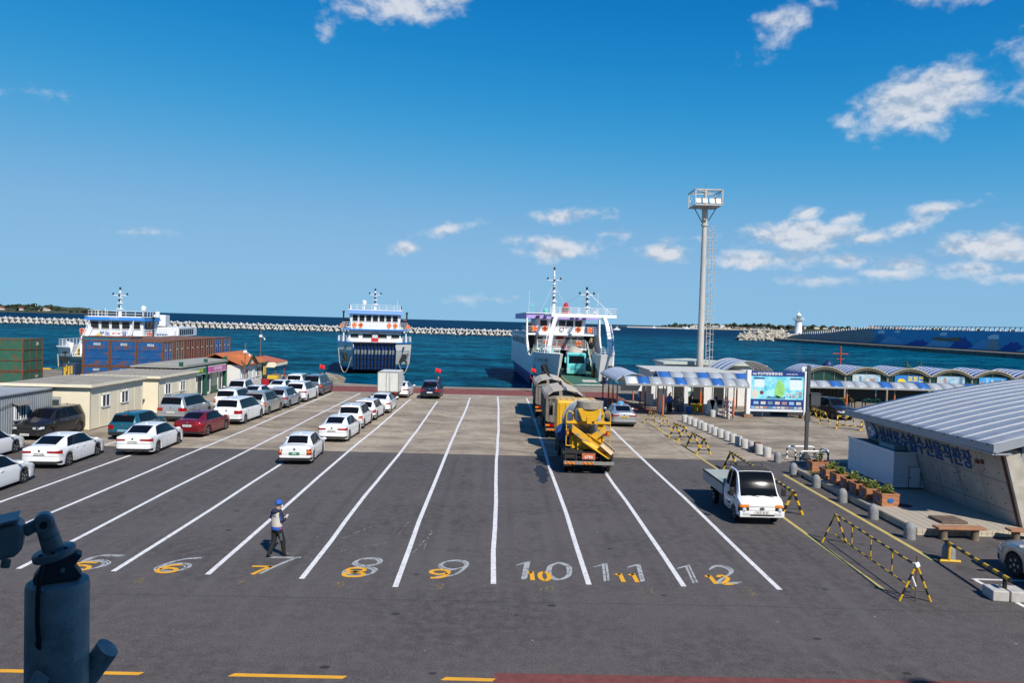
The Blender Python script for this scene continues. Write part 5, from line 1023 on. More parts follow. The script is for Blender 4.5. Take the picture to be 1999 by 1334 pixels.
    g = MB(); g.tube((wt*.85, wy0+1, roofz), (wt*.85, wy0+1, roofz+1.9), .025); g.tube((-wt*.5, wy0+1, roofz), (-wt*.5, wy0+1, roofz+1.3), .03); part('antenna', g, m_railw, t)
    for x in ((-ww*.86, -ww*.60, ww*.58, ww*.84) if ramp == 'up' else ()): lifebuoy(t, x, wy0-lean*.15-.14, wz0+.62, 1.0)
    if whtext:
        for s_, x in (('우도', -1.5), ('성산', 1.45)): text(s_, .80, mat('ship_letter_blue', (.02, .07, .32), .5), wo_, (x, wy0-lean*.2-.05, wz0+.62), RX, name='lettering')
        g = MB(); g.box(-.4, .4, wy0-.08, wy0-.03, wz0+.56, wz0+.64); g.prism([(-.62, wz0+.6), (-.3, wz0+.78), (-.3, wz0+.42)], 'y', wy0-.08, wy0-.03); g.prism([(.62, wz0+.6), (.3, wz0+.78), (.3, wz0+.42)], 'y', wy0-.08, wy0-.03); part('route_arrow', g, m_redsign, wo_)
        g = MB(); g.box(-2.6, -2.0, wy0-.07, wy0-.03, wz0+.1, wz0+.55); part('yellow_notice', g, mat('notice_yellow', (.65, .45, .08), .6), wo_); g = MB(); g.box(hw*.4, dw+.2, y1-2, L-1.5, z1+.1, z1+1.5); sg = part('passenger_cabin', g, m_shipw, t)
        for k in range(7): g = MB(); g.box(dw+.18, dw+.24, y1-1.4+k*1.15, y1-.6+k*1.15, z1+.35, z1+1.25); part('cabin_window', g, m_shipglass, sg)
        for k in range(6): g = MB(); g.box(-wt*.2+k*.75, -wt*.2+k*.75+.6, L-1.62, L-1.55, z1+.35, z1+1.25)
        g = MB(); g.box(2.5, 4.2, wy1+2, wy1+4, wz1-.8, wz1+.9); g.tube((3.2, wy1+1.5, wz1), (3.2, wy1+1.5, wz1+1.4), .3); part('funnel', g, m_shipw, t)
        lifebuoy(t, -ww-.9, wy0-.3, wz0+.9, .9)
    else:
        text('우도 성산', .5, mat('letter_pale', (.5, .58, .68), .6), wo_, (-.1, wy0-lean*.2-.05, wz0+.55), RX)
        text('도항선', .45, m_anchor, t, (-hb+.55, 2.3, zb-1.9), (pi/2, 0, -.75)); text('1호', .45, m_anchor, t, (hb-.55, 2.3, zb-1.9), (pi/2, 0, .75))
    return t
stripes_post = stripes('post_hazard', (.60, .40, .02), (.02, .02, .02), 2.4, 0, axis=2)
ferry('white car ferry with raised dark blue bow ramp, mid harbour', (-19.6, 116.4, -1.5), .165, 5.75, 3.35, 36, 5.1, 'up', (4.3, 7.6, 22, 4.6, 6.9, 5.4), (3.95, 4.25, 8.0, 16, 7.15, 9.62, .42, 7), 10.25, '우도도항선', 14.0)
ferry('white car ferry behind the stacked containers with lowered green ramp', (-53.4, 97.2, -1.5), .13, 4.8, 2.3, 34, 4.15, 'down', (3.6, 9.5, 24, 3.6, 5.1, 4.5), (3.55, 3.75, 9.0, 15, 5.25, 7.72, .30, 5), 8.15, '우도도항선', 12.5, True)

# ---- open-bow ferry with trucks rolling off
f3 = thing('car_ferry', 'white and purple-trimmed car ferry with open bow and portal frame', 'ferry', (10.0, 92.6, -1.5), .055, 'car ferries in the harbour')
m_purple = mat('ship_purple', (.34, .24, .58), .5, var=.06); m_hullb = mat('hull_indigo', (.085, .115, .30), .5, var=.2, vs=.6)
hb = 5.3; L3 = 44
def pl3(w, bow, cut): return [(-2.3, bow), (2.3, bow), (w, bow+cut), (w, L3), (-w, L3), (-w, bow+cut)]
part('lower_hull', loft([(-1.2, pl3(hb*.8, 14, 6)), (.0, pl3(hb*.88, 9.5, 6)), (1.3, pl3(hb*.95, 5.5, 5)), (2.1, pl3(hb*.98, 4.0, 4.6))]), m_hullb, f3)
part('keel_band', loft([(-1.3, pl3(hb*.78, 14.2, 6)), (-.02, pl3(hb*.885, 9.6, 6))]), m_boot, f3)
g = MB(); g.box(-hb+.3, hb-.3, 3.6, L3-.5, 2.11, 2.16); part('car_deck', g, m_deckg, f3)
for sd in (1, -1):
    prof = [(4.6, 2.1), (4.4, 4.9), (7.5, 4.5), (10, 4.5), (12, 4.9), (13.4, 5.8), (14.3, 7.2), (14.7, 9.6), (15.5, 9.6), (15.6, 7.4), (L3, 7.4), (L3, 2.1)]
    g = MB(); g.prism(prof, 'x', sd*hb-.10, sd*hb+.10); sp_o = part('side_plating', g, m_shipg, f3)
    for k in range(12): g = MB(); g.box(sd*(hb+.11)-.02, sd*(hb+.11)+.02, 16.6+k*2.1, 17.9+k*2.1, 5.7, 6.7); part('side_window', g, m_shipglass if k % 3 else m_shipred, sp_o)
    # bow wing: flared prow half
    lo = [(sd*2.25, 1.2), (sd*2.65, .6), (sd*4.0, 2.2), (sd*5.1, 5.4), (sd*4.7, 5.6), (sd*2.5, 5.0)]; hi = [(sd*2.15, -.9), (sd*2.55, -1.3), (sd*4.6, 1.0), (sd*5.45, 4.6), (sd*4.6, 5.0), (sd*2.3, 3.6)]; mid = [(sd*2.2, .4), (sd*2.6, -.3), (sd*4.3, 1.6), (sd*5.28, 5.0), (sd*4.6, 5.3), (sd*2.4, 4.4)]
    wing = part('bow_wing', loft([(1.7, lo), (3.4, mid), (5.15, hi)]), m_shipg, f3)
    g = MB(); lo2 = [(sd*2.3, 2.0), (sd*2.7, 1.3), (sd*3.9, 2.9), (sd*4.95, 5.6), (sd*4.6, 5.7), (sd*2.5, 5.2)]; part('wing_foot', loft([(.9, lo2), (1.69, lo)]), m_hullb, f3)
    g = MB(); g.prism([(.2, 1.75), (2.0, 1.75), (2.0, 3.6), (1.4, 4.0), (.8, 3.9), (.2, 3.2)], 'x', sd*2.20-.06, sd*2.20+.06); part('wing_doorway', g, m_gloom, wing)
    g = MB(); rail(g, [(sd*2.6, -.9, 5.15), (sd*4.5, 1.2, 5.15), (sd*5.3, 4.6, 5.15)], .9, 3, .8, .035); part('railing', g, m_railw, wing)
    anchor(f3, sd*4.15, 1.15, 3.0, sd)
    for (x, y) in ((3.3, 1.6), (4.4, 3.4)): g = MB(); g.lathe([(0, 5.1), (.24, 5.1), (.2, 5.5), (.28, 5.85), (0, 5.9)], 8, (sd*x, y, 0)); part('bollard', g, m_mint, f3)
    # portal leg: curved box girder with ladder
    cx0 = 3.75 if sd < 0 else 4.1; tx_ = 2.1 if sd < 0 else 4.15
    pts = [(sd*(cx0+(tx_-cx0)*u**1.3), .9+5.4*u**1.6, 5.1+4.75*(1-(1-u)**1.5)) for u in [i/9 for i in range(10)]]
    g = MB()
    for a, b in zip(pts[:-1], pts[1:]): g.beam(a, b, .46, .40)
    leg = part('portal_leg', g, m_shipw, f3); g = MB()
    for a, b in zip(pts[:6], pts[1:7]):
        pa, pb = Vector(a)+Vector((sd*.55, 0, 0)), Vector(b)+Vector((sd*.55, 0, 0)); g.tube(pa, pb, .05, n=5)
        for u in (0, .5): q = pa+(pb-pa)*u; g.tube(q, q-Vector((sd*.45, 0, 0)), .04, n=4)
    part('leg_ladder', g, m_shipw, leg)
    # side stairs from car deck to passenger deck
    st = MB()
    n = 12
    for k in range(n): st.box(sd*4.35-.62, sd*4.35+.62, 11.2+k*.36, 11.62+k*.36, 2.2+k*.26, 2.30+k*.26)
    so = part('stair', st, mat('stair_tread', (.28, .30, .26), .7), f3); g = MB(); g.prism([(11.2, 2.17), (15.6, 5.25), (15.6, 2.17)], 'x', sd*4.35-.6, sd*4.35+.6); part('stair_riser', g, m_deckg, so)
    for x in (sd*4.35-.66, sd*4.35+.66): g = MB(); rail(g, [(x, 11.2, 2.3), (x, 15.4, 5.35)], .95, 2, 1.2, .03); part('handrail', g, m_railw, so)
    for z in (5.3, 7.4): g = MB(); rail(g, [(sd*(hb-.05), 15.6, z+.05), (sd*(hb-.05), 24, z+.05)], 1.0, 3, 1.4, .03); part('deck_railing', g, m_railw, f3)
g = MB(); g.box(-2.6, 2.6, -.0, 4.2, 1.95, 2.12); part('bow_deck', g, m_deckg, f3)
g = MB(); g.add([(-2.1, .0, 2.1), (2.1, .0, 2.1), (2.2, -5.6, 1.62), (-2.2, -5.6, 1.62), (-2.1, .0, 1.9), (2.1, 0, 1.9), (2.2, -5.6, 1.54), (-2.2, -5.6, 1.54)], [(0,1,2,3), (7,6,5,4), (0,4,5,1), (1,5,6,2), (2,6,7,3), (3,7,4,0)]); rp = part('ramp', g, m_deckg, f3)
g = MB(); g.add([(.2, -1.2, 2.02), (1.8, -1.2, 2.02), (1.9, -3.0, 1.868), (.1, -3.0, 1.868)], [(0, 1, 2, 3)]); part('worn_patch', g, mat('ramp_pale', (.45, .44, .40), .8, var=.3), rp); g = MB(); g.add([(-2.0, -5.3, 1.652), (2.1, -5.3, 1.652), (2.1, -4.4, 1.73), (-.6, -4.6, 1.715)], [(0, 1, 2, 3)]); part('worn_patch', g, mat('ramp_pale', (.45, .44, .40), .8), rp)
g = MB(); g.path([(-2.0, .5, 2.2), (-2.0, -3, 1.95), (-1.6, -5.4, 1.72)], .07); part('yellow_edge', g, mat('kerb_yellow', (.6, .4, .04)), rp); g = MB(); g.path([(2.05, 1.5, 2.2), (2.05, 1.5, 3.4)], .06); part('yellow_edge', g, mat('kerb_yellow', (.6, .4, .04)), rp)
# passenger deck, bridge deck, roof
g = MB(); g.box(-3.7, 3.7, 16.0, L3-3, 5.0, 5.32); part('passenger_deck', g, m_shipw, f3)
g = MB(); g.box(-3.6, 3.6, 18.2, L3-4, 5.32, 7.2); ph = part('passenger_house', g, m_shipw, f3)
windows(ph, (-3.0, -1.7, -.2, 1.2, 2.2, 3.1), .85, 5.9, 6.85, 18.18)
g = MB(); g.box(-.55, .55, 18.10, 18.16, 5.4, 7.0); part('red_door', g, m_shipred, ph); g = MB(); g.box(-1.2, .9, 17.2, 17.8, 5.35, 6.0); part('seat_bench', g, m_shipred, ph)
g = MB(); rail(g, [(-3.6, 16.1, 5.32), (3.6, 16.1, 5.32)], 1.15, 4, 1.2, .035); part('front_railing', g, m_railw, f3)
g = MB(); g.box(-hb-.1, hb+.1, 15.6, L3-2, 7.15, 7.42); part('bridge_deck', g, m_shipw, f3)
g = MB(); g.add([(-3.5, 17.6, 7.42), (3.5, 17.6, 7.42), (3.5, 26, 7.42), (-3.5, 26, 7.42), (-3.7, 17.2, 9.55), (3.7, 17.2, 9.55), (3.7, 26, 9.55), (-3.7, 26, 9.55)], [(3,2,1,0), (4,5,6,7), (0,1,5,4), (1,2,6,5), (2,3,7,6), (3,0,4,7)]); wh3 = part('wheelhouse', g, m_shipw, f3)
windows(wh3, (-2.6, -1.05, .15, 1.3, 2.6), 1.1, 8.45, 9.4, 17.40, .16)
g = MB(); rail(g, [(-hb, 15.7, 7.42), (hb, 15.7, 7.42)], 1.0, 3, 1.5, .03); part('bridge_railing', g, m_railw, f3)
g = MB(); g.add([(-5.3, 16.4, 9.55), (5.3, 16.4, 9.55), (5.3, L3-6, 9.55), (-5.3, L3-6, 9.55), (-5.25, 16.5, 10.3), (5.25, 16.5, 10.3), (5.25, L3-6, 10.3), (-5.25, L3-6, 10.3)], [(3,2,1,0), (4,5,6,7), (0,1,5,4), (1,2,6,5), (2,3,7,6), (3,0,4,7)]); part('roof_fascia', g, m_purple, f3)
g = MB(); g.box(-5.35, 5.35, 16.3, L3-6, 10.3, 10.42); part('roof', g, m_shipw, f3)
for x in (-3.6, -1.2): g = MB(); g.box(x-.25, x+.25, 15.9, 16.35, 9.7, 10.0); part('floodlight', g, m_trim, f3)
for x in (1.6, 3.4): g = MB(); g.box(x-.25, x+.25, 15.9, 16.35, 9.8, 10.1); part('floodlight', g, m_trim, f3)
for x, z in ((-4.1, 8.05), (-2.6, 8.1), (2.3, 8.05), (4.0, 8.0), (-2.2, 6.1), (2.55, 6.0)): lifebuoy(f3, x, 15.55 if z > 7 else 16.0, z, 1.1)
g = MB(); g.lathe([(0, -.02), (.36, -.02), (.36, .02), (0, .02)], 14, ax='y'); em = part('emblem', g, m_navy, wh3, (0.1, 17.46, 8.0)); g = MB(); g.lathe([(0, -.03), (.14, -.03), (.14, .0)], 10, ax='y'); part('emblem_dot', g, m_shipred, em, (.25, -.03, .24)); g = MB(); g.prism([(-.3, -.1), (.1, .3), (.25, -.2)], 'y', -.05, -.03); part('emblem_mark', g, m_shipw, em)
text('도항선 1호', .5, m_anchor, f3, (-4.66, 1.2, 4.2), (radians(78), 0, -.83)); text('안전관리', .32, m_shipred, f3, (.9, 15.97, 5.15), RX)
# portal beam walkway and masts
g = MB(); g.box(-2.9, 5.9, 5.9, 7.2, 9.75, 10.2); pb = part('portal_beam', g, m_shipw, f3, bevel=.04); g = MB(); rail(g, [(-2.9, 5.95, 10.2), (5.9, 5.95, 10.2), (5.9, 7.15, 10.2), (-2.9, 7.15, 10.2)], .85, 3, 1.2, .035); part('walkway_railing', g, m_railw, pb)
for sd in (-1, 1): g = MB(); g.beam((sd*2.4, 7.0, 9.95), (sd*2.4, 16.6, 10.1), .4, .3); part('tie_beam', g, m_shipw, pb)
mast(f3, -1.25, 16.9, 10.4, 17.2); mast(f3, 1.9, 6.6, 10.2, 13.9)
g = MB(); g.lathe([(0, 10.4), (.62, 10.4), (.6, 11.3), (.35, 11.5), (.32, 11.9), (0, 12.1)], 12, (.6, 16.9, 0)); fl = part('red_funnel', g, m_shipred, f3, smooth=True); g = MB(); g.lathe([(.63, 10.8), (.64, 10.8), (.64, 11.2), (.63, 11.2)], 12, (.6, 16.9, 0)); part('funnel_band', g, m_trim, fl)
g = MB(); g.path([(-1.25, 16.9, 14.9), (-3.2, 16.8, 10.4)], .018, 4); g.path([(-1.25, 16.9, 14.9), (.5, 16.8, 11.4)], .018, 4); g.path([(1.9, 6.6, 13.3), (5.4, 6.5, 10.2)], .05, 4); g.path([(1.9, 6.6, 13.3), (-.8, 16, 11.2)], .018, 4); part('rigging', g, m_railw, f3)
g = MB(); g.tube((-4.9, 16.8, 10.4), (-4.9, 16.8, 13.6), .025); g.tube((3.5, 7, 10.2), (3.5, 7, 13.2), .025); part('antenna', g, m_railw, f3)
g = MB(); g.tube((-4.3, 17, 10.4), (-4.3, 17, 11.4), .05); g.prism([(-4.9, 11.55), (-4.0, 11.35), (-4.2, 11.6)], 'y', 16.96, 17.04); part('wind_vane', g, m_mint, f3); g = MB(); g.lathe([(0, 10.42), (.3, 10.5), (.36, 10.9), (.2, 11.1), (0, 11.1)], 10, (-2.4, 16.9, 0)); part('horn', g, m_mint, f3); g = MB(); g.lathe([(0, 10.2), (.26, 10.3), (.26, 10.6), (0, 10.7)], 10, (3.0, 6.6, 0)); part('radome', g, m_shipw, f3)
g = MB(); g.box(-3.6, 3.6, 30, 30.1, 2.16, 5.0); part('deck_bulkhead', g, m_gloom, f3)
# ================================================================== container yard and cabins on the left
RUST = (.16, .065, .03)
def cpaint(n, c, th=.55): return mat('container_'+n, c, .6, .1, var=.18, vs=1.2, dirt=RUST, ds=1.5, dth=th-.055)
m_cblue = cpaint('blue', (.007, .085, .26), .575); m_cred = cpaint('maroon', (.115, .028, .022), .58); m_cgreen = cpaint('green', (.035, .12, .075), .60); m_cteal = cpaint('teal', (.01, .15, .24), .66); m_crust = cpaint('rust', (.10, .085, .085), .50)
m_rustf = mat('rusty_frame', (.15, .062, .032), .8, .1, var=.35, vs=3); m_stencil = mat('stencil_white', (.66, .66, .62), .7); m_croof = mat('container_roof', (.17, .085, .06), .8, var=.35, vs=.8)
def container(label, x0, y0, z0, dx, dy, dz, m, doors=None, nums=(), grid=False, group='shipping containers stacked on the quay'):
    """box of corrugated steel with corner posts; doors '+x' puts the two door leaves on the +x end"""
    t = thing('shipping_container', label, 'container', (x0, y0, z0), 0, group); f = .10
    g = MB()
    for x in (0, dx-f):
        for y in (0, dy-f): g.box(x, x+f, y, y+f, 0, dz)
    fr = part('corner_post', g, m_rustf, t)
    g = MB()
    for z in (0.012, dz-f-.004):
        for y in (0.012, dy-f-.012): g.box(f+.001, dx-f-.001, y, y+f, z, z+f-.008)
        for x in (0.012, dx-f-.012): g.box(x, x+f, f+.001, dy-f-.001, z, z+f-.008)
    part('frame_rail', g, m_rustf, t)
    g = MB(); g.box(f*.6, dx-f*.6, f*.6, dy-f*.6, dz-.06, dz-.02); part('roof', g, m_croof if m is not m_cgreen else m_cgreen, t)
    def corr(L, p=.28):
        n = max(4, int(L/p)); pts = []
        for i in range(n): a = i*L/n; s = L/n; pts += [(a, 0), (a+s*.35, 0), (a+s*.5, .035), (a+s*.85, .035)]
        return pts+[(L, 0)]
    walls = [('-y', dx-2*f), ('+x', dy-2*f), ('-x', dy-2*f), ('+y', dx-2*f)]
    for side, L in walls:
        if side == doors: continue
        g = MB(); P = [(0, 0), (L, 0)] if grid or (side == '-y' and dx < 3) else corr(L)
        for (a, da), (b, db) in zip(P[:-1], P[1:]):
            for (sa, sb) in (((a, da), (b, db)),):
                pt = lambda u, d, z: {'-y': (f+u, .03+d, z), '+y': (f+u, dy-.03-d, z), '+x': (dx-.03-d, f+u, z), '-x': (.03+d, f+u, z)}[side]
                g.add([pt(a, da, f), pt(b, db, f), pt(b, db, dz-f), pt(a, da, dz-f)], [(0, 1, 2, 3)])
        part('wall', g, m, t)
    if grid:
        for k in (1, 2):
            g = MB(); g.box(f, dx-f, -.012, .028, dz*k/3-.03, dz*k/3+.03); g.box(dx*k/3-.03, dx*k/3+.03, -.010, .026, f, dz-f); g.box(dx-.028, dx+.012, f, dy-f, dz*k/3-.031, dz*k/3+.031); g.box(dx-.026, dx+.010, dy*k/3-.03, dy*k/3+.03, f, dz-f); part('stiffener', g, m_rustf, t)
    if dx < 3 and not grid:
        for z in (dz*.30, dz*.62): g = MB(); g.box(f, dx-f, .0, .028, z-.02, z+.02); part('stiffener', g, m, t)
    if doors == '+x':
        for k in (0, 1):
            a, b = f+(dy-2*f)*k/2+.01, f+(dy-2*f)*(k+1)/2-.01; g = MB(); g.box(dx-.10, dx-.05, a, b, f, dz-f); d = part('door', g, m, t)
            for z in (.22, .48, .74): g = MB(); g.box(dx-.052, dx-.025, a+.1, b-.1, dz*z-.12, dz*z+.10); part('door_panel', g, m, d)
            for u in (.28, .74): g = MB(); g.tube((dx+.0, a+(b-a)*u, .12), (dx+.0, a+(b-a)*u, dz-.12), .024, n=6); part('lock_rod', g, m_steel, d)
            g = MB(); g.box(dx-.05, dx-.022, a+.35, b-.4, dz*.63, dz*.67); part('stencil_mark', g, m_stencil, d)
    for (s_, px, pz, sz, side) in nums:
        if side == '-y': text(s_, sz, m_stencil, t, (px, .0 if not grid else -.014, pz), RX)
        else: text(s_, sz, m_stencil, t, (dx+.014, px, pz), (pi/2, 0, pi/2))
    return t
for i, (lo, hi) in enumerate((('0057', '0020'), ('0037', '0035'), ('0021', '0026'))):
    x = -38.32+i*2.45; nm = ('next to the yellow-blue locker', 'in the middle of three', 'nearest the maroon containers')[i]
    container(f'short blue container {nm}, lower row', x, 68.7, 0, 2.40, 2.22, 2.40, m_cblue, '+x' if i == 2 else None, [(lo, 1.2, 2.06, .30, '-y')])
    container(f'rust-streaked short blue container {nm}, upper row', x, 68.7, 2.41, 2.40, 2.22, 2.40, m_cblue, '+x' if i == 2 else None, [(hi, 1.25, 2.02, .32, '-y')])
row = [('grey rusted', m_crust, 71.05, 4.0), ('maroon', m_cred, 73.45, 9.6), ('maroon', m_cred, 75.88, 9.6), ('maroon', m_cred, 78.31, 9.6), ('blue', m_cblue, 80.85, 6.0), ('blue', m_cblue, 83.35, 6.0)]
ordn = ['beside the short blue ones', 'first of the three maroon doors', 'second of the three maroon doors', 'third of the three maroon doors', 'just past the maroon ones', 'at the seaward end of the row']
for (nm, m, y, L), od in zip(row, ordn):
    for k, z in enumerate((0, 2.45)): container(f'{nm} shipping container, {("lower" if k == 0 else "upper")} level, {od}', -31.0-L, y, z, L, 2.38, 2.43 if nm != 'maroon' else 2.44, m, '+x')
container('tall teal container standing behind the short blue ones', -39.75, 71.05, 0, 4.6, 2.38, 2.45, m_cteal); container('teal container on top, behind the short blue ones', -39.75, 71.05, 2.46, 4.6, 2.38, 2.62, m_cteal)
container('green container with grid stiffeners, lower one at the picture edge', -43.5, 58.5, 0, 6.2, 2.55, 2.55, m_cgreen, None, [('127', 1.7, 2.1, .28, '+x')], grid=True)
container('green container with grid stiffeners and white lettering, upper one at the picture edge', -43.5, 58.5, 2.56, 6.2, 2.55, 2.58, m_cgreen, None, [('28', 1.75, 2.15, .34, '+x'), ('9', 3.55, 2.15, .40, '-y'), ('성', 3.55, 1.6, .55, '-y')], grid=True)
g = MB(); g.box(0, 1.15, 0, 1.1, 0, 2.62); lk = tag(part('locker_box', g, cpaint('blue_grey', (.03, .06, .11), .60), None, (-39.7, 67.8, 0), bevel=.02), 'small blue-grey locker box with yellow patches beside the blue containers', 'locker')
for k, (x, w, z0, z1) in enumerate(((.25, .22, 1.5, 2.3), (.6, .16, 1.3, 2.4), (.85, .18, 1.7, 2.45), (.4, .1, 1.9, 2.5))): g = MB(); g.box(x-w/2, x+w/2, -.012-.002*k, -.002, z0, z1); part('yellow_patch', g, mat('patch_yellow', (.58, .36, .03), .7, var=.2), lk)

# ---- cabins
m_cream = mat('cream_panel', (.74, .67, .51), .6, var=.06, vs=1, dirt=(.45, .39, .29), ds=1.2, dth=.70); m_creamroof = mat('cabin_roof', (.34, .31, .27), .8, var=.2, vs=.7, dirt=(.24, .21, .18), ds=.8, dth=.58); m_winf = mat('white_upvc', (.76, .77, .78), .4); m_paneg = mat('window_glass', (.05, .06, .065), .06)
def window(par, x, y, z, w, h, face='+x'):
    """sliding window: frame, two sashes"""
    R = {'+x': (0, 0, pi/2), '-y': (0, 0, 0)}[face]; e = bpy.data.objects.new('window', None)
    g = MB(); g.box(-w/2, w/2, -.05, .02, -h/2, -h/2+.06); g.box(-w/2, w/2, -.05, .02, h/2-.06, h/2); g.box(-w/2, -w/2+.06, -.049, .019, -h/2, h/2); g.box(w/2-.06, w/2, -.049, .019, -h/2, h/2); g.box(-.035, .035, -.045, .015, -h/2, h/2)
    f = part('window', g, m_winf, par, (x, y, z), R)
    for s in (-1, 1): g = MB(); g.box(min(s*.035, s*(w/2-.06)), max(s*.035, s*(w/2-.06)), -.015, .0, -h/2+.06, h/2-.06); part('pane', g, m_paneg, f)
    return f
def cabin(label, x0, x1, y0, y1, h, wins, door=None):
    t = thing('site_cabin', label, 'cabin', (0, 0, 0), 0, 'cream site cabins')
    g = MB(); g.box(x0, x1, y0, y1, .06, h); part('wall', g, m_cream, t); g = MB(); g.box(x0+.05, x1-.05, y0+.05, y1-.05, 0, .06); part('skid', g, m_frame, t)
    n = 6
    for k in range(1, n): yy = y0+(y1-y0)*k/n; g = MB(); g.box(x1, x1+.012, yy-.02, yy+.02, .1, h-.05); part('panel_joint', g, m_cream, t)
    g = MB(); g.box(x1, x1+.02, y0-.02, y0+.10, .05, h); g.box(x1-.1, x1+.02, y0-.02, y0, .05, h); g.box(x1, x1+.02, y1-.1, y1, .05, h); part('corner_trim', g, m_cream, t)
    g = MB(); g.box(x0-.25, x1+.22, y0-.25, y1+.1, h+.001, h+.10); rf = part('roof', g, m_creamroof, t); g = MB(); g.box(x0-.27, x1+.24, y0-.28, y0-.251, h-.06, h+.12); g.box(x1+.221, x1+.25, y0-.25, y1+.1, h-.06, h+.12); part('fascia', g, m_cream, rf)
    nb = 14
    for k in range(nb): xx = x0+(x1-x0)*(k+.5)/nb; g = MB(); g.box(xx-.03, xx+.03, y0-.2, y1+.05, h+.10, h+.125); part('roof_rib', g, m_creamroof, rf)
    for yy in wins: window(t, x1+.02, yy, 1.72, .95, .85)
    if door: g = MB(); g.box(door-.42, door+.42, y0-.03, y0-.005, .12, 2.1); d = part('door', g, mat('door_grey', (.35, .36, .36), .5), t); g = MB(); g.box(door-.3, door+.3, y0-.04, y0-.031, 1.2, 1.9); part('pane', g, m_paneg, d)
    return t
cabin('cream site cabin nearer the camera, beside the black suv', -30.5, -25.4, 46.35, 53.1, 2.78, (48.15, 50.55), -27.6); cabin('cream site cabin farther back, beside the green kiosk', -30.4, -25.1, 54.9, 61.6, 2.68, (56.4, 59.0))
gc = thing('corrugated_cabin', 'blue-grey corrugated steel cabin with barred window at the picture edge', 'cabin', (0, 0, 0))
m_gcor = mat('corrugated_grey', (.27, .30, .33), .5, .35, var=.10, vs=1, dirt=(.20, .19, .18), ds=1.5, dth=.66)
g = MB(); P = []
for i in range(46): a = 37.6+i*.2; P += [(a, 0), (a+.06, 0), (a+.10, .045), (a+.16, .045)]
P.append((46.8, 0))
for (a, d), (b, e) in zip(P[:-1], P[1:]): g.quad((-27.75+d, a, .02), (-27.75+e, b, .02), (-27.75+e, b, 2.58), (-27.75+d, a, 2.58))
part('wall', g, m_gcor, gc); g = MB(); g.box(-31.5, -27.78, 37.6, 46.75, .02, 2.57); part('wall_core', g, m_gcor, gc); g = MB(); g.box(-31.6, -27.62, 37.5, 46.9, 2.581, 2.66); part('roof', g, mat('grey_roof', (.36, .38, .40), .6, .2, var=.1), gc)
w = window(gc, -27.66, 43.15, 1.52, 1.05, .95)
for k in range(5): g = MB(); g.box(-.42+k*.21-.012, -.42+k*.21+.012, -.075, -.055, -.42, .42); part('bar', g, m_winf, w)
g = MB(); g.prism([(-.02, 2.05), (.42, 1.95), (.42, 1.98), (-.02, 2.09)], 'y', 42.5, 43.8); o = part('awning', g, m_steel, gc, (-27.68, 0, 0)); g = MB(); g.path([(-27.66, 37.6+i*.55, 2.1-.30*sin(pi*i/9)) for i in range(10)], .016, 5); part('cable', g, m_trim, gc)

# ---- green kiosk
m_kg = mat('kiosk_green', (.012, .085, .055), .45, var=.08); kk = thing('kiosk', 'green framed snack kiosk with two signboards and glass doors', 'kiosk')
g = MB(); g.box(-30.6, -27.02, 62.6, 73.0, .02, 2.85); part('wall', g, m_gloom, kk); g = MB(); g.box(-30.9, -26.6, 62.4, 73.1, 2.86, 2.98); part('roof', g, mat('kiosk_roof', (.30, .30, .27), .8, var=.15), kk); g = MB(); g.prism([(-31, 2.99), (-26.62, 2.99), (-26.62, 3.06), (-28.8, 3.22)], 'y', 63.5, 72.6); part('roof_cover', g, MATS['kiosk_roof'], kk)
for y in (62.7, 67.9, 72.75): g = MB(); g.box(-26.92, -26.66, y-.13, y+.13, 0, 3.35); part('post', g, m_kg, kk)
g = MB(); g.box(-26.9, -26.7, 62.8, 72.7, 2.62, 2.85); g.box(-26.9, -26.7, 62.8, 72.7, 1.98, 2.06); part('beam', g, m_kg, kk)
for (y0, y1, c, s_, tc_) in ((63.4, 67.5, (.02, .16, .09), '전복죽 파는 편의점', (.75, .68, .05)), (68.3, 72.4, (.52, .10, .34), '도우미 편의점', (.78, .76, .78))):
    g = MB(); g.box(-26.69, -26.60, y0, y1, 2.08, 2.62); sg = part('signboard', g, mat('kiosk_sign_%d' % int(y0), c, .5, var=.15), kk); g = MB(); g.box(-26.7, -26.595, y0-.04, y1+.04, 2.04, 2.08); g.box(-26.7, -26.595, y0-.04, y1+.04, 2.62, 2.66); part('sign_frame', g, m_winf, sg); text(s_, .36, mat('kiosk_letter_%d' % int(y0), tc_, .5), sg, (-26.594, (y0+y1)/2, 2.35), (pi/2, 0, pi/2))
for i, (y0, y1) in enumerate(((63.0, 64.2), (66.3, 67.5), (68.3, 69.4), (71.2, 72.3))):
    g = MB(); g.box(-26.98, -26.90, y0, y0+.12, .05, 1.97); g.box(-26.98, -26.90, y1-.12, y1, .05, 1.97); g.box(-26.98, -26.90, y0, y1, 1.85, 1.97); g.box(-26.98, -26.90, y0, y1, .05, .25); d = part('door', g, m_winf, kk); g = MB(); g.box(-26.96, -26.94, y0+.12, y1-.12, .25, 1.85); part('pane', g, mat('kiosk_glass', (.03, .07, .06), .08), d)
for (y0, y1) in ((64.3, 66.2), (69.5, 71.1)): g = MB(); g.box(-26.97, -26.93, y0, y1, .7, 1.97); w = part('window', g, mat('kiosk_glass', (.03, .07, .06), .08), kk); g = MB(); g.box(-26.99, -26.9, y0, y1, .02, .7); part('window_sill_panel', g, m_kg, w)

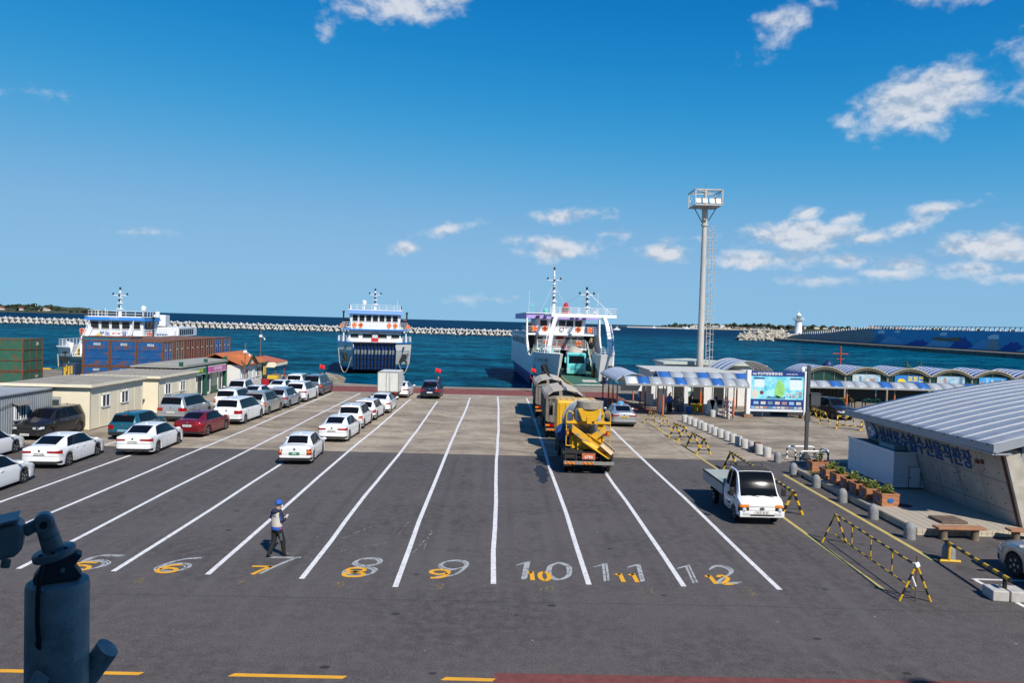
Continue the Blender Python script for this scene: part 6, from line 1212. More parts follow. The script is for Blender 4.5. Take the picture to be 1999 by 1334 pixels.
# ---- cottage with orange roof
ct = thing('cottage', 'white clapboard cottage with orange roof and porch', 'cottage')
m_clap = mat('clapboard', (.66, .66, .64), .6, var=.06, dirt=(.42, .38, .32), ds=1.3, dth=.72); m_otile = mat('orange_tile', (.44, .13, .04), .75, var=.25, vs=5, dirt=(.28, .08, .03), ds=2.5, dth=.6, bump=.5, bs=12)
g = MB(); g.box(-30.2, -25.55, 73.3, 80.4, .0, 2.5); part('wall', g, m_clap, ct)
for k in range(16): g = MB(); g.prism([(-25.548, .1+k*.15), (-25.515, .1+k*.15), (-25.54, .25+k*.15), (-25.548, .25+k*.15)], 'y', 73.3, 80.4); part('clapboard', g, m_clap, ct)
def slab3(a, b, c, d, th, m, nm, par):
    n = (Vector(b)-Vector(a)).cross(Vector(d)-Vector(a)).normalized()*th; vs = [Vector(p) for p in (a, b, c, d)]; g = MB(); g.add([tuple(v) for v in vs]+[tuple(v+n) for v in vs], [(0,1,2,3), (7,6,5,4), (0,4,5,1), (1,5,6,2), (2,6,7,3), (3,7,4,0)]); return part(nm, g, m, par)
rf = slab3((-25.15, 72.9, 2.42), (-25.15, 80.9, 2.42), (-27.9, 80.4, 3.55), (-27.9, 73.0, 3.55), .07, m_otile, 'roof', ct); slab3((-27.9, 73.0, 3.55), (-27.9, 80.4, 3.55), (-30.6, 80.9, 2.42), (-30.6, 72.9, 2.42), .07, m_otile, 'roof', ct)
g = MB(); g.prism([(74.2, 2.45), (77.2, 2.45), (75.7, 3.35)], 'x', -27.5, -25.3); part('gable', g, m_clap, ct); slab3((-25.1, 74.0, 2.40), (-27.6, 74.0, 2.40), (-27.6, 75.7, 3.42), (-25.1, 75.7, 3.42), .07, m_otile, 'gable_roof', ct); slab3((-25.1, 77.4, 2.40), (-25.1, 75.7, 3.42), (-27.6, 75.7, 3.42), (-27.6, 77.4, 2.40), .07, m_otile, 'gable_roof', ct)
g = MB(); g.beam((-25.06, 74.0, 2.42), (-25.06, 75.7, 3.46), .06, .16); g.beam((-25.06, 77.4, 2.42), (-25.06, 75.7, 3.46), .06, .16); g.beam((-25.08, 72.9, 2.44), (-25.08, 74.0, 2.44), .06, .14); g.beam((-25.08, 77.4, 2.44), (-25.08, 80.9, 2.44), .06, .14); part('fascia', g, m_kg, ct)
for (y, w, h, z) in ((75.1, 1.0, 2.0, 1.05), (78.6, 1.1, 1.1, 1.55)): window(ct, -25.5, y, z, w, h)
for y in (73.9, 77.2): g = MB(); g.box(-25.52, -25.47, y-.3, y+.3, 1.0, 2.0); part('notice', g, m_winf, ct)
g = MB(); g.box(-25.52, -25.42, 80.0, 80.35, .0, 2.45); part('corner_post', g, m_kg, ct)
g = MB(); g.box(-29, -26.2, 80.41, 84.2, .0, 2.1); part('porch_room', g, mat('porch_wall', (.42, .38, .33), .7), ct); g = MB(); g.box(-26.19, -26.16, 81, 83, .1, 1.9); part('porch_door', g, m_paneg, ct)
slab3((-24.2, 80.6, 2.30), (-24.2, 84.9, 2.30), (-26.6, 84.5, 2.85), (-26.6, 81.0, 2.85), .07, mat('porch_tile', (.40, .11, .06), .75, var=.2, vs=5), 'porch_roof', ct); g = MB(); g.box(-24.3, -24.2, 80.6, 84.9, 1.98, 2.31); g.box(-26.6, -24.3, 80.55, 80.62, 1.85, 2.4); part('porch_fascia', g, m_cream, ct)
for y in (81.2, 84.5): g = MB(); g.tube((-24.45, y, 0), (-24.45, y, 2.0), .06); part('porch_post', g, mat('post_red', (.28, .03, .03), .6), ct)
def thin_pole(label, x, y, h):
    t = thing('rusty_pole', label, 'pole', (x, y, 0), 0, 'rusty lamp poles by the cottage'); g = MB(); g.tube((0, 0, 0), (.06, 0, h), .055, .045); part('pole', g, mat('pole_rust', (.17, .10, .07), .8, var=.3, vs=4), t); g = MB(); g.box(-.1, .2, -.1, .1, h-1.0, h-.75); part('lamp_box', g, m_winf, t); g = MB(); g.tube((.06, 0, h-.9), (.5, -.1, h-1.1), .02); g.lathe([(0, 0), (.09, 0), (.06, .16), (0, .2)], 8, (.5, -.1, h-1.3)); part('lamp_arm', g, m_winf, t); g = MB(); g.tube((.0, 0, h*.55), (.3, .3, h*.30), .02); part('brace', g, m_rustf, t)
thin_pole('rusty lamp pole between green kiosk and cottage', -25.0, 73.0, 4.75); thin_pole('rusty lamp pole rising behind the cottage roof', -27.2, 84.5, 6.0)
g = MB(); g.lathe([(0, 0), (.36, 0), (.44, .75), (.40, .75), (.34, .05), (0, .05)], 14); tag(part('plastic_tub', g, mat('tub_red', (.36, .01, .03), .4), None, (-24.6, 78.2, 0), smooth=True), 'dark red plastic tub by the cottage wall', 'tub')
g = MB(); g.box(-.55, .55, -.3, .3, .55, .95); b_ = tag(part('stacked_crate', g, mat('crate_yellow', (.62, .42, .03), .5), None, (-24.6, 80.9, 0), bevel=.03), 'yellow crate on legs beside the porch', 'crate'); g = MB()
for x in (-.45, .45):
    for y in (-.22, .22): g.box(x-.03, x+.03, y-.03, y+.03, 0, .55)
part('stand', g, m_frame, b_)
g = MB(); g.box(-.03, .03, -.4, .4, 1.1, 2.0); nb_ = tag(part('notice_board', g, mat('notice_yellow', (.65, .45, .08), .6), None, (-25.2, 79.9, 0)), 'pale yellow notice panel on a stake at the cottage corner', 'sign'); g = MB(); g.box(-.03, .03, -.04, .04, 0, 1.1); part('stake', g, m_frame, nb_)
sc_ = thing('scooter', 'small dark scooter parked under the cottage porch', 'scooter', (-23.9, 82.2, 0), .4)
for y in (-.6, .6): wheel(sc_, 0, y, .24, .10, True, 1)
g = MB(); g.prism([(-.7, .3), (.3, .25), (.5, .5), (.62, .95), (.52, .95), (.35, .45), (-.1, .42), (-.2, .72), (-.75, .75)], 'x', -.13, .13); part('body', g, P_BLACK, sc_, bevel=.03); g = MB(); g.box(-.13, .13, -.72, -.1, .74, .82); part('seat', g, m_trim, sc_, bevel=.03); g = MB(); g.tube((-.32, .52, 1.02), (.32, .52, 1.02), .02); g.tube((0, .58, .9), (0, .52, 1.04), .03); part('handlebar', g, m_trim, sc_)
# ================================================================== right side: fish market, plaza, street furniture
# ---- tiled plaza
m_tile = mat('plaza_tile', (.40, .35, .28), .7, var=.12, vs=3, dirt=(.28, .24, .19), ds=1.4, dth=.62); m_grout = mat('tile_grout', (.11, .09, .075), .9)
X0, X1, Y0, Y1 = 15.5, 24.0, 26.75, 38.2
pz = MB(); pz.box(X0+.012, X1, Y0+.012, Y1, -.02, .27); plaza = struct('plaza', pz, m_grout)
tl = .34; tm_ = MB(); tm_.box(-tl/2+.009, tl/2-.009, -tl/2+.009, tl/2-.009, 0, .016); tme = tm_.mesh('tile', m_tile); rest = MB(); cnt = 0
for j in range(int((Y1-Y0)/tl)):
    for i in range(int((X1-X0)/tl)):
        cx_, cy2 = X0+.02+tl*(i+.5), Y0+.02+tl*(j+.5)
        if cx_ > 20.5 and cy2 > 27.6: continue
        if cnt < 300: put('tile', tme, plaza, (cx_, cy2, .27)); cnt += 1
        else: rest.box(cx_-tl/2+.009, cx_+tl/2-.009, cy2-tl/2+.009, cy2+tl/2-.009, .27, .286)
o = part('tiles', rest, m_tile, plaza); o['kind'] = 'stuff'
kt = MB()
for k in range(2):
    for i in range(40): kt.box(X0+.02+i*.2, X0+.02+i*.2+.188, Y0-.004, Y0+.012, .03+k*.125, .145+k*.125)
    for i in range(56): kt.box(X0-.004, X0+.012, Y0+.02+i*.2, Y0+.02+i*.2+.188, .03+k*.125, .145+k*.125)
o = part('kerb_tiles', kt, mat('kerb_tile', (.50, .44, .34), .6, var=.15, vs=2), plaza); o['kind'] = 'stuff'

# ---- fish market
fm = thing('fish_market', 'fish market hall with leaning concrete wall and grey ribbed vault roof', 'building')
m_fconc = mat('board_concrete', (.40, .36, .31), .85, var=.18, vs=1.2, dirt=(.17, .155, .14), ds=.9, dth=.58, bump=.3, bs=20); m_froof = mat('zinc_roof', (.40, .43, .48), .45, .45, var=.10, vs=1.4, dirt=(.30, .32, .36), ds=2.2, dth=.56); m_fedge = mat('roof_edge', (.33, .36, .40), .5, .3, var=.08)
ya, yb = 27.4, 37.9
def wx(z): return 19.72-.285*(z-.28)          # outer face of the leaning wall
g = MB(); g.add([(wx(.0), ya, 0), (wx(.0), yb, 0), (wx(3.2), yb, 3.2), (wx(3.2), ya, 3.2), (wx(0)+.35, ya, 0), (wx(0)+.35, yb, 0), (wx(3.2)+.35, yb, 3.2), (wx(3.2)+.35, ya, 3.2)], [(0,1,2,3), (7,6,5,4), (0,4,5,1), (1,5,6,2), (2,6,7,3), (3,7,4,0)]); part('leaning_wall', g, m_grout, fm)
zs = [.28, .78, 1.9, 3.15]; n = 7
for k in range(3):
    for i in range(n):
        y0, y1 = ya+(yb-ya)*i/n+.012, ya+(yb-ya)*(i+1)/n-.012; z0, z1 = zs[k]+.01, zs[k+1]-.01
        g = MB(); g.add([(wx(z0)-.03, y0, z0), (wx(z0)-.03, y1, z0), (wx(z1)-.03, y1, z1), (wx(z1)-.03, y0, z1), (wx(z0)+.01, y0, z0), (wx(z0)+.01, y1, z0), (wx(z1)+.01, y1, z1), (wx(z1)+.01, y0, z1)], [(0,1,2,3), (7,6,5,4), (0,4,5,1), (1,5,6,2), (2,6,7,3), (3,7,4,0)]); p = part('wall_panel', g, m_fconc, fm)
        if k > 0:
            d = MB()
            for u in (.22, .78):
                for v in (.25, .75): zz = z0+(z1-z0)*v; d.obox((wx(zz)-.034, y0+(y1-y0)*u, zz), (.012, .05, .05))
            part('tie_hole', d, mat('tie_hole', (.06, .05, .05), .9), p)
g = MB(); g.add([(wx(.28), ya-.28, .28), (wx(3.2), ya-.28, 3.2), (wx(3.2)+.55, ya-.28, 3.2), (wx(.28)+.85, ya-.28, .28), (wx(.28), ya-.02, .28), (wx(3.2), ya-.02, 3.2), (wx(3.2)+.55, ya-.02, 3.2), (wx(.28)+.85, ya-.02, .28)], [(0,1,2,3), (7,6,5,4), (0,4,5,1), (1,5,6,2), (2,6,7,3), (3,7,4,0)]); part('end_pier', g, mat('pale_concrete', (.42, .39, .34), .85, var=.2, vs=2, dirt=(.26, .23, .19), ds=1.5, dth=.58), fm)
g = MB(); g.tube((wx(.3)-.05, ya-.1, .3), (wx(3.1)-.05, ya-.1, 3.15), .035); part('downpipe', g, m_rustf, fm)
g = MB(); g.box(20.6, 27, ya-.1, ya, .28, 2.6); part('teal_glazing', g, mat('teal_glass', (.01, .34, .30), .12), fm)
for x in (20.9, 22.2, 23.5): g = MB(); g.box(x-.05, x+.05, ya-.16, ya-.101, .28, 2.6); part('mullion', g, m_winf, fm)
g = MB(); g.box(19.6, 27, ya-.2, ya, 2.6, 3.3); part('lintel', g, m_fedge, fm)
g = MB(); g.box(wx(0)+.4, 28, ya+.05, yb, 0, 3.1); part('inner_wall', g, m_fconc, fm)
def rz_(x): u = (x-18.25)/9.6; return 3.36+2.55*u*(1.42-.42*u)*.78 if u < 1 else 5.35
def roof_pt(u, v, dz=0): x = 18.25+10.2*u+.25*(1-v)*0; y = 26.75+11.6*v; return (x, y, rz_(x)+dz-.10*v)
g = MB(); g.grid(lambda u, v: roof_pt(u, v), 22, 12); o = part('roof', g, m_froof, fm, smooth=True); s_ = o.modifiers.new('th', 'SOLIDIFY'); s_.thickness = .06
for k in range(13):
    v = (k+.35)/13; g = MB(); P = [Vector(roof_pt(u/20, v, .02)) for u in range(21)]
    for a, b in zip(P[:-1], P[1:]): g.beam(a, b, .04, .035)
    part('standing_seam', g, mat('seam_pale', (.48, .50, .53), .45, .4), fm)
    g = MB(); p = roof_pt(0, v, .05); g.obox((p[0]-.02, p[1], p[2]), (.07, .09, .07)); part('seam_clip', g, m_trim, fm)
g = MB(); g.beam((18.22, 26.70, 3.30), (18.22, 38.4, 3.20), .05, .30); part('eave_board', g, m_fedge, fm)
g = MB(); P = [Vector(roof_pt(u/20, 0, -.10)) for u in range(21)]
for a, b in zip(P[:-1], P[1:]): g.beam(a, b, .05, .30)
part('gable_board', g, m_fedge, fm); g = MB(); g.box(18.2, 18.95, 26.78, 38.3, 3.05, 3.12); part('soffit', g, m_fedge, fm)
vx, vy = Vector((0, -1, 0)), Vector((-.285, 0, 1)).normalized(); vn = vx.cross(vy); Rw = Matrix((vx, vy, vn)).transposed().to_euler()
m_signb = mat('sign_blue', (.010, .085, .27), .6)
lt = letters('성산포수협수산물직판장', .015); xs = [v.co.x for v in lt.vertices]; ys_ = [v.co.y for v in lt.vertices]; wl = max(xs)-min(xs)
o = text('성산포수협수산물직판장', .82, m_signb, fm, (wx(2.35)-.055, 32.9, 2.34), Rw, .015); o.scale = (7.3/wl, .86, 4)
g = MB(); g.lathe([(0, -.03), (.42, -.03), (.42, .03), (0, .03)], 24); em = part('emblem', g, mat('emblem_blue', (.02, .17, .42), .4), fm, (wx(2.40)-.08, 37.15, 2.42), Rw)
for (x, y, r, a) in ((-.1, .14, .17, .3), (.12, -.02, .16, -.2), (-.02, -.2, .14, .2)): g = MB(); g.lathe([(0, 0), (r, 0), (r*.8, .02), (0, .025)], 12); o = part('emblem_wave', g, m_winf, em, (x, y, .03), (0, 0, a)); o.scale = (1.2, .55, 1)
for (y, z) in ((28.9, 2.45), (28.6, 2.48)): g = MB(); g.obox((wx(z)-.06, y, z), (.08, .16, .16)); part('old_lamp', g, m_rustf, fm)
# ---- white siding shed against the wall
sh = thing('siding_shed', 'low white siding lean-to shed with small door against the concrete wall', 'shed')
m_sid = mat('siding_white', (.80, .79, .77), .5, var=.05, dirt=(.34, .33, .32), ds=1.6, dth=.70)
zt = 1.98
g = MB(); g.prism([(18.22, .36), (wx(.36)-.04, .36), (wx(zt)-.04, zt-.05), (18.22, zt-.02)], 'y', 33.5, 37.85); part('core', g, m_grout, sh)
nb = 15
for k in range(nb):
    z0 = .36+(zt-.38)*k/nb; z1 = .36+(zt-.38)*(k+1)/nb-.020
    g = MB(); g.prism([(18.19, z0), (18.218, z0), (18.218, z1), (18.205, z1)], 'y', 33.47, 37.87); part('siding_board', g, m_sid, sh)
    g = MB(); g.add([(18.19, 33.45, z0), (wx(z0)-.05, 33.45, z0), (wx(z1)-.05, 33.47, z1), (18.19, 33.47, z1), (18.19, 33.498, z0), (wx(z0)-.05, 33.498, z0), (wx(z1)-.05, 33.498, z1), (18.19, 33.498, z1)], [(0,1,2,3), (7,6,5,4), (0,4,5,1), (1,5,6,2), (2,6,7,3), (3,7,4,0)]); part('siding_board', g, m_sid, sh)
g = MB(); g.box(18.17, 18.23, 33.43, 33.49, .34, zt); g.box(18.15, 18.24, 33.43, 37.9, zt-.03, zt+.03); g.box(18.2, wx(zt), 33.42, 33.50, zt-.06, zt+.0); part('corner_trim', g, m_winf, sh)
g = MB(); g.box(18.92, 19.42, 33.425, 33.448, .40, 1.30); d = part('door', g, m_sid, sh); g = MB(); g.box(18.90, 18.92, 33.42, 33.45, .38, 1.32); g.box(19.42, 19.44, 33.42, 33.45, .38, 1.32); g.box(18.9, 19.44, 33.42, 33.45, 1.30, 1.325); part('door_frame', g, m_grout, d); g = MB(); g.obox((18.96, 33.41, .82), (.04, .04, .07)); part('latch', g, m_rustf, d)
g = MB(); g.prism([(18.3, zt-.08), (wx(zt)-.06, zt-.10), (wx(zt)-.06, zt-.06), (18.3, zt-.04)], 'y', 33.6, 37.8); part('roof_sheet', g, mat('old_teal_sheet', (.10, .14, .15), .6, dirt=RUST, ds=2, dth=.6), sh); g = MB(); g.box(18.6, 19.3, 34.2, 35.6, zt-.04, zt+.16); part('roof_box', g, mat('pale_box', (.35, .38, .38), .6), sh)

# ---- planters
m_terra = mat('terracotta', (.36, .155, .075), .8, var=.18, vs=4, dirt=(.25, .10, .05), ds=3, dth=.6, bump=.4, bs=18); m_soil = mat('soil', (.06, .045, .03), .95, var=.3, vs=8); m_leaf = mat('leaf_green', (.06, .12, .025), .6, var=.35, vs=9); m_leaf2 = mat('leaf_yellow_green', (.16, .20, .04), .6, var=.3, vs=9); m_stem = mat('stem_brown', (.10, .07, .04), .8)
def planter(label, x, y, w, d, h, kind, seed):
    r = random.Random(seed); t = thing('planter', label, 'planter', (x, y, .287 if x > 15.6 else 0), r.uniform(-.05, .05), 'terracotta planters along the kerb')
    g = MB(); n = 10
    def wav(u, z): return .012*sin(z*34+u*5)
    for (a, b) in (((0, 0), (w, 0)), ((w, 0), (w, d)), ((w, d), (0, d)), ((0, d), (0, 0))):
        nx, ny = (b[1]-a[1]), -(b[0]-a[0]); L = hypot(nx, ny); nx /= L; ny /= L
        g.grid(lambda u, v: (a[0]+(b[0]-a[0])*u+nx*wav(u, v*h), a[1]+(b[1]-a[1])*u+ny*wav(u, v*h), v*h), 4, 12)
    part('box', g, m_terra, t, smooth=True, angle=60)
    g = MB(); g.box(-.01, w+.01, -.01, .07, h-.05, h+.015); g.box(-.01, w+.01, d-.07, d+.01, h-.05, h+.015); g.box(-.01, .07, .07, d-.07, h-.05, h+.015); g.box(w-.07, w+.01, .07, d-.07, h-.05, h+.015); part('rim', g, m_terra, t)
    g = MB(); g.grid(lambda u, v: (.06+(w-.12)*u, .06+(d-.12)*v, h-.10+.04*sin(7*u+3)*sin(5*v+1)), 5, 5); part('soil', g, m_soil, t)
    for (px, py, rz) in ((w/2, -.02, 0), (-.02, d/2, pi/2)): g = MB(); g.lathe([(0, -.012), (.12, -.010), (.135, .0), (.135, .012)], 16, ax='y'); o = part('medallion', g, mat('medallion_blue', (.02, .12, .38), .35, var=.3, vs=14), t, (px, py, h*.48), (0, 0, rz)); o.scale = (1, 1, .75)
    g = MB(); lf = MB(); ns = 13 if kind else 8
    if kind == 2:
        for k in range(4):
            a = r.uniform(0, 6); p = Vector((w*.5+.06*cos(a), d*.5+.06*sin(a), h-.1)); hh = r.uniform(.55, .85); q = p+Vector((.14*cos(a), .14*sin(a), hh)); g.tube(p, q, .02, .012, 6)
            for j in range(16): u = .25+.75*j/16; c = p+(q-p)*u; b = r.uniform(0, 6); lf.obox(c+Vector((.05*cos(b), .05*sin(b), .01)), (.09, .05, .012), (r.uniform(-.6, .6), r.uniform(-.9, -.2), b))
    else:
        for k in range(ns):
            p = Vector((w*r.uniform(.25, .8), d*r.uniform(.25, .8), h-.1)); a = r.uniform(0, 6); q = p+Vector((.10*cos(a), .10*sin(a), r.uniform(.22, .48))); g.tube(p, q, .009, .006, 5)
            for j in range(9): c = p+(q-p)*(.4+.6*j/9); b = r.uniform(0, 6); lf.obox(c+Vector((.04*cos(b), .04*sin(b), .0)), (.11, .075, .008), (r.uniform(-.7, .7), r.uniform(-.9, .4), b))
        for k in range(60): b = r.uniform(0, 6); lf.obox((r.uniform(.1, w-.1), r.uniform(.1, d-.1), h-.05+r.uniform(0, .06)), (.05, .02, .006), (r.uniform(-1, 1), r.uniform(-1, 1), b))
    part('stems', g, m_stem, t); o = part('leaves', lf, m_leaf if kind == 2 else m_leaf2, t); o['kind'] = 'stuff'
for i, (x, y, k, nm) in enumerate([(15.95, 36.95, 2, 'with an upright dark succulent, farthest from the bench'), (15.80, 35.05, 1, 'second from the succulent one'), (15.78, 33.88, 1, 'third from the succulent one'), (15.74, 32.78, 1, 'middle of the seven'), (15.72, 31.86, 0, 'third from the manhole'), (15.72, 30.95, 1, 'second from the manhole'), (15.90, 30.02, 1, 'nearest the bench')]):
    planter(f'terracotta planter box {nm}', x, y, .95 if i == 0 else .74, .70, .50, k, 40+i)
g = MB(); rr = random.Random(3)
for k in range(260): a = rr.uniform(0, 6); g.obox((15.75+rr.uniform(-.15, .5), 36.2+rr.uniform(-.5, .6), .30+rr.uniform(0, .10)), (.02, .10, .01), (rr.uniform(-.5, 1.2), 0, a))
o = part('weeds', g, mat('dry_grass', (.18, .14, .05), .9, var=.3), None); o['kind'] = 'stuff'; o['label'] = 'dry grass tuft below the first planter'
# ---- benches, wooden lid
m_wood = mat('bench_wood', (.33, .16, .085), .7, var=.25, vs=6, stretch=(.4, 3, 3)); m_log = mat('log_concrete', (.16, .12, .09), .85, var=.3, vs=5, bump=.5, bs=14)
def bench(label, x, y, L, rz=0):
    t = thing('bench', label, 'bench', (x, y, 0), rz, 'log benches beside the plaza'); g = MB()
    for k in range(3): g = MB(); g.box(-L/2, L/2, -.21+k*.142, -.075+k*.142, .40, .48); part('plank', g, m_wood, t, bevel=.012)
    for sx_ in (-1, 1): g = MB(); g.lathe([(0, 0), (.15, 0), (.135, .2), (.14, .40), (0, .40)], 12); part('leg', g, m_log, t, (sx_*L*.33, 0, 0), smooth=True)
bench('log-legged wooden bench in front of the tiled plaza corner', 16.85, 26.40, 1.75, 0); bench('wooden bench half hidden by the silver suv at the picture edge', 19.35, 26.2, 1.6, -.1)
g = MB(); g.box(-.5, .5, -.45, .45, 0, .10); lid = tag(part('pit_cover', g, mat('lid_wood', (.12, .085, .065), .8, var=.25, vs=5), None, (17.35, 27.9, .287), bevel=.01), 'square dark wooden pit cover on the tiled plaza', 'cover')
g = MB(); g.lathe([(0, 0), (.32, 0), (.32, .006), (0, .006)], 24); tag(part('manhole_cover', g, mat('iron_cover', (.05, .035, .03), .6, .4, var=.3), None, (16.95, 30.25, .288)), 'round dark manhole cover on the plaza beside the last planter', 'manhole cover')
g = MB(); g.lathe([(0, 0), (.34, 0), (.34, .004), (0, .004)], 24); tag(part('manhole_cover', g, mat('iron_cover_brown', (.07, .045, .035), .6, .4, var=.3), None, (13.3, 35.4, .001)), 'round brown manhole cover in the asphalt between the yellow lines', 'manhole cover')
# ---- bollards
m_gran = mat('granite', (.22, .23, .24), .75, var=.25, vs=9, bump=.3, bs=40); m_cylc = mat('cylinder_concrete', (.44, .43, .41), .85, var=.15, vs=4, dirt=(.30, .29, .27), ds=3, dth=.6)
dm = MB(); dm.lathe([(0, 0), (.205, 0), (.20, .34), (.188, .42), (.15, .52), (.08, .59), (0, .61)], 18); dme = dm.mesh('dome_bollard', m_gran, True, 50)
dl = ['beside the hoop rails', 'beside the succulent planter', 'beside the second planter', 'beside the middle planter', 'beside the last planter', 'at the plaza corner', 'beside the low striped barrier']
for (x, y), nm in zip([(15.73, 41.0), (15.30, 37.7), (15.22, 34.75), (15.12, 31.85), (15.08, 29.1), (15.04, 26.4), (14.97, 23.95)], dl): tag(put('dome_bollard', dme, None, (x, y, 0)), f'granite dome bollard {nm}', 'bollard', 'granite dome bollards along the kerb')
cm_ = MB(); cm_.lathe([(0, 0), (.225, 0), (.225, .53), (.205, .56), (0, .56)], 18); cme = cm_.mesh('concrete_cylinder', m_cylc, True, 40)
for i in range(15):
    u = i/14; x = 14.65+1.06*u; y = 57.4-14.7*u**.97
    nm = 'nearest the canopy' if i == 0 else ('nearest the hoop rails' if i == 14 else f'{["","second","third","fourth","fifth","sixth","seventh","eighth","ninth","tenth","eleventh","twelfth","thirteenth","fourteenth"][i]} from the canopy end')
    o = tag(put('concrete_cylinder', cme, None, (x+random.uniform(-.05, .05), y, 0)), f'short pale concrete cylinder of the row, {nm}', 'bollard', 'row of concrete cylinders')
tag(put('concrete_cylinder', cme, None, (17.9, 61.2, 0)), 'single concrete cylinder under the front canopy', 'bollard', 'row of concrete cylinders')
g = MB(); g.box(-.16, .16, -.16, .16, 0, .62); g.obox((.3, -.1, .2), (.5, .06, .06), (0, .5, .4)); g.obox((-.2, .3, .12), (.06, .5, .06), (.3, 0, .5)); tag(part('scrap_box', g, m_rustf, None, (15.65, 44.1, 0)), 'rusty metal scrap leaning beside the concrete cylinders', 'scrap')
# ---- hoop rails and dark lamp post
m_hoop = stripes('hoop_stripes', (.70, .71, .72), (.04, .045, .05), 3.6, 0., .35, axis=2)
def hoop(label, a, b):
    a, b = Vector((*a, 0)), Vector((*b, 0)); t = thing('hoop_rail', label, 'barrier', a, 0, 'striped hoop rails round the lamp post'); d = b-a; L = d.length; d.normalize(); h = .62; r = .16
    pts = [Vector((0, 0, 0)), Vector((0, 0, h-r))]+[d*(r-r*cos(q))+Vector((0, 0, h-r+r*sin(q))) for q in (pi/8, pi/4, 3*pi/8, pi/2)]
    pts += [d*(L-r+r*sin(q))+Vector((0, 0, h-r+r*cos(q))) for q in (0, pi/8, pi/4, 3*pi/8, pi/2)]+[d*L]
    g = MB(); g.path(pts, .05, 10); part('hoop', g, m_hoop, t, smooth=True, angle=60)
hoop('striped hoop rail on the side facing the truck', (16.85, 42.55), (16.95, 41.55)); hoop('striped hoop rail in front of the lamp post', (17.1, 41.25), (18.7, 41.3)); hoop('striped hoop rail behind the lamp post', (17.0, 42.9), (18.6, 42.9)); hoop('striped hoop rail on the side facing the shed', (18.85, 41.6), (18.9, 42.7))
lp = thing('camera_post', 'dark grey square post with control box and dome camera', 'pole', (17.75, 42.05, 0)); m_post = mat('post_grey', (.075, .08, .088), .5, .2, var=.06)
g = MB(); g.box(-.09, .09, -.09, .09, .0, 5.45); part('post', g, m_post, lp, bevel=.02); g = MB(); g.prism([(-.24, 0), (.24, 0), (.12, .32), (-.12, .32)], 'y', -.22, .22); part('foot', g, m_post, lp); g = MB(); g.box(.10, .66, -.2, .2, 3.15, 3.82); bx = part('control_box', g, m_post, lp, bevel=.02); g = MB(); g.box(.08, .68, -.23, .23, 3.82, 3.86); part('lid', g, m_post, bx)
g = MB(); g.tube((-.09, 0, 5.3), (-.36, 0, 5.3), .03); g.lathe([(0, 5.02), (.11, 5.06), (.13, 5.18), (.10, 5.30), (0, 5.34)], 12, (-.36, 0, 0)); part('dome_camera', g, m_winf, lp, smooth=True); g = MB(); g.box(-.12, .12, -.11, .11, 2.2, 2.7); part('collar', g, m_post, lp)

# ---- striped barriers
m_hz_y = stripes('hazard_along', (.66, .40, .015), (.016, .016, .017), 1.9, 0., .45, axis=1, wear=.7); m_hz_z = stripes('hazard_up', (.66, .40, .015), (.016, .016, .017), 2.6, 0., .45, axis=2, wear=.5)
def barrier(label, a, b, h=.95, half=.42, r=.05, lower=False, over=.25):
    a, b = Vector((*a, 0)), Vector((*b, 0)); d = b-a; L = d.length; rz = atan2(-d.x, d.y)
    t = thing('barrier', label, 'barrier', a, rz, 'yellow and black barriers')
    g = MB(); g.tube((0, -over, h), (0, L+over, h), r*1.15, n=10); part('top_rail', g, m_hz_y, t, smooth=True)
    for y in (0, L):
        for s in (-1, 1): g = MB(); g.tube((s*.03, y, h-.02), (s*half, y, 0), r, n=8); part('leg', g, m_hz_z, t, smooth=True)
        g = MB(); g.tube((-half*.72, y, h*.30), (half*.72, y, h*.30), r*.7, n=6); part('brace', g, m_trim, t)
    if lower:
        g = MB(); g.tube((0, 0, h*.30), (0, L, h*.30), r*.75, n=8); part('lower_rail', g, m_hz_y, t, smooth=True)
        n = max(3, int(L/1.35))
        for k in range(1, n): g = MB(); g.tube((0, L*k/n, h*.30), (0, L*k/n, h), r*.65, n=6); part('upright', g, m_hz_z, t)
    return t
barrier('thin yellow and black barrier beside the taxi', (11.62, 56.1), (12.0, 52.7), .95, .46, .032, True, .05)
barrier('stout striped barrier second from the taxi', (11.95, 49.4), (12.2, 47.9), .90, .42, .055, False, .2); barrier('stout striped barrier third from the taxi', (12.1, 45.4), (12.12, 43.0), .90, .42, .055, False, .2)
barrier('long striped barrier running behind the white flatbed truck', (12.33, 38.6), (12.0, 29.5), .92, .40, .058, False, .15)
b5 = barrier('long thin striped barrier with lower rail, nearest the camera', (11.97, 25.68), (11.75, 20.22), 1.0, .43, .032, True, .05)
g = MB(); g.tube((.0, 5.47, .0), (.0, 5.47, 1.28), .018, n=6); part('tied_rod', g, m_rustf, b5); g = MB(); g.obox((0, 5.46, 1.02), (.16, .12, .14), (.3, .2, .5)); g.obox((.05, 5.46, .55), (.05, .05, .3), (.3, .2, .5)); part('tied_rag', g, m_winf, b5, bevel=.03)
barrier('striped barrier in front of the dark grey suv, nearer the info board', (26.25, 61.1), (25.85, 57.95), .95, .42, .05, True, .15); barrier('striped barrier in front of the dark grey suv, nearer the fish market', (25.9, 55.8), (27.3, 54.9), .95, .42, .05, True, .2)
lb = thing('low_barrier', 'low striped pipe barrier ending on a concrete block near the silver suv', 'barrier', (14.86, 23.75, 0), atan2(.36, -3.2), 'yellow and black barriers')
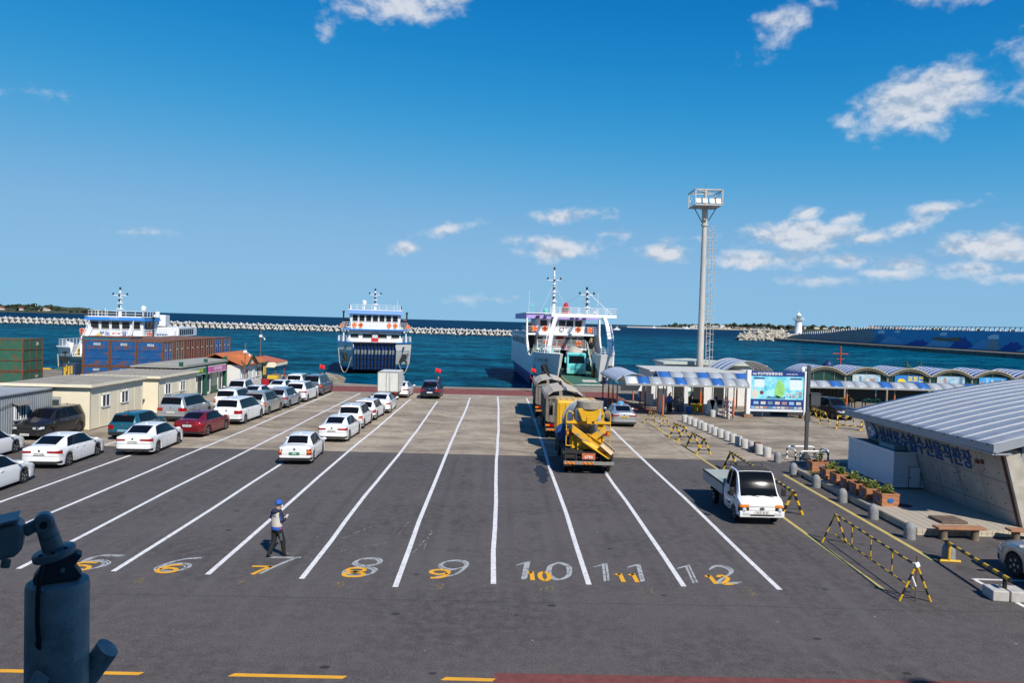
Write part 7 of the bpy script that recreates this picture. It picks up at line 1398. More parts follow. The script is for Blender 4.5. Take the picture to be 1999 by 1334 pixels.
g = MB(); g.tube((0, -.35, .62), (0, 3.5, .62), .055, n=10); part('top_rail', g, m_hz_y, lb, smooth=True); g = MB(); g.tube((0, 0, .02), (0, 0, .6), .045, n=8); g.tube((-.36, 0, .045), (.36, 0, .045), .045, n=8); part('foot', g, mat('barrier_yellow', (.62, .38, .02), .5), lb); g = MB(); g.tube((0, 3.2, .28), (0, 3.2, .6), .06, n=8); part('post', g, m_trim, lb)
for dx in (-.24, .24): g = MB(); g.box(dx-.22, dx+.22, 2.9, 3.5, 0, .30); part('block', g, m_cylc, lb, bevel=.03)
g = MB(); g.box(14.9, 15.5, 36.9, 37.1, .0, .1); tag(part('kerb_stone', g, m_trim, None), 'dark rubber kerb stone beside the second dome bollard', 'kerb stone')

# ---- floodlight tower
ft_ = thing('floodlight_tower', 'tall white rust-streaked floodlight tower with caged ladder', 'light tower', (21.55, 79, 0)); m_tow = mat('tower_white', (.47, .44, .40), .6, var=.14, vs=1, dirt=(.30, .15, .07), ds=2.6, dth=.60, stretch=(1, 1, .45)); m_dlamp = mat('lamp_housing', (.10, .11, .12), .5, .3)
g = MB(); g.lathe([(.38, 0), (.38, .3), (.34, 6), (.34, 6.15), (.29, 13), (.29, 13.2), (.25, 18.2), (.36, 18.25), (.36, 18.45), (.27, 18.45), (.33, 20), (.36, 20.6), (0, 20.6)], 20); part('mast', g, m_tow, ft_, smooth=True, angle=35)
pw, zt_ = 1.42, 20.25
g = MB(); g.box(-pw, pw, -pw, pw, zt_, zt_+.12); pf = part('platform', g, m_tow, ft_)
g = MB()
for x in (-pw, pw):
    for y in (-pw, pw): g.box(x-.05, x+.05, y-.05, y+.05, zt_+.12, zt_+1.7)
for z in (zt_+1.65,):
    for s in (-1, 1): g.beam((-pw, s*pw, z), (pw, s*pw, z), .10); g.beam((s*pw, -pw, z), (s*pw, pw, z), .10)
g.beam((-pw, -pw, zt_+1.65), (pw, pw, zt_+1.65), .09); g.beam((-pw, pw, zt_+1.65), (pw, -pw, zt_+1.65), .09); g.tube((0, 0, zt_+.1), (0, 0, zt_+1.95), .17); g.beam((.2, -.2, zt_+.2), (pw, -pw+.6, zt_+1.5), .07); part('top_frame', g, m_tow, pf)
for k, x in enumerate((-1.08, -.4, .32, 1.02)): g = MB(); g.obox((x, -pw+.15, zt_+.5), (.52, .22, .55), (-.3, 0, 0)); l = part('floodlight', g, m_dlamp, ft_); g = MB(); g.obox((x, -pw+.03, zt_+.46), (.46, .02, .48), (-.3, 0, 0)); part('lens', g, mat('lamp_glass', (.05, .055, .06), .25), l)
g = MB()
for s in (-1, 1): g.beam((s*.25, 0, 18.6), (s*(pw-.2), 0, zt_), .09); g.beam((0, s*.25, 18.6), (0, s*(pw-.2), zt_), .09)
part('strut', g, mat('tower_grey', (.30, .28, .25), .6, dirt=RUST, ds=3, dth=.6), ft_)
g = MB(); g.tube((0, 0, zt_+1.9), (0, 0, zt_+2.6), .015, n=5); part('lightning_rod', g, m_trim, ft_); g = MB(); g.tube((-pw, -.6, zt_+.9), (-pw-.35, -.8, zt_+.7), .03); g.lathe([(0, -.2), (.12, -.14), (.13, .05), (.06, .14), (0, .16)], 10, (-pw-.36, -.8, zt_+.42)); part('camera', g, m_winf, ft_)
ld = MB()
for x in (.62, 1.02): ld.tube((x, 0, .6), (x-.12, 0, 18.1), .045, n=6)
for k in range(44): z = 1+k*.39; dx = -.12*z/18.1; ld.tube((.62+dx, 0, z), (1.02+dx, 0, z), .022, n=5)
lo = part('ladder', ld, m_tow, ft_); cg = MB()
for k in range(20):
    z = 2.6+k*.82; dx = -.12*z/18.1; pts = [(.82+dx+.28*cos(a)+.12, -.32*sin(a)*0-.34*sin(a), z) for a in [i*pi/6-pi/2 for i in range(7)]]; cg.path([(.62+dx, 0, z), (.62+dx, -.42, z), (1.05+dx, -.60, z), (1.30+dx, -.42, z), (1.30+dx, 0, z), (1.02+dx, 0, z)], .025, 5)
cg.tube((1.30, -.1, 2.6), (1.18, -.1, 18.1), .02, n=5); part('ladder_cage', cg, m_tow, lo)

# ---- canopies
m_pblue = mat('polycarbonate_blue', (.035, .13, .40), .35, var=.08, vs=1.5); m_pgrey = mat('polycarbonate_grey', (.36, .39, .43), .35, var=.08, vs=1.5); m_pwhite = mat('polycarbonate_white', (.62, .64, .67), .35, var=.06); m_alu = mat('canopy_frame', (.45, .45, .44), .4, .5); m_orange = mat('post_orange', (.62, .13, .03), .6, var=.1); m_pmetal = mat('post_metal', (.24, .22, .19), .5, .4, var=.15)
def canopy(label, a, b, w, z, rise, cols, name='walkway_canopy', posts=(), group='barrel canopies of the terminal', rib=True):
    """barrel canopy from a to b (ground points on its centre line)"""
    a, b = Vector((*a, 0)), Vector((*b, 0)); d = (b-a).normalized(); L = (b-a).length; nrm = Vector((-d.y, d.x, 0)); t = thing(name, label, 'canopy', a, 0, group); n = len(cols)
    def P(u, q, dz=0): th = (q-.5)*2; return d*u+nrm*(th*w/2)+Vector((0, 0, z+rise*(1-th*th)+dz))
    for i, c in enumerate(cols):
        g = MB(); g.grid(lambda u, v: tuple(P(L*(i+.012+.976*u)/n, v)), 1, 12); o = part('panel', g, c, t, smooth=True, angle=60); s = o.modifiers.new('th', 'SOLIDIFY'); s.thickness = .02
    g = MB()
    for i in range(n+1):
        if not rib and 0 < i < n: continue
        q = [P(L*i/n, k/12, .015) for k in range(13)]
        for p1, p2 in zip(q[:-1], q[1:]): g.beam(p1, p2, .045, .06)
    for s in (0, 1): g.beam(P(0, s, -.04), P(L, s, -.04), .10, .16)
    part('frame', g, m_alu, t)
    for (x, y) in posts:
        q = Vector((x, y, 0))-a; g = MB(); g.tube((q.x, q.y, 0), (q.x, q.y, z-.05), .055, n=10); p = part('post', g, m_pmetal, t, smooth=True); g = MB(); g.tube((q.x, q.y, .22), (q.x, q.y, 1.75), .072, n=10); part('orange_sleeve', g, m_orange, p, smooth=True); g = MB(); g.box(q.x-.12, q.x+.12, q.y-.12, q.y+.12, 0, .03); part('foot_plate', g, m_alu, p)
    return t
B_, G2, W_ = m_pblue, m_pgrey, m_pwhite
canopy('front barrel canopy with blue and grey panels along the walkway', (10.3, 60.9), (20.35, 60.9), 2.7, 2.72, .52, [W_, B_, G2, G2, B_, G2, G2, B_, G2, G2], posts=((13.5, 60.2), (13.46, 63.0-.9), (19.15, 59.7), (19.1, 61.7), (17.3, 62.1), (18.85, 60.4)))
canopy('side barrel canopy with narrow blue stripes toward the open ferry', (11.5, 62.4), (11.5, 72.0), 3.1, 2.74, .58, [W_ if i % 3 else B_ for i in range(25)], posts=((10.1, 62.6), (10.1, 65), (10.1, 67.6), (10.1, 71.3), (13.0, 65.1), (13.0, 67.5), (13.0, 71)), rib=False)
canopy('rear barrel canopy with blue and grey panels behind the front one', (14.2, 66.6), (23.5, 66.6), 2.7, 2.75, .60, [B_, G2, G2, B_, G2, G2, B_, G2], posts=((15, 65.4), (18, 65.4), (22, 65.4), (15, 67.8), (22, 67.8)))
g = MB(); g.box(-.95, .95, -.03, .03, 1.55, 2.2); hb_ = tag(part('hanging_panel', g, m_winf, None, (11.95, 66.3, 0)), 'blank white panel hung between posts of the side canopy', 'panel'); g = MB(); g.tube((-1.0, 0, 1.9), (-1.0, 0, 2.72), .03); g.tube((.98, 0, 1.9), (.98, 0, 2.72), .03); part('hanger', g, m_alu, hb_)
# ---- ticket office and sheds
to = thing('ticket_office', 'white flat-roofed ticket office behind the canopies', 'building'); m_offw = mat('office_white', (.66, .66, .64), .7, var=.06, dirt=(.50, .48, .44), ds=1, dth=.68)
g = MB(); g.box(14.6, 24, 70.2, 77, 0, 3.1); part('wall', g, m_offw, to); g = MB(); g.box(14.3, 24.3, 69.8, 77.3, 3.11, 3.25); part('roof', g, mat('office_roof', (.50, .50, .47), .7, var=.1, dirt=(.35, .33, .3), ds=.7, dth=.6), to)
for x in (15.6, 17.2, 19.0, 21): g = MB(); g.box(x-.5, x+.5, 70.12, 70.19, .1, 2.2); d = part('door', g, m_gloom, to); g = MB(); g.box(x-.56, x-.5, 70.08, 70.2, .0, 2.3); g.box(x+.5, x+.56, 70.08, 70.2, .0, 2.3); g.box(x-.56, x+.56, 70.08, 70.2, 2.2, 2.3); part('door_frame', g, m_offw, d)
for x in (14.9, 16.4, 18.1): g = MB(); g.box(x-.17, x+.17, 64.2, 64.6, 0, 2.9); part('column', g, m_offw, to)
g = MB(); g.box(16.2, 16.5, 69.9, 70.05, 1.6, 2.5); part('green_sign', g, mat('exit_green', (.02, .28, .14), .5), to)
sw2 = thing('screen_wall', 'white louvred screen wall under the side canopy', 'wall'); g = MB(); g.box(13.6, 14.3, 62.9, 63.1, .0, 2.5); part('panel', g, m_offw, sw2); g = MB(); g.box(13.3, 13.5, 64, 69.5, .5, 2.3); part('panel', g, m_offw, sw2)
for k in range(4): g = MB(); g.box(13.55, 13.58, 64.3+k*1.2, 65.2+k*1.2, .9, 2.1); part('poster', g, mat('poster_pale_%d' % (k % 2), ((.45, .55, .62), (.60, .55, .50))[k % 2], .6), sw2)
st_ = thing('storage_shed', 'long pale green flat roof shed beside the light tower', 'shed'); g = MB(); g.box(18.2, 29, 80.6, 86, 0, 3.3); part('wall', g, m_offw, st_); g = MB(); g.prism([(17.9, 3.31), (29.3, 3.31), (29.3, 3.4), (22, 3.75), (17.9, 3.5)], 'y', 80.2, 86.3); part('roof', g, mat('pale_green_roof', (.45, .50, .44), .7, var=.1), st_)
g = MB(); g.box(23.6, 26.8, 63.4, 63.7, 0, 2.6)
dk = tag(part('dark_shutter_wall', g, mat('dark_shutter', (.05, .052, .055), .6, var=.1), None), 'dark grey shutter wall beside the info board', 'wall')
for k in range(16): g = MB(); g.box(23.6, 26.8, 63.36, 63.40, .1+k*.155, .2+k*.155); part('slat', g, mat('dark_slat', (.06, .062, .066), .55), dk)
# clutter under the canopy
g = MB(); g.lathe([(0, 0), (.27, 0), (.32, .72), (0, .72)], 14); tag(part('drum_bin', g, mat('bin_yellow', (.58, .38, .02), .5), None, (17.1, 64.2, 0), smooth=True), 'yellow round bin under the canopy, nearer the blue bin', 'bin', 'bins under the canopy'); o = dup(bpy.data.objects['drum_bin'], (17.85, 64.6, 0), 0, 'yellow round bin under the canopy, nearer the folding sign')
g = MB(); g.box(-.2, .2, -.2, .2, 0, .62); tag(part('square_bin', g, mat('bin_blue', (.01, .10, .42), .5), None, (16.45, 63.3, 0), bevel=.04), 'small bright blue square bin under the canopy', 'bin', 'bins under the canopy')
g = MB(); g.box(-.5, .5, -.3, .3, 0, .85); rb = tag(part('counter', g, mat('counter_red', (.22, .02, .02), .6), None, (16.1, 64.6, 0), bevel=.03), 'dark red low counter heaped with grey bags', 'counter'); 
g = MB(); g.lathe([(0, 0), (.34, .02), (.38, .18), (.2, .34), (0, .38)], 10); bag = tag(part('bag', g, mat('bag_grey', (.32, .32, .33), .7, var=.2), None, (16.1, 64.6, .85), smooth=True), 'crumpled grey bag on the red counter', 'bag'); bag.scale = (1.3, .8, 1)
af = thing('folding_sign', 'white folding A-frame sign under the canopy', 'sign', (18.35, 62.9, 0))
for s in (-1, 1): g = MB(); g.beam((0, 0, 1.25), (s*.36, 0, 0), .07, .5); part('panel', g, m_winf, af)
g = MB(); g.box(-.42, .42, -.25, .25, 1.2, 2.5); mb_ = tag(part('meter_cabinet', g, mat('cabinet_grey', (.22, .24, .23), .5), None, (17.0, 66.0, 0)), 'grey cabinet with teal framed dial under the canopy', 'cabinet'); g = MB(); g.box(-.3, .3, -.29, -.25, 1.55, 2.15); fr_ = part('dial_frame', g, mat('dial_teal', (.02, .16, .15), .5), mb_); g = MB(); g.lathe([(0, -.02), (.2, -.02), (.2, 0)], 16, ax='y'); part('dial', g, m_winf, fr_, (0, -.29, 1.85)); g = MB(); g.box(-.35, .35, -.2, .2, 0, 1.2); part('stand', g, m_frame, mb_)
rk = thing('white_rack', 'white slatted rack between orange posts at the canopy end', 'rack', (18.95, 60.6, 0)); 
for z in (.35, .72, 1.09, 1.46): g = MB(); g.box(-.15, .15, -.85, .95, z, z+.05); part('shelf', g, m_winf, rk)
g = MB()
for y in (-.85, .9): g.box(-.15, -.1, y, y+.05, 0, 1.5); g.box(.1, .15, y, y+.05, 0, 1.5)
part('upright', g, m_winf, rk)

# ---- information board
ib = thing('info_board', 'large blue island map board with white side columns', 'sign board', (20.95, 61.6, 0)); BW = 4.62
m_navyp = mat('board_navy', (.012, .04, .20), .4); m_cyan = NT('board_sea')
_tc = m_cyan.n('ShaderNodeTexCoord'); _n = m_cyan.noise(_tc.outputs['Object'], 1.3, 5, .6); m_cyan.out('Base Color', m_cyan.mix(m_cyan.ramp(_n, .35, .65), (.10, .50, .68, 1), (.36, .74, .82, 1))); m_cyan.out('Roughness', .35); m_cyan = m_cyan.m
for x in (-.20, BW+.02): g = MB(); g.box(x, x+.36, -.2, .2, .25, 3.95); c = part('column', g, mat('column_white', (.72, .73, .75), .4, var=.04), ib, bevel=.05); g = MB(); g.box(x-.18, x+.54, -.34, .34, 0, .25); part('plinth', g, mat('plinth_brick', (.24, .14, .09), .8, var=.2), c)
def flat(nm, x0, x1, z0, z1, m, lay, par=None): g = MB(); g.box(x0, x1, -.10-.004*lay, -.06, z0, z1); return part(nm, g, m, par or ib)
g = MB(); g.box(.17, BW, -.05, .06, .5, 3.9); part('panel', g, m_navyp, ib)
flat('header', .18, BW-.01, 3.48, 3.88, m_navyp, 0); flat('sea_map', .18, BW-.01, 1.55, 3.479, m_cyan, 0); flat('photo_band', .18, BW-.01, .72, 1.549, m_navyp, 0); flat('footer', .18, BW-.01, .52, .719, mat('footer_pale', (.62, .66, .70), .5), 0)
text('우도해양관광안내도', .26, m_winf, ib, (1.75, -.115, 3.68), RX, .03); text('성산포항 종합 여객선', .11, m_winf, ib, (3.6, -.115, 3.68), RX); text('세일', .2, m_winf, ib, (.45, -.115, 3.66), RX)
def blob(nm, pts, m, lay): g = MB(); g.prism(pts, 'y', -.10-.004*lay, -.08); part(nm, g, m, ib)
blob('island_shape', [(2.35, 1.75), (2.15, 2.1), (2.2, 2.5), (2.35, 2.85), (2.45, 3.2), (2.6, 3.3), (2.75, 3.05), (2.95, 2.8), (3.05, 2.4), (3.0, 2.0), (2.8, 1.75), (2.55, 1.68)], mat('island_green', (.25, .55, .16), .5, var=.25, vs=4), 1)
blob('island_shape', [(.35, 1.65), (.3, 2.1), (.45, 2.45), (.65, 2.4), (.8, 2.0), (.7, 1.7), (.5, 1.6)], mat('island_pink', (.68, .55, .48), .5, var=.15, vs=4), 1); blob('stamp', [(1.1+.17*cos(a), 2.1+.17*sin(a)) for a in [i*pi/8 for i in range(16)]], mat('stamp_brown', (.12, .05, .04), .5), 1)
for (x0, x1, z0, z1) in ((.45, 1.3, 2.55, 3.2), (3.45, 4.45, 2.35, 3.2)): flat('text_block', x0, x1, z0, z1, mat('text_pale', (.62, .72, .78), .5, var=.12, vs=12), 1)
flat('title_strip', .4, 1.3, 3.24, 3.36, m_navyp, 1); flat('title_strip', 3.45, 4.45, 3.24, 3.36, m_navyp, 1)
rr = random.Random(8); cols = [mat('thumb_%d' % i, c, .5, var=.4, vs=7) for i, c in enumerate(((.25, .45, .62), (.50, .52, .45), (.12, .22, .32), (.55, .45, .35), (.35, .20, .18)))]
for k in range(7): flat('thumbnail', .45+k*.6, .85+k*.6, 1.12, 1.36, cols[k % 5], 1)
for k in range(12): flat('thumbnail', .25+k*.36, .56+k*.36, .77, .95, cols[(k*3) % 5], 1)
for k in range(6): flat('thumbnail', 3.15+(k % 3)*.26+.02, 3.37+(k % 3)*.26, 1.7+(k//3)*.2, 1.86+(k//3)*.2, cols[(k*2) % 5], 2)
for k in range(4): flat('thumbnail', 3.98+(k % 2)*.28, 4.2+(k % 2)*.28, 1.72+(k//2)*.26, 1.92+(k//2)*.26, cols[(k+1) % 5], 2)
g = MB()
for (a, b) in (((1.6, 2.3), (1.3, 2.7)), ((1.7, 2.9), (2.1, 3.1)), ((1.5, 1.8), (2.1, 1.75))): g.tube((a[0], -.112, a[1]), (b[0], -.112, b[1]), .008, n=4)
part('route_line', g, m_navyp, ib); blob('shoal_shape', [(1.4, 1.6), (1.7, 1.85), (2.0, 1.7), (2.3, 1.9), (2.9, 1.7), (3.1, 1.85), (3.1, 1.6)], mat('shoal_navy', (.06, .20, .32), .5, var=.3, vs=6), 1)
g = MB()
for x in (1.2, 3.4): g.box(x, x+.08, -.03, .05, 0, .5)
part('leg', g, m_post, ib)
# ---- market arcade with barrel roofs
mk = Vector((1, 0, 0)); mn = Vector((0, 1, 0)); V0 = Vector((31.3, 75.6, 0)); SP = 4.4
m_ggl = mat('arcade_glass', (.012, .055, .045), .15, var=.2, vs=1); m_stripw = mat('arch_white', (.68, .69, .71), .4, var=.05); m_stripb = mat('arch_blue', (.012, .06, .26), .4, var=.08); m_arcf = mat('arch_frame', (.33, .29, .22), .6, .2, var=.15)
names = ['first', 'second', 'third', 'fourth', 'fifth', 'sixth', 'seventh']
pics = {1: (.38, .50, .58), 2: (.02, .16, .50), 3: (.30, .45, .60), 4: (.04, .30, .65), 5: (.3, .4, .5)}
for k in range(6):
    base = V0+mk*(SP*k); t = thing('market_arcade_bay', f'barrel-roofed market bay with striped blue and white vault, {names[k]} from the light tower', 'market hall', base, 0, 'barrel-roofed market bays')
    def P(q, dep, dz=0): th = (q-.5)*2; return mk*(SP*q)+mn*dep+Vector((0, 0, 2.95+.78*(1-th*th)+dz))
    DEP = 5.4; nb_ = 13
    for i in range(nb_):
        g = MB(); g.grid(lambda u, v: tuple(P(v, -.25+DEP*(i+.01+.98*u)/nb_)), 1, 12); o = part('roof_strip', g, m_stripb if i % 2 else m_stripw, t, smooth=True, angle=60); s = o.modifiers.new('th', 'SOLIDIFY'); s.thickness = .025
    g = MB(); q = [P(i/14, -.3, -.02) for i in range(15)]
    for a, b in zip(q[:-1], q[1:]): g.beam(a, b, .10, .14)
    q = [P(i/14, -.3, -.25) for i in range(1, 14)]
    for a, b in zip(q[:-1], q[1:]): g.beam(a, b, .04, .04)
    part('arch_frame', g, m_arcf, t)
    g = MB(); p = mk*.0; g.tube((p.x, p.y, 0), (p.x, p.y, 3.0), .10, n=8); part('post', g, m_arcf, t, smooth=True)
    g = MB(); vs = [tuple(mk*(SP*u)+mn*.1+Vector((0, 0, z))) for u, z in [(0.02, 1.9), (.98, 1.9)]+[(i/12*.96+.02, 2.92+.75*(1-((i/12*.96+.02-.5)*2)**2)) for i in range(12, -1, -1)]]; g.add(vs, [tuple(range(len(vs)))]); part('gable_glazing', g, m_ggl, t)
    for u in (.25, .5, .75): g = MB(); a = mk*(SP*u)+mn*.06; g.tube((a.x, a.y, 1.9), (a.x, a.y, 2.9+.74*(1-((u-.5)*2)**2)), .03, n=5); part('glazing_bar', g, m_arcf, t)
    g = MB(); a, b = mk*.06+mn*2.2, mk*(SP-.06)+mn*2.2; g.beam(a+Vector((0, 0, 1.1)), b+Vector((0, 0, 1.1)), .06, 2.2); part('back_wall', g, mat('market_dark', (.03, .032, .035), .8), t)
    if k in pics:
        g = MB(); c = mk*(SP*.5)-mn*.02; Rb = (pi/2, 0, atan2(mk.y, mk.x)); o_ = MB(); o_.box(-1.45, 1.45, -.38, .38, -.02, .02); bn = part('banner', o_, mat('banner_%d' % k, pics[k], .5, var=.35, vs=2.5), t, (c.x, c.y, 2.62), Rb)
        if k == 2: text('포토존', .62, mat('banner_yellow', (.72, .58, .04), .5), bn, (.72, -.02, .03), (0, 0, 0), .03); g = MB(); g.prism([(-1.2, -.3), (-.2, -.3), (-.5, 0), (-1.0, .05)], 'z', .021, .03); part('boat_picture', g, mat('banner_yellow', (.72, .58, .04), .5), bn)
        else:
            for j in range(5): g = MB(); w_ = rr.uniform(.2, .5); x_ = -1.3+j*.55; g.box(x_, x_+w_, -.3, rr.uniform(-.1, .3), .021, .024+.002*j); part('picture_patch', g, cols[(j+k) % 5], bn)
bp0 = Vector((26.2, 66.4, 0)); bp1 = bp0+mk*22.5
canopy('long barrel canopy in front of the market bays', (bp0.x, bp0.y), (bp1.x, bp1.y), 2.4, 2.42, .48, [G2, G2, G2, B_, G2, G2, G2, B_, G2, G2, B_, G2, G2, G2, B_, B_, G2, G2, G2, G2], posts=[(26.9+4.3*i, 65.6) for i in range(5)])
canopy('single barrel vault roof by the light tower', (24.6, 72.2), (24.6, 78.5), 5.2, 3.05, 1.15, [W_ if i % 3 else m_stripb for i in range(12)], name='vault_roof', posts=((22.2, 72.3), (27.0, 72.3), (22.2, 78.3), (27.0, 78.3)), rib=False)
# dark tarpaulin curtain hung below the market canopy
g = MB(); c0 = Vector((27.6, 67.6, 0)); c1 = Vector((31.4, 67.6, 0)); nn = 60
g.grid(lambda u, v: tuple(c0+(c1-c0)*u+mn*(.09*sin(u*70))+Vector((0, 0, .1+1.95*v))), 120, 1); tag(part('tarpaulin_curtain', g, mat('tarp_grey', (.06, .062, .066), .7, var=.15), None, smooth=True), 'dark grey pleated tarpaulin curtain under the market canopy', 'curtain')
for i, (u, c, nm) in enumerate(((3.7, (.6, .4, .03), 'yellow'), (4.4, (.05, .2, .12), 'green'), (5.0, (.5, .28, .32), 'pink'))):
    c0 = Vector((32.6+2.6*i, 68.9, 0)); t = thing('market_stall', f'low market stall table with {nm} goods under the canopy', 'stall', c0, atan2(mk.y, mk.x), 'stalls under the market canopy'); g = MB(); g.box(-.9, .9, -.4, .4, .75, .82); part('table_top', g, mat('stall_green', (.04, .14, .09), .6), t); g = MB()
    for x in (-.8, .8):
        for y in (-.3, .3): g.box(x-.03, x+.03, y-.03, y+.03, 0, .75)
    part('leg', g, m_frame, t); g = MB()
    for j in range(4): g.box(-.8+j*.4, -.5+j*.4, -.3, .3, .82, 1.0+.1*(j % 2))
    part('goods', g, mat('goods_'+nm, c, .6, var=.3, vs=6), t)
# things behind the arcade
wt_ = thing('water_tank', 'dark blue plastic water tank behind the first market bay', 'tank', (36.1, 80.6, 0)); g = MB(); g.lathe([(0, 2.6), (.50, 2.6), (.54, 2.75), (.51, 3.1), (.54, 3.4), (.51, 3.7), (.42, 3.95), (.2, 4.0), (.2, 4.15), (0, 4.15)], 18); part('tank', g, mat('tank_navy', (.01, .03, .13), .45), wt_, smooth=True); g = MB(); g.box(-.7, .7, -.7, .7, 0, 2.59); part('stand', g, m_rustf, wt_)
bm1 = thing('fishing_boat', 'fishing boat with rusty red mast moored behind the market', 'boat', (44.6, 96, -1.5)); g = MB(); g.prism([(-1.5, 0), (1.5, 0), (2.0, 2.1), (-2.0, 2.1)], 'y', -5, 5); part('hull', g, m_rustf, bm1); g = MB(); g.tube((0, 0, 2), (0, 0, 6.9), .13); g.tube((-1.0, 0, 5.9), (1.0, 0, 5.9), .09); g.tube((-.5, 0, 5.2), (.5, 0, 5.2), .07); part('mast', g, mat('mast_red', (.28, .05, .04), .7, var=.2), bm1); g = MB(); g.box(-2.6, 2.4, -1, 1, 3.6, 3.75); g.box(-1.6, -1.4, -.5, .5, 2.1, 3.7); g.box(1.3, 1.5, -.5, .5, 2.1, 3.7); part('deck_frame', g, mat('mast_red', (.28, .05, .04), .7), bm1)
bm2 = thing('fishing_boat', 'fishing boat with green twin posts moored behind the fourth market bay', 'boat', (53.2, 94, -1.5)); g = MB(); g.prism([(-1.5, 0), (1.5, 0), (2.0, 2.1), (-2.0, 2.1)], 'y', -5, 5); part('hull', g, m_rustf, bm2); g = MB()
for x in (-.9, .9): g.tube((x, 0, 2), (x, 0, 5.2), .12)
part('post', g, mat('gantry_dark', (.05, .09, .07), .6), bm2); g = MB(); g.path([(-.9, 0, 4.9), (-.3, 0, 4.4), (.3, 0, 4.3), (.9, 0, 4.8)], .07); g.path([(-.2, 0, 4.3), (0, 0, 3.6), (.3, 0, 4.3)], .05); part('cross_arm', g, mat('gantry_green', (.04, .18, .09), .6), bm2)
# ================================================================== people
def person_mesh(pose):
    """one continuous skinned body in a given pose; faces split by region into 5 material slots"""
    J = {}; E_ = []
    def j(n, p, r, par=None):
        J[n] = (Vector(p), r, len(J))
        if par: E_.append((par, n))
    j('pelvis', (0, 0, .94), (.155, .115)); j('waist', (0, 0, 1.08), (.145, .105), 'pelvis'); j('chest', (0, pose.get('lean', 0)*.5, 1.30), (.165, .12), 'waist'); j('collar', (0, pose.get('lean', 0), 1.44), (.10, .085), 'chest')
    hd = pose.get('head', .03); j('neck', (0, pose.get('lean', 0)+.01, 1.51), (.055, .06), 'collar'); j('jaw', (0, pose.get('lean', 0)+hd, 1.575), (.070, .085), 'neck'); j('skull', (0, pose.get('lean', 0)+hd, 1.655), (.082, .098), 'jaw'); j('crown', (0, pose.get('lean', 0)+hd-.01, 1.725), (.055, .065), 'skull')
    for s, n in ((1, 'r'), (-1, 'l')):
        a = pose[n+'arm']; l = pose[n+'leg']
        j(n+'sh', (s*.175, pose.get('lean', 0), 1.405), (.066, .066), 'collar'); j(n+'el', a[0], (.046, .046), n+'sh'); j(n+'wr', a[1], (.032, .030), n+'el'); j(n+'pa', a[2], (.040, .022), n+'wr')
        d = (Vector(a[2])-Vector(a[1])).normalized(); sd = d.cross(Vector((0, 0, 1)));  sd = sd.normalized() if sd.length > .2 else Vector((0, 1, 0)); up = sd.cross(d)
        for k in range(4):
            b = Vector(a[2])+d*.03+sd*(.027-.018*k); L = (.062, .072, .068, .052)[k]; j(f'{n}f{k}a', b, (.010, .010), n+'pa'); j(f'{n}f{k}b', b+d*L*.6-up*.006, (.009, .009), f'{n}f{k}a'); j(f'{n}f{k}c', b+d*L*.85-up*.026, (.008, .008), f'{n}f{k}b')
        tb = Vector(a[2])-d*.02+sd*.034; j(n+'t0', tb, (.012, .012), n+'pa'); j(n+'t1', tb+d*.03+sd*.016+up*.012, (.010, .010), n+'t0')
        j(n+'hip', (s*.095, 0, .88), (.115, .125), 'pelvis'); j(n+'kn', l[0], (.082, .086), n+'hip'); j(n+'ca', tuple(Vector(l[0])*.62+Vector(l[1])*.38), (.072, .078), n+'kn'); j(n+'an', l[1], (.055, .06), n+'ca'); j(n+'ball', l[2], (.046, .036), n+'an'); j(n+'toe', tuple(Vector(l[2])+(Vector(l[2])-Vector(l[1])).normalized()*.075*Vector((1, 1, 0)).length*.7), (.038, .024), n+'ball')
    names = list(J); me = bpy.data.meshes.new('body'); me.from_pydata([J[n][0] for n in names], [(J[a][2], J[b][2]) for a, b in E_], [])
    o = bpy.data.objects.new('body', me); COL.objects.link(o); o.modifiers.new('skin', 'SKIN').use_smooth_shade = True
    sv = me.skin_vertices[0].data
    for i, n in enumerate(names): sv[i].radius = J[n][1]; sv[i].use_root = (n == 'pelvis')
    ss = o.modifiers.new('sub', 'SUBSURF'); ss.levels = 2; ss.render_levels = 2
    dg = bpy.context.evaluated_depsgraph_get(); out = bpy.data.meshes.new_from_object(o.evaluated_get(dg)); bpy.data.objects.remove(o)
    def region(a, b):
        nm = b if b not in ('collar',) else b
        if nm in ('waist', 'chest', 'collar') or nm[1:] in ('sh', 'el', 'wr'): return 1
        if nm[1:] in ('hip', 'kn', 'ca', 'an'): return 2
        if nm[1:] in ('ball', 'toe'): return 3
        return 0
    segs = [(J[a][0], J[b][0], region(a, b), b) for a, b in E_]; mi = []
    for p in out.polygons:
        c = Vector(p.center); best = (9, 0)
        for a, b, r, nm in segs:
            ab = b-a; t = max(0, min(1, (c-a).dot(ab)/max(1e-9, ab.length_squared))); d = (c-(a+ab*t)).length-(.02 if r in (1, 2) else 0)
            if nm in ('skull', 'crown', 'jaw'): d -= .02
            if d < best[0]: best = (d, r)
        r = best[1]
        if r == 0 and c.z > 1.60: 
            hy = pose.get('lean', 0)+hd
            if c.z > 1.69 or c.y < hy-.0: r = 4
        if r in (2,) and c.z > .97: r = 1
        if r == 1 and c.z < .95 and abs(c.x) < .16: r = 2
        mi.append(r)
    out.materials.clear()
    sk = mat('skin', (.42, .25, .17), .6)
    for _ in range(5): out.materials.append(sk)
    out.polygons.foreach_set('material_index', mi); out.shade_smooth(); out.update(); return out
def arm_down(s): return ((s*.235, -.03, 1.15), (s*.25, .03, .90), (s*.25, .06, .82))
LEG = {1: ((.10, .03, .49), (.10, -.02, .09), (.115, .09, .045)), -1: ((-.10, .03, .49), (-.10, -.02, .09), (-.115, .09, .045))}
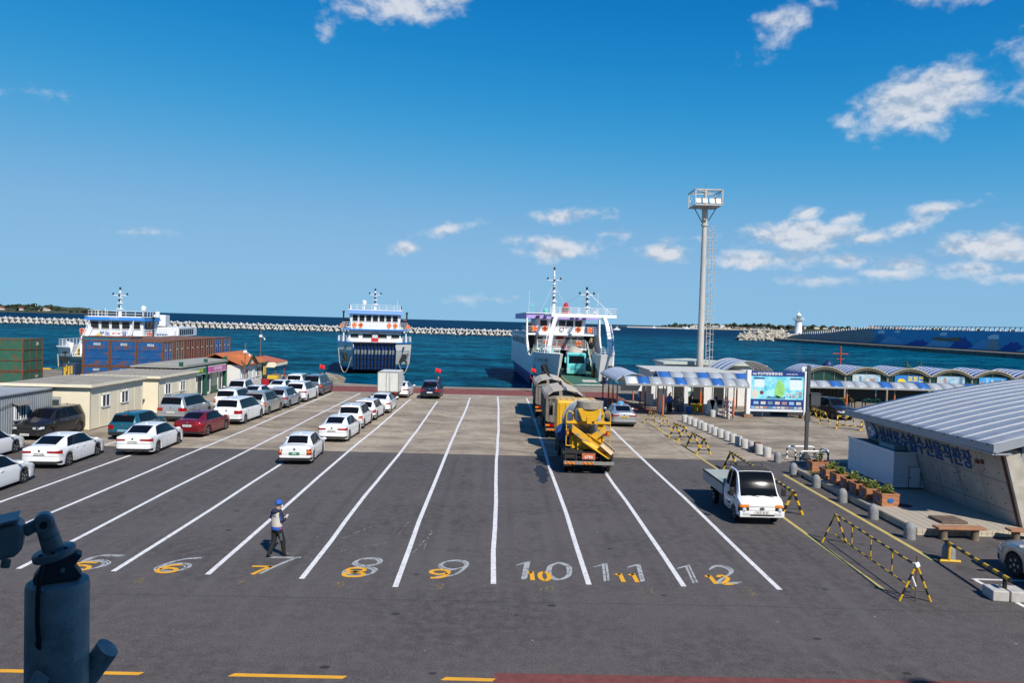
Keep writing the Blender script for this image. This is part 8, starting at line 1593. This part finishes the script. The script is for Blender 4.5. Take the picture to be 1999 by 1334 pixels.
POSES = {
 'phone': dict(rarm=((.255, .0, 1.17), (.09, .23, 1.16), (.05, .30, 1.185)), larm=((-.25, .0, 1.16), (-.10, .21, 1.14), (-.04, .28, 1.165)), rleg=((.10, .16, .50), (.11, .20, .09), (.12, .32, .05)), lleg=((-.10, -.02, .49), (-.11, -.22, .10), (-.12, -.12, .045)), head=.055, lean=.015),
 'stand': dict(rarm=arm_down(1), larm=arm_down(-1), rleg=LEG[1], lleg=LEG[-1]),
 'walk': dict(rarm=((.235, -.14, 1.17), (.25, -.12, .93), (.25, -.08, .86)), larm=((-.235, .09, 1.17), (-.24, .22, .98), (-.24, .29, .94)), rleg=((.10, .20, .51), (.10, .20, .09), (.11, .31, .05)), lleg=((-.10, -.05, .49), (-.10, -.27, .13), (-.11, -.19, .05)), lean=.02),
 'wave': dict(rarm=((.29, .05, 1.50), (.33, .10, 1.74), (.34, .11, 1.83)), larm=arm_down(-1), rleg=LEG[1], lleg=LEG[-1]),
}
PM = {k: person_mesh(v) for k, v in POSES.items()}
C_ = lambda n, c: mat('cloth_'+n, c, .85, var=.12, vs=7)
m_skin = MATS['skin']; m_hair = mat('hair_black', (.015, .012, .011), .7); NAVYC, BLACKC, WHITEC, BLUEC, GREYC, TANC, REDC, JEAN, OLIVE, TEALC = C_('navy', (.012, .018, .045)), C_('black', (.012, .012, .014)), C_('white', (.62, .60, .55)), C_('blue', (.015, .10, .45)), C_('grey', (.16, .16, .17)), C_('tan', (.36, .27, .17)), C_('red', (.55, .02, .025)), C_('jean', (.07, .12, .20)), C_('olive', (.10, .11, .06)), C_('teal', (.03, .30, .33))
def person(label, loc, rz, pose='stand', top=BLACKC, legs=BLACKC, shoes=BLACKC, hair=m_hair, group=None, sc=1.0):
    t = thing('person', label, 'person', loc, rz, group); t.scale = (sc, sc, sc); b = put('body', PM[pose], t)
    for i, m in enumerate((m_skin, top, legs, shoes, hair)): b.material_slots[i].link = 'OBJECT'; b.material_slots[i].material = m
    return t
at = person('lot attendant in white vest and blue cap walking while looking at a phone', (-6.75, 22.85, 0), -.62, 'phone', NAVYC, BLACKC, C_('shoe', (.10, .11, .12)))
def torso(z0, z1, rx0, rx1, ry0, ry1, n=20, yo=.0, nz=8): 
    g = MB()
    def fn(u, v):
        a = 2*pi*u; rx, ry = rx0+(rx1-rx0)*v**1.3, ry0+(ry1-ry0)*v**1.3; bulge = 1+.05*sin(pi*v); return (rx*bulge*cos(a), yo+ry*bulge*sin(a), z0+(z1-z0)*v)
    g.grid(fn, n, nz); return g
part('vest', torso(.985, 1.43, .198, .172, .150, .125), C_('vest_white', (.56, .53, .47)), at, smooth=True, angle=70); part('shirt_hem', torso(.885, .99, .186, .19, .148, .146, nz=2), BLUEC, at, smooth=True, angle=70)
g = MB(); g.grid(lambda u, v: (.150*cos(2*pi*u), .015+.128*sin(2*pi*u), 1.428+.045*v), 18, 1); g.lathe([(.0, 1.40), (.12, 1.40), (.135, 1.46), (.09, 1.52), (0, 1.53)], 14, (0, -.05, 0)); part('hood', g, NAVYC, at, smooth=True)
g = MB(); g.box(-.195, .195, -.02, .03, .90, 1.0); part('red_trim', g, REDC, at)
for s in (1, -1):
    g = MB(); g.tube((s*.185, .0, 1.38), (s*.258, .0, 1.19), .073, .064, 10); g.tube((s*.258, .0, 1.18), (s*.11, .20, 1.155), .060, .046, 10); part('sleeve', g, NAVYC, at, smooth=True); g = MB(); g.tube((s*.20, -.045, 1.36), (s*.275, -.04, 1.19), .03, .03, 6); part('sleeve_stripe', g, BLUEC if s > 0 else REDC, at)
g = MB(); g.lathe([(.107, 1.655), (.112, 1.69), (.10, 1.745), (.06, 1.785), (0, 1.80)], 16, (0, .06, 0)); cp = part('cap', g, BLUEC, at, smooth=True, angle=60); g = MB(); g.grid(lambda u, v: (.09*cos(pi*u)*(1-.1*v), .06+.08+.10*sin(pi*u)*v+.02, 1.672-.03*v), 8, 3); part('brim', g, BLUEC, cp)
g = MB(); g.obox((0, .165, 1.575), (.11, .06, .08)); part('face_mask', g, WHITEC, at, bevel=.025); g = MB(); g.obox((.02, .345, 1.215), (.075, .012, .15), (-.9, 0, 0)); tag(part('phone', g, mat('phone_white', (.6, .6, .62), .3), None), "pale phone held in the attendant's hands", 'phone'); ph_ = bpy.data.objects['phone']; ph_.location = at.location; ph_.rotation_euler = at.rotation_euler
text('안전관리', .085, m_signb, at, (0, -.152, 1.33), (pi/2, 0, 0)); g = MB(); g.tube((0.165, .0, .78), (.165, .05, .55), .045, .04, 8); part('knee_panel', g, C_('panel_grey', (.07, .09, .10)), at)
GP = 'people under the terminal canopy'
person('person in black standing at the left of the group under the canopy', (14.25, 63.3, 0), 2.2, 'stand', BLACKC, BLACKC, group=GP); person('person in a blue jacket and black trousers under the canopy', (14.62, 62.75, 0), .2, 'stand', BLUEC, BLACKC, C_('white_shoe', (.6, .6, .6)), group=GP)
person('person in a tan coat at the back of the canopy group', (14.98, 64.0, 0), -.6, 'stand', TANC, BLACKC, group=GP); person('person in dark grey top and jeans under the canopy', (15.28, 63.1, 0), .3, 'stand', GREYC, JEAN, C_('white_shoe', (.6, .6, .6)), group=GP); person('person in pale grey top and blue jeans under the canopy', (15.68, 63.0, 0), .1, 'stand', C_('pale_grey', (.30, .29, .29)), JEAN, C_('white_shoe', (.6, .6, .6)), group=GP)
person('person in dark clothes beside the folding sign', (18.8, 63.4, 0), 1.4, 'stand', NAVYC, GREYC, group=GP)
person('person in a white top and black trousers walking by the open ferry ramp', (12.9, 90.6, .03), 2.8, 'walk', WHITEC, BLACKC)
w1 = person('worker in a dark jacket signalling ahead of the navy suv', (-6.15, 75.4, .002), 2.9, 'wave', NAVYC, BLACKC); w2 = person('worker in dark clothes signalling ahead of the grey van', (-18.2, 76.6, .002), 2.9, 'wave', NAVYC, BLACKC); w3 = person('worker with blue cap beside the box truck', (-9.75, 75.0, .002), 2.6, 'stand', NAVYC, BLACKC, hair=BLUEC); w4 = person('worker in red vest and teal trousers ahead of the dump trucks', (3.75, 79.4, .002), 2.9, 'wave', REDC, TEALC, hair=BLUEC)
def flag(label, p, sc=1.0):
    t = thing('signal_flag', label, 'flag', p, 0, 'red signal flags'); g = MB(); g.tube((0, 0, -.35), (.05, 0, .75), .012, n=6); part('stick', g, m_stem, t); g = MB(); g.grid(lambda u, v: (.03+.02*v-.0+.52*u, .05*sin(u*7), .30+.42*v-.14*u), 10, 4); o = part('cloth', g, mat('flag_red', (.70, .015, .02), .7), t, smooth=True)
    s = o.modifiers.new('th', 'SOLIDIFY'); s.thickness = .006
flag('small red flag held up ahead of the navy suv', (-6.48, 75.3, 1.86)); flag('small red flag held up ahead of the grey van', (-18.53, 76.5, 1.86)); flag('small red flag held up ahead of the dump trucks', (3.42, 79.3, 1.86))
bpy.context.view_layer.update()
def on(ship, p): return tuple(ship.matrix_world @ Vector(p))
fs_ = [o for o in bpy.data.objects if o.name.startswith('car_ferry')]; F2 = [o for o in fs_ if 'mid harbour' in o['label']][0]
GF = 'passengers on the ferries'
for (lab, ship, p, rz, top, leg, po) in [('passenger in black on the bridge deck of the open ferry, at its left rail', f3, (-4.75, 16.6, 7.43), 3, BLACKC, BLACKC, 'stand'), ('passenger in white on the bridge deck of the open ferry', f3, (-4.2, 17.2, 7.43), 2.8, WHITEC, GREYC, 'stand'), ('passenger in navy behind the left rail of the open ferry', f3, (-4.5, 18.2, 7.43), 2.6, NAVYC, BLACKC, 'stand'), ('passenger in dark clothes at the right bridge rail of the open ferry', f3, (4.5, 16.8, 7.43), 3.3, BLACKC, JEAN, 'stand'),
  ('man in a tan jacket at the head of the ferry stairs', f3, (4.35, 15.9, 5.33), 3.1, TANC, BLACKC, 'stand'), ('passenger in grey coming down the ferry stairs', f3, (4.3, 13.55, 3.93), 3.1, GREYC, BLACKC, 'stand'), ('passenger in white on the ferry stairs', f3, (4.45, 12.7, 3.34), 3.1, WHITEC, JEAN, 'stand'), ('deckhand in blue beside the turquoise mixer', f3, (-2.15, 2.4, 2.13), 2.9, BLUEC, BLACKC, 'stand'),
  ('passenger in black at the left rail of the ferry with the raised ramp', F2, (-4.75, 8.2, 7.19), 3.1, BLACKC, BLACKC, 'stand'), ('passenger in black at the right rail of the ferry with the raised ramp', F2, (4.75, 8.1, 7.19), 3.1, BLACKC, BLACKC, 'stand'), ('passenger in navy at the right rail of the ferry with the raised ramp', F2, (5.1, 8.9, 7.19), 3.0, NAVYC, BLACKC, 'stand')]:
    person(lab, on(ship, p), rz, po, top, leg, group=GF)
c0 = Vector((32.0, 66.9, 0)); person('person in black sitting area at the end of the tarpaulin curtain', (c0.x, c0.y, 0), 1.0, 'stand', BLACKC, GREYC, group=GP)['label'] = 'person in black standing at the end of the tarpaulin curtain'

# ================================================================== foreground camera post on the terminal ledge
tb_ = thing('terminal_building', 'terminal building the view is taken from, pale plaster front', 'building'); m_plast = mat('terminal_plaster', (.42, .40, .37), .85, var=.1)
g = MB(); g.box(-34, 34, -16, 2.25, 0, 6.05); part('lower_storey', g, m_plast, tb_); g = MB(); g.box(-34, 34, -16, -.7, 6.051, 14.4); part('upper_storey', g, m_plast, tb_); g = MB(); g.box(-34.3, 34.3, -16.3, -.55, 14.401, 14.6); part('roof', g, m_fedge, tb_)
g = MB(); g.box(-34, 34, 2.0, 2.24, 6.051, 6.2); part('ledge_kerb', g, m_plast, tb_)
for k in range(12): g = MB(); g.box(-31+k*5.3, -28+k*5.3, -.69, -.66, 7, 9); w = part('window', g, m_paneg, tb_)
g = MB(); g.box(17.85, 18.4, -1.4, -.8, 14.61, 17.0); g.lathe([(0, 17.0), (.5, 17.0), (.42, 17.3), (0, 17.7)], 10, (18.1, -1.0, 0)); tag(part('roof_ventilator', g, m_steel, None), 'rooftop ventilator whose shadow falls on the red lane', 'ventilator')
cc = thing('security_camera', 'dark grey security camera on a thick pipe post in the near corner', 'camera', (-1.118, 1.9, 0), .5); cc.scale = (.87, .87, 1)
m_cam = mat('camera_grey', (.25, .235, .22), .45, .1, var=.10, vs=14, dirt=(.21, .20, .19), ds=9, dth=.56); m_pipe = mat('pipe_grey', (.38, .355, .33), .55, .1, var=.22, vs=9, dirt=(.29, .275, .26), ds=6, dth=.52, bump=.15, bs=60); m_cable = mat('cable_black', (.006, .006, .007), .6)
g = MB(); g.lathe([(0.083, 6.06), (.083, 6.795), (.080, 6.803), (.0, 6.806)], 40); part('post', g, m_pipe, cc, smooth=True, angle=40); g = MB(); g.lathe([(.13, 6.05), (.13, 6.07), (.083, 6.07)], 24); part('base_flange', g, m_pipe, cc)
g = MB(); g.prism([(-.058, 6.806), (.052, 6.806), (.062, 6.815), (.042, 6.845), (.062, 6.868), (.050, 6.874), (-.030, 6.862), (-.062, 6.822)], 'y', -.028, .028); bk_ = part('bracket', g, mat('bracket_dark', (.055, .06, .068), .6, .3, var=.25, vs=20), cc, bevel=.003)
g = MB(); g.lathe([(0, -.035), (.007, -.034), (.007, -.028)], 6, ax='y'); part('bolt', g, m_steel, bk_, (.012, 0, 6.838))
g = MB(); g.lathe([(0, 0), (.054, 0), (.057, .004), (.057, .016), (.053, .020), (.030, .022), (.0, .023)], 28); fl_ = part('flange', g, m_cam, cc, (-.008, 0, 6.867), (0, -.20, 0), smooth=True, angle=35)
g = MB()
for k in range(3): a = -2.3+k*.75; g.lathe([(0, .016), (.006, .016), (.006, .024), (0, .025)], 8, (.047*cos(a), .047*sin(a), 0))
part('screw', g, m_trim, fl_)
a_, b_ = Vector((-.012, 0, 6.888)), Vector((-.034, 0, 6.955)); g = MB(); g.tube(a_, a_+(b_-a_)*.48, .0285, .027, 20); g.tube(a_+(b_-a_)*.50, b_, .0265, .0255, 20); part('arm', g, m_cam, cc, smooth=True, angle=40)
g = MB(); g.lathe([(0, -.027), (.02, -.026), (.027, -.018), (.027, .018), (.02, .026), (0, .027)], 20, ax='y'); kn = part('knuckle', g, m_cam, cc, (-.036, 0, 6.957), smooth=True, angle=40); g = MB(); g.lathe([(0, -.029), (.010, -.029), (.010, -.026)], 10, ax='y'); part('pivot_screw', g, m_trim, kn)
g = MB(); g.beam((-.045, 0, 6.958), (-.085, 0, 6.940), .026, .030); part('neck', g, m_cam, cc, bevel=.006)
g = MB(); g.prism([(-.30, 6.862), (-.105, 6.888), (-.085, 6.905), (-.082, 6.955), (-.095, 6.972), (-.30, 6.940)], 'y', -.05, .05); hs_ = part('housing', g, m_cam, cc, bevel=.012); g = MB(); g.prism([(-.32, 6.945), (-.10, 6.977), (-.095, 6.984), (-.32, 6.954)], 'y', -.058, .058); part('sunshade', g, m_cam, hs_, bevel=.003); g = MB(); g.tube((-.125, -.02, 6.878), (-.128, -.02, 6.860), .012, n=12); part('cable_gland', g, m_cam, hs_)
g = MB(); P = [(-.035, -.062, 6.862), (-.042, -.075, 6.84), (-.045, -.086, 6.80), (-.046, -.088, 6.74), (-.044, -.086, 6.70), (-.042, -.083, 6.675)]; g.path(P, .0062, 8); part('cable', g, m_cable, cc, smooth=True); g = MB(); g.lathe([(0, -.0905), (.0165, -.0905), (.0165, -.070)], 16, ax='y'); o = part('cable_grommet', g, m_cable, cc, (-.035, .016, 6.672)); 
g = MB(); g.tube((.06, .05, 6.50), (.132, .02, 6.60), .034, n=24); part('side_pipe', g, m_pipe, cc, smooth=True, angle=50); g = MB(); g.beam((-.03, -.09, 6.60), (-.14, -.16, 6.46), .012, .045); part('brace', g, m_pipe, cc, bevel=.003)
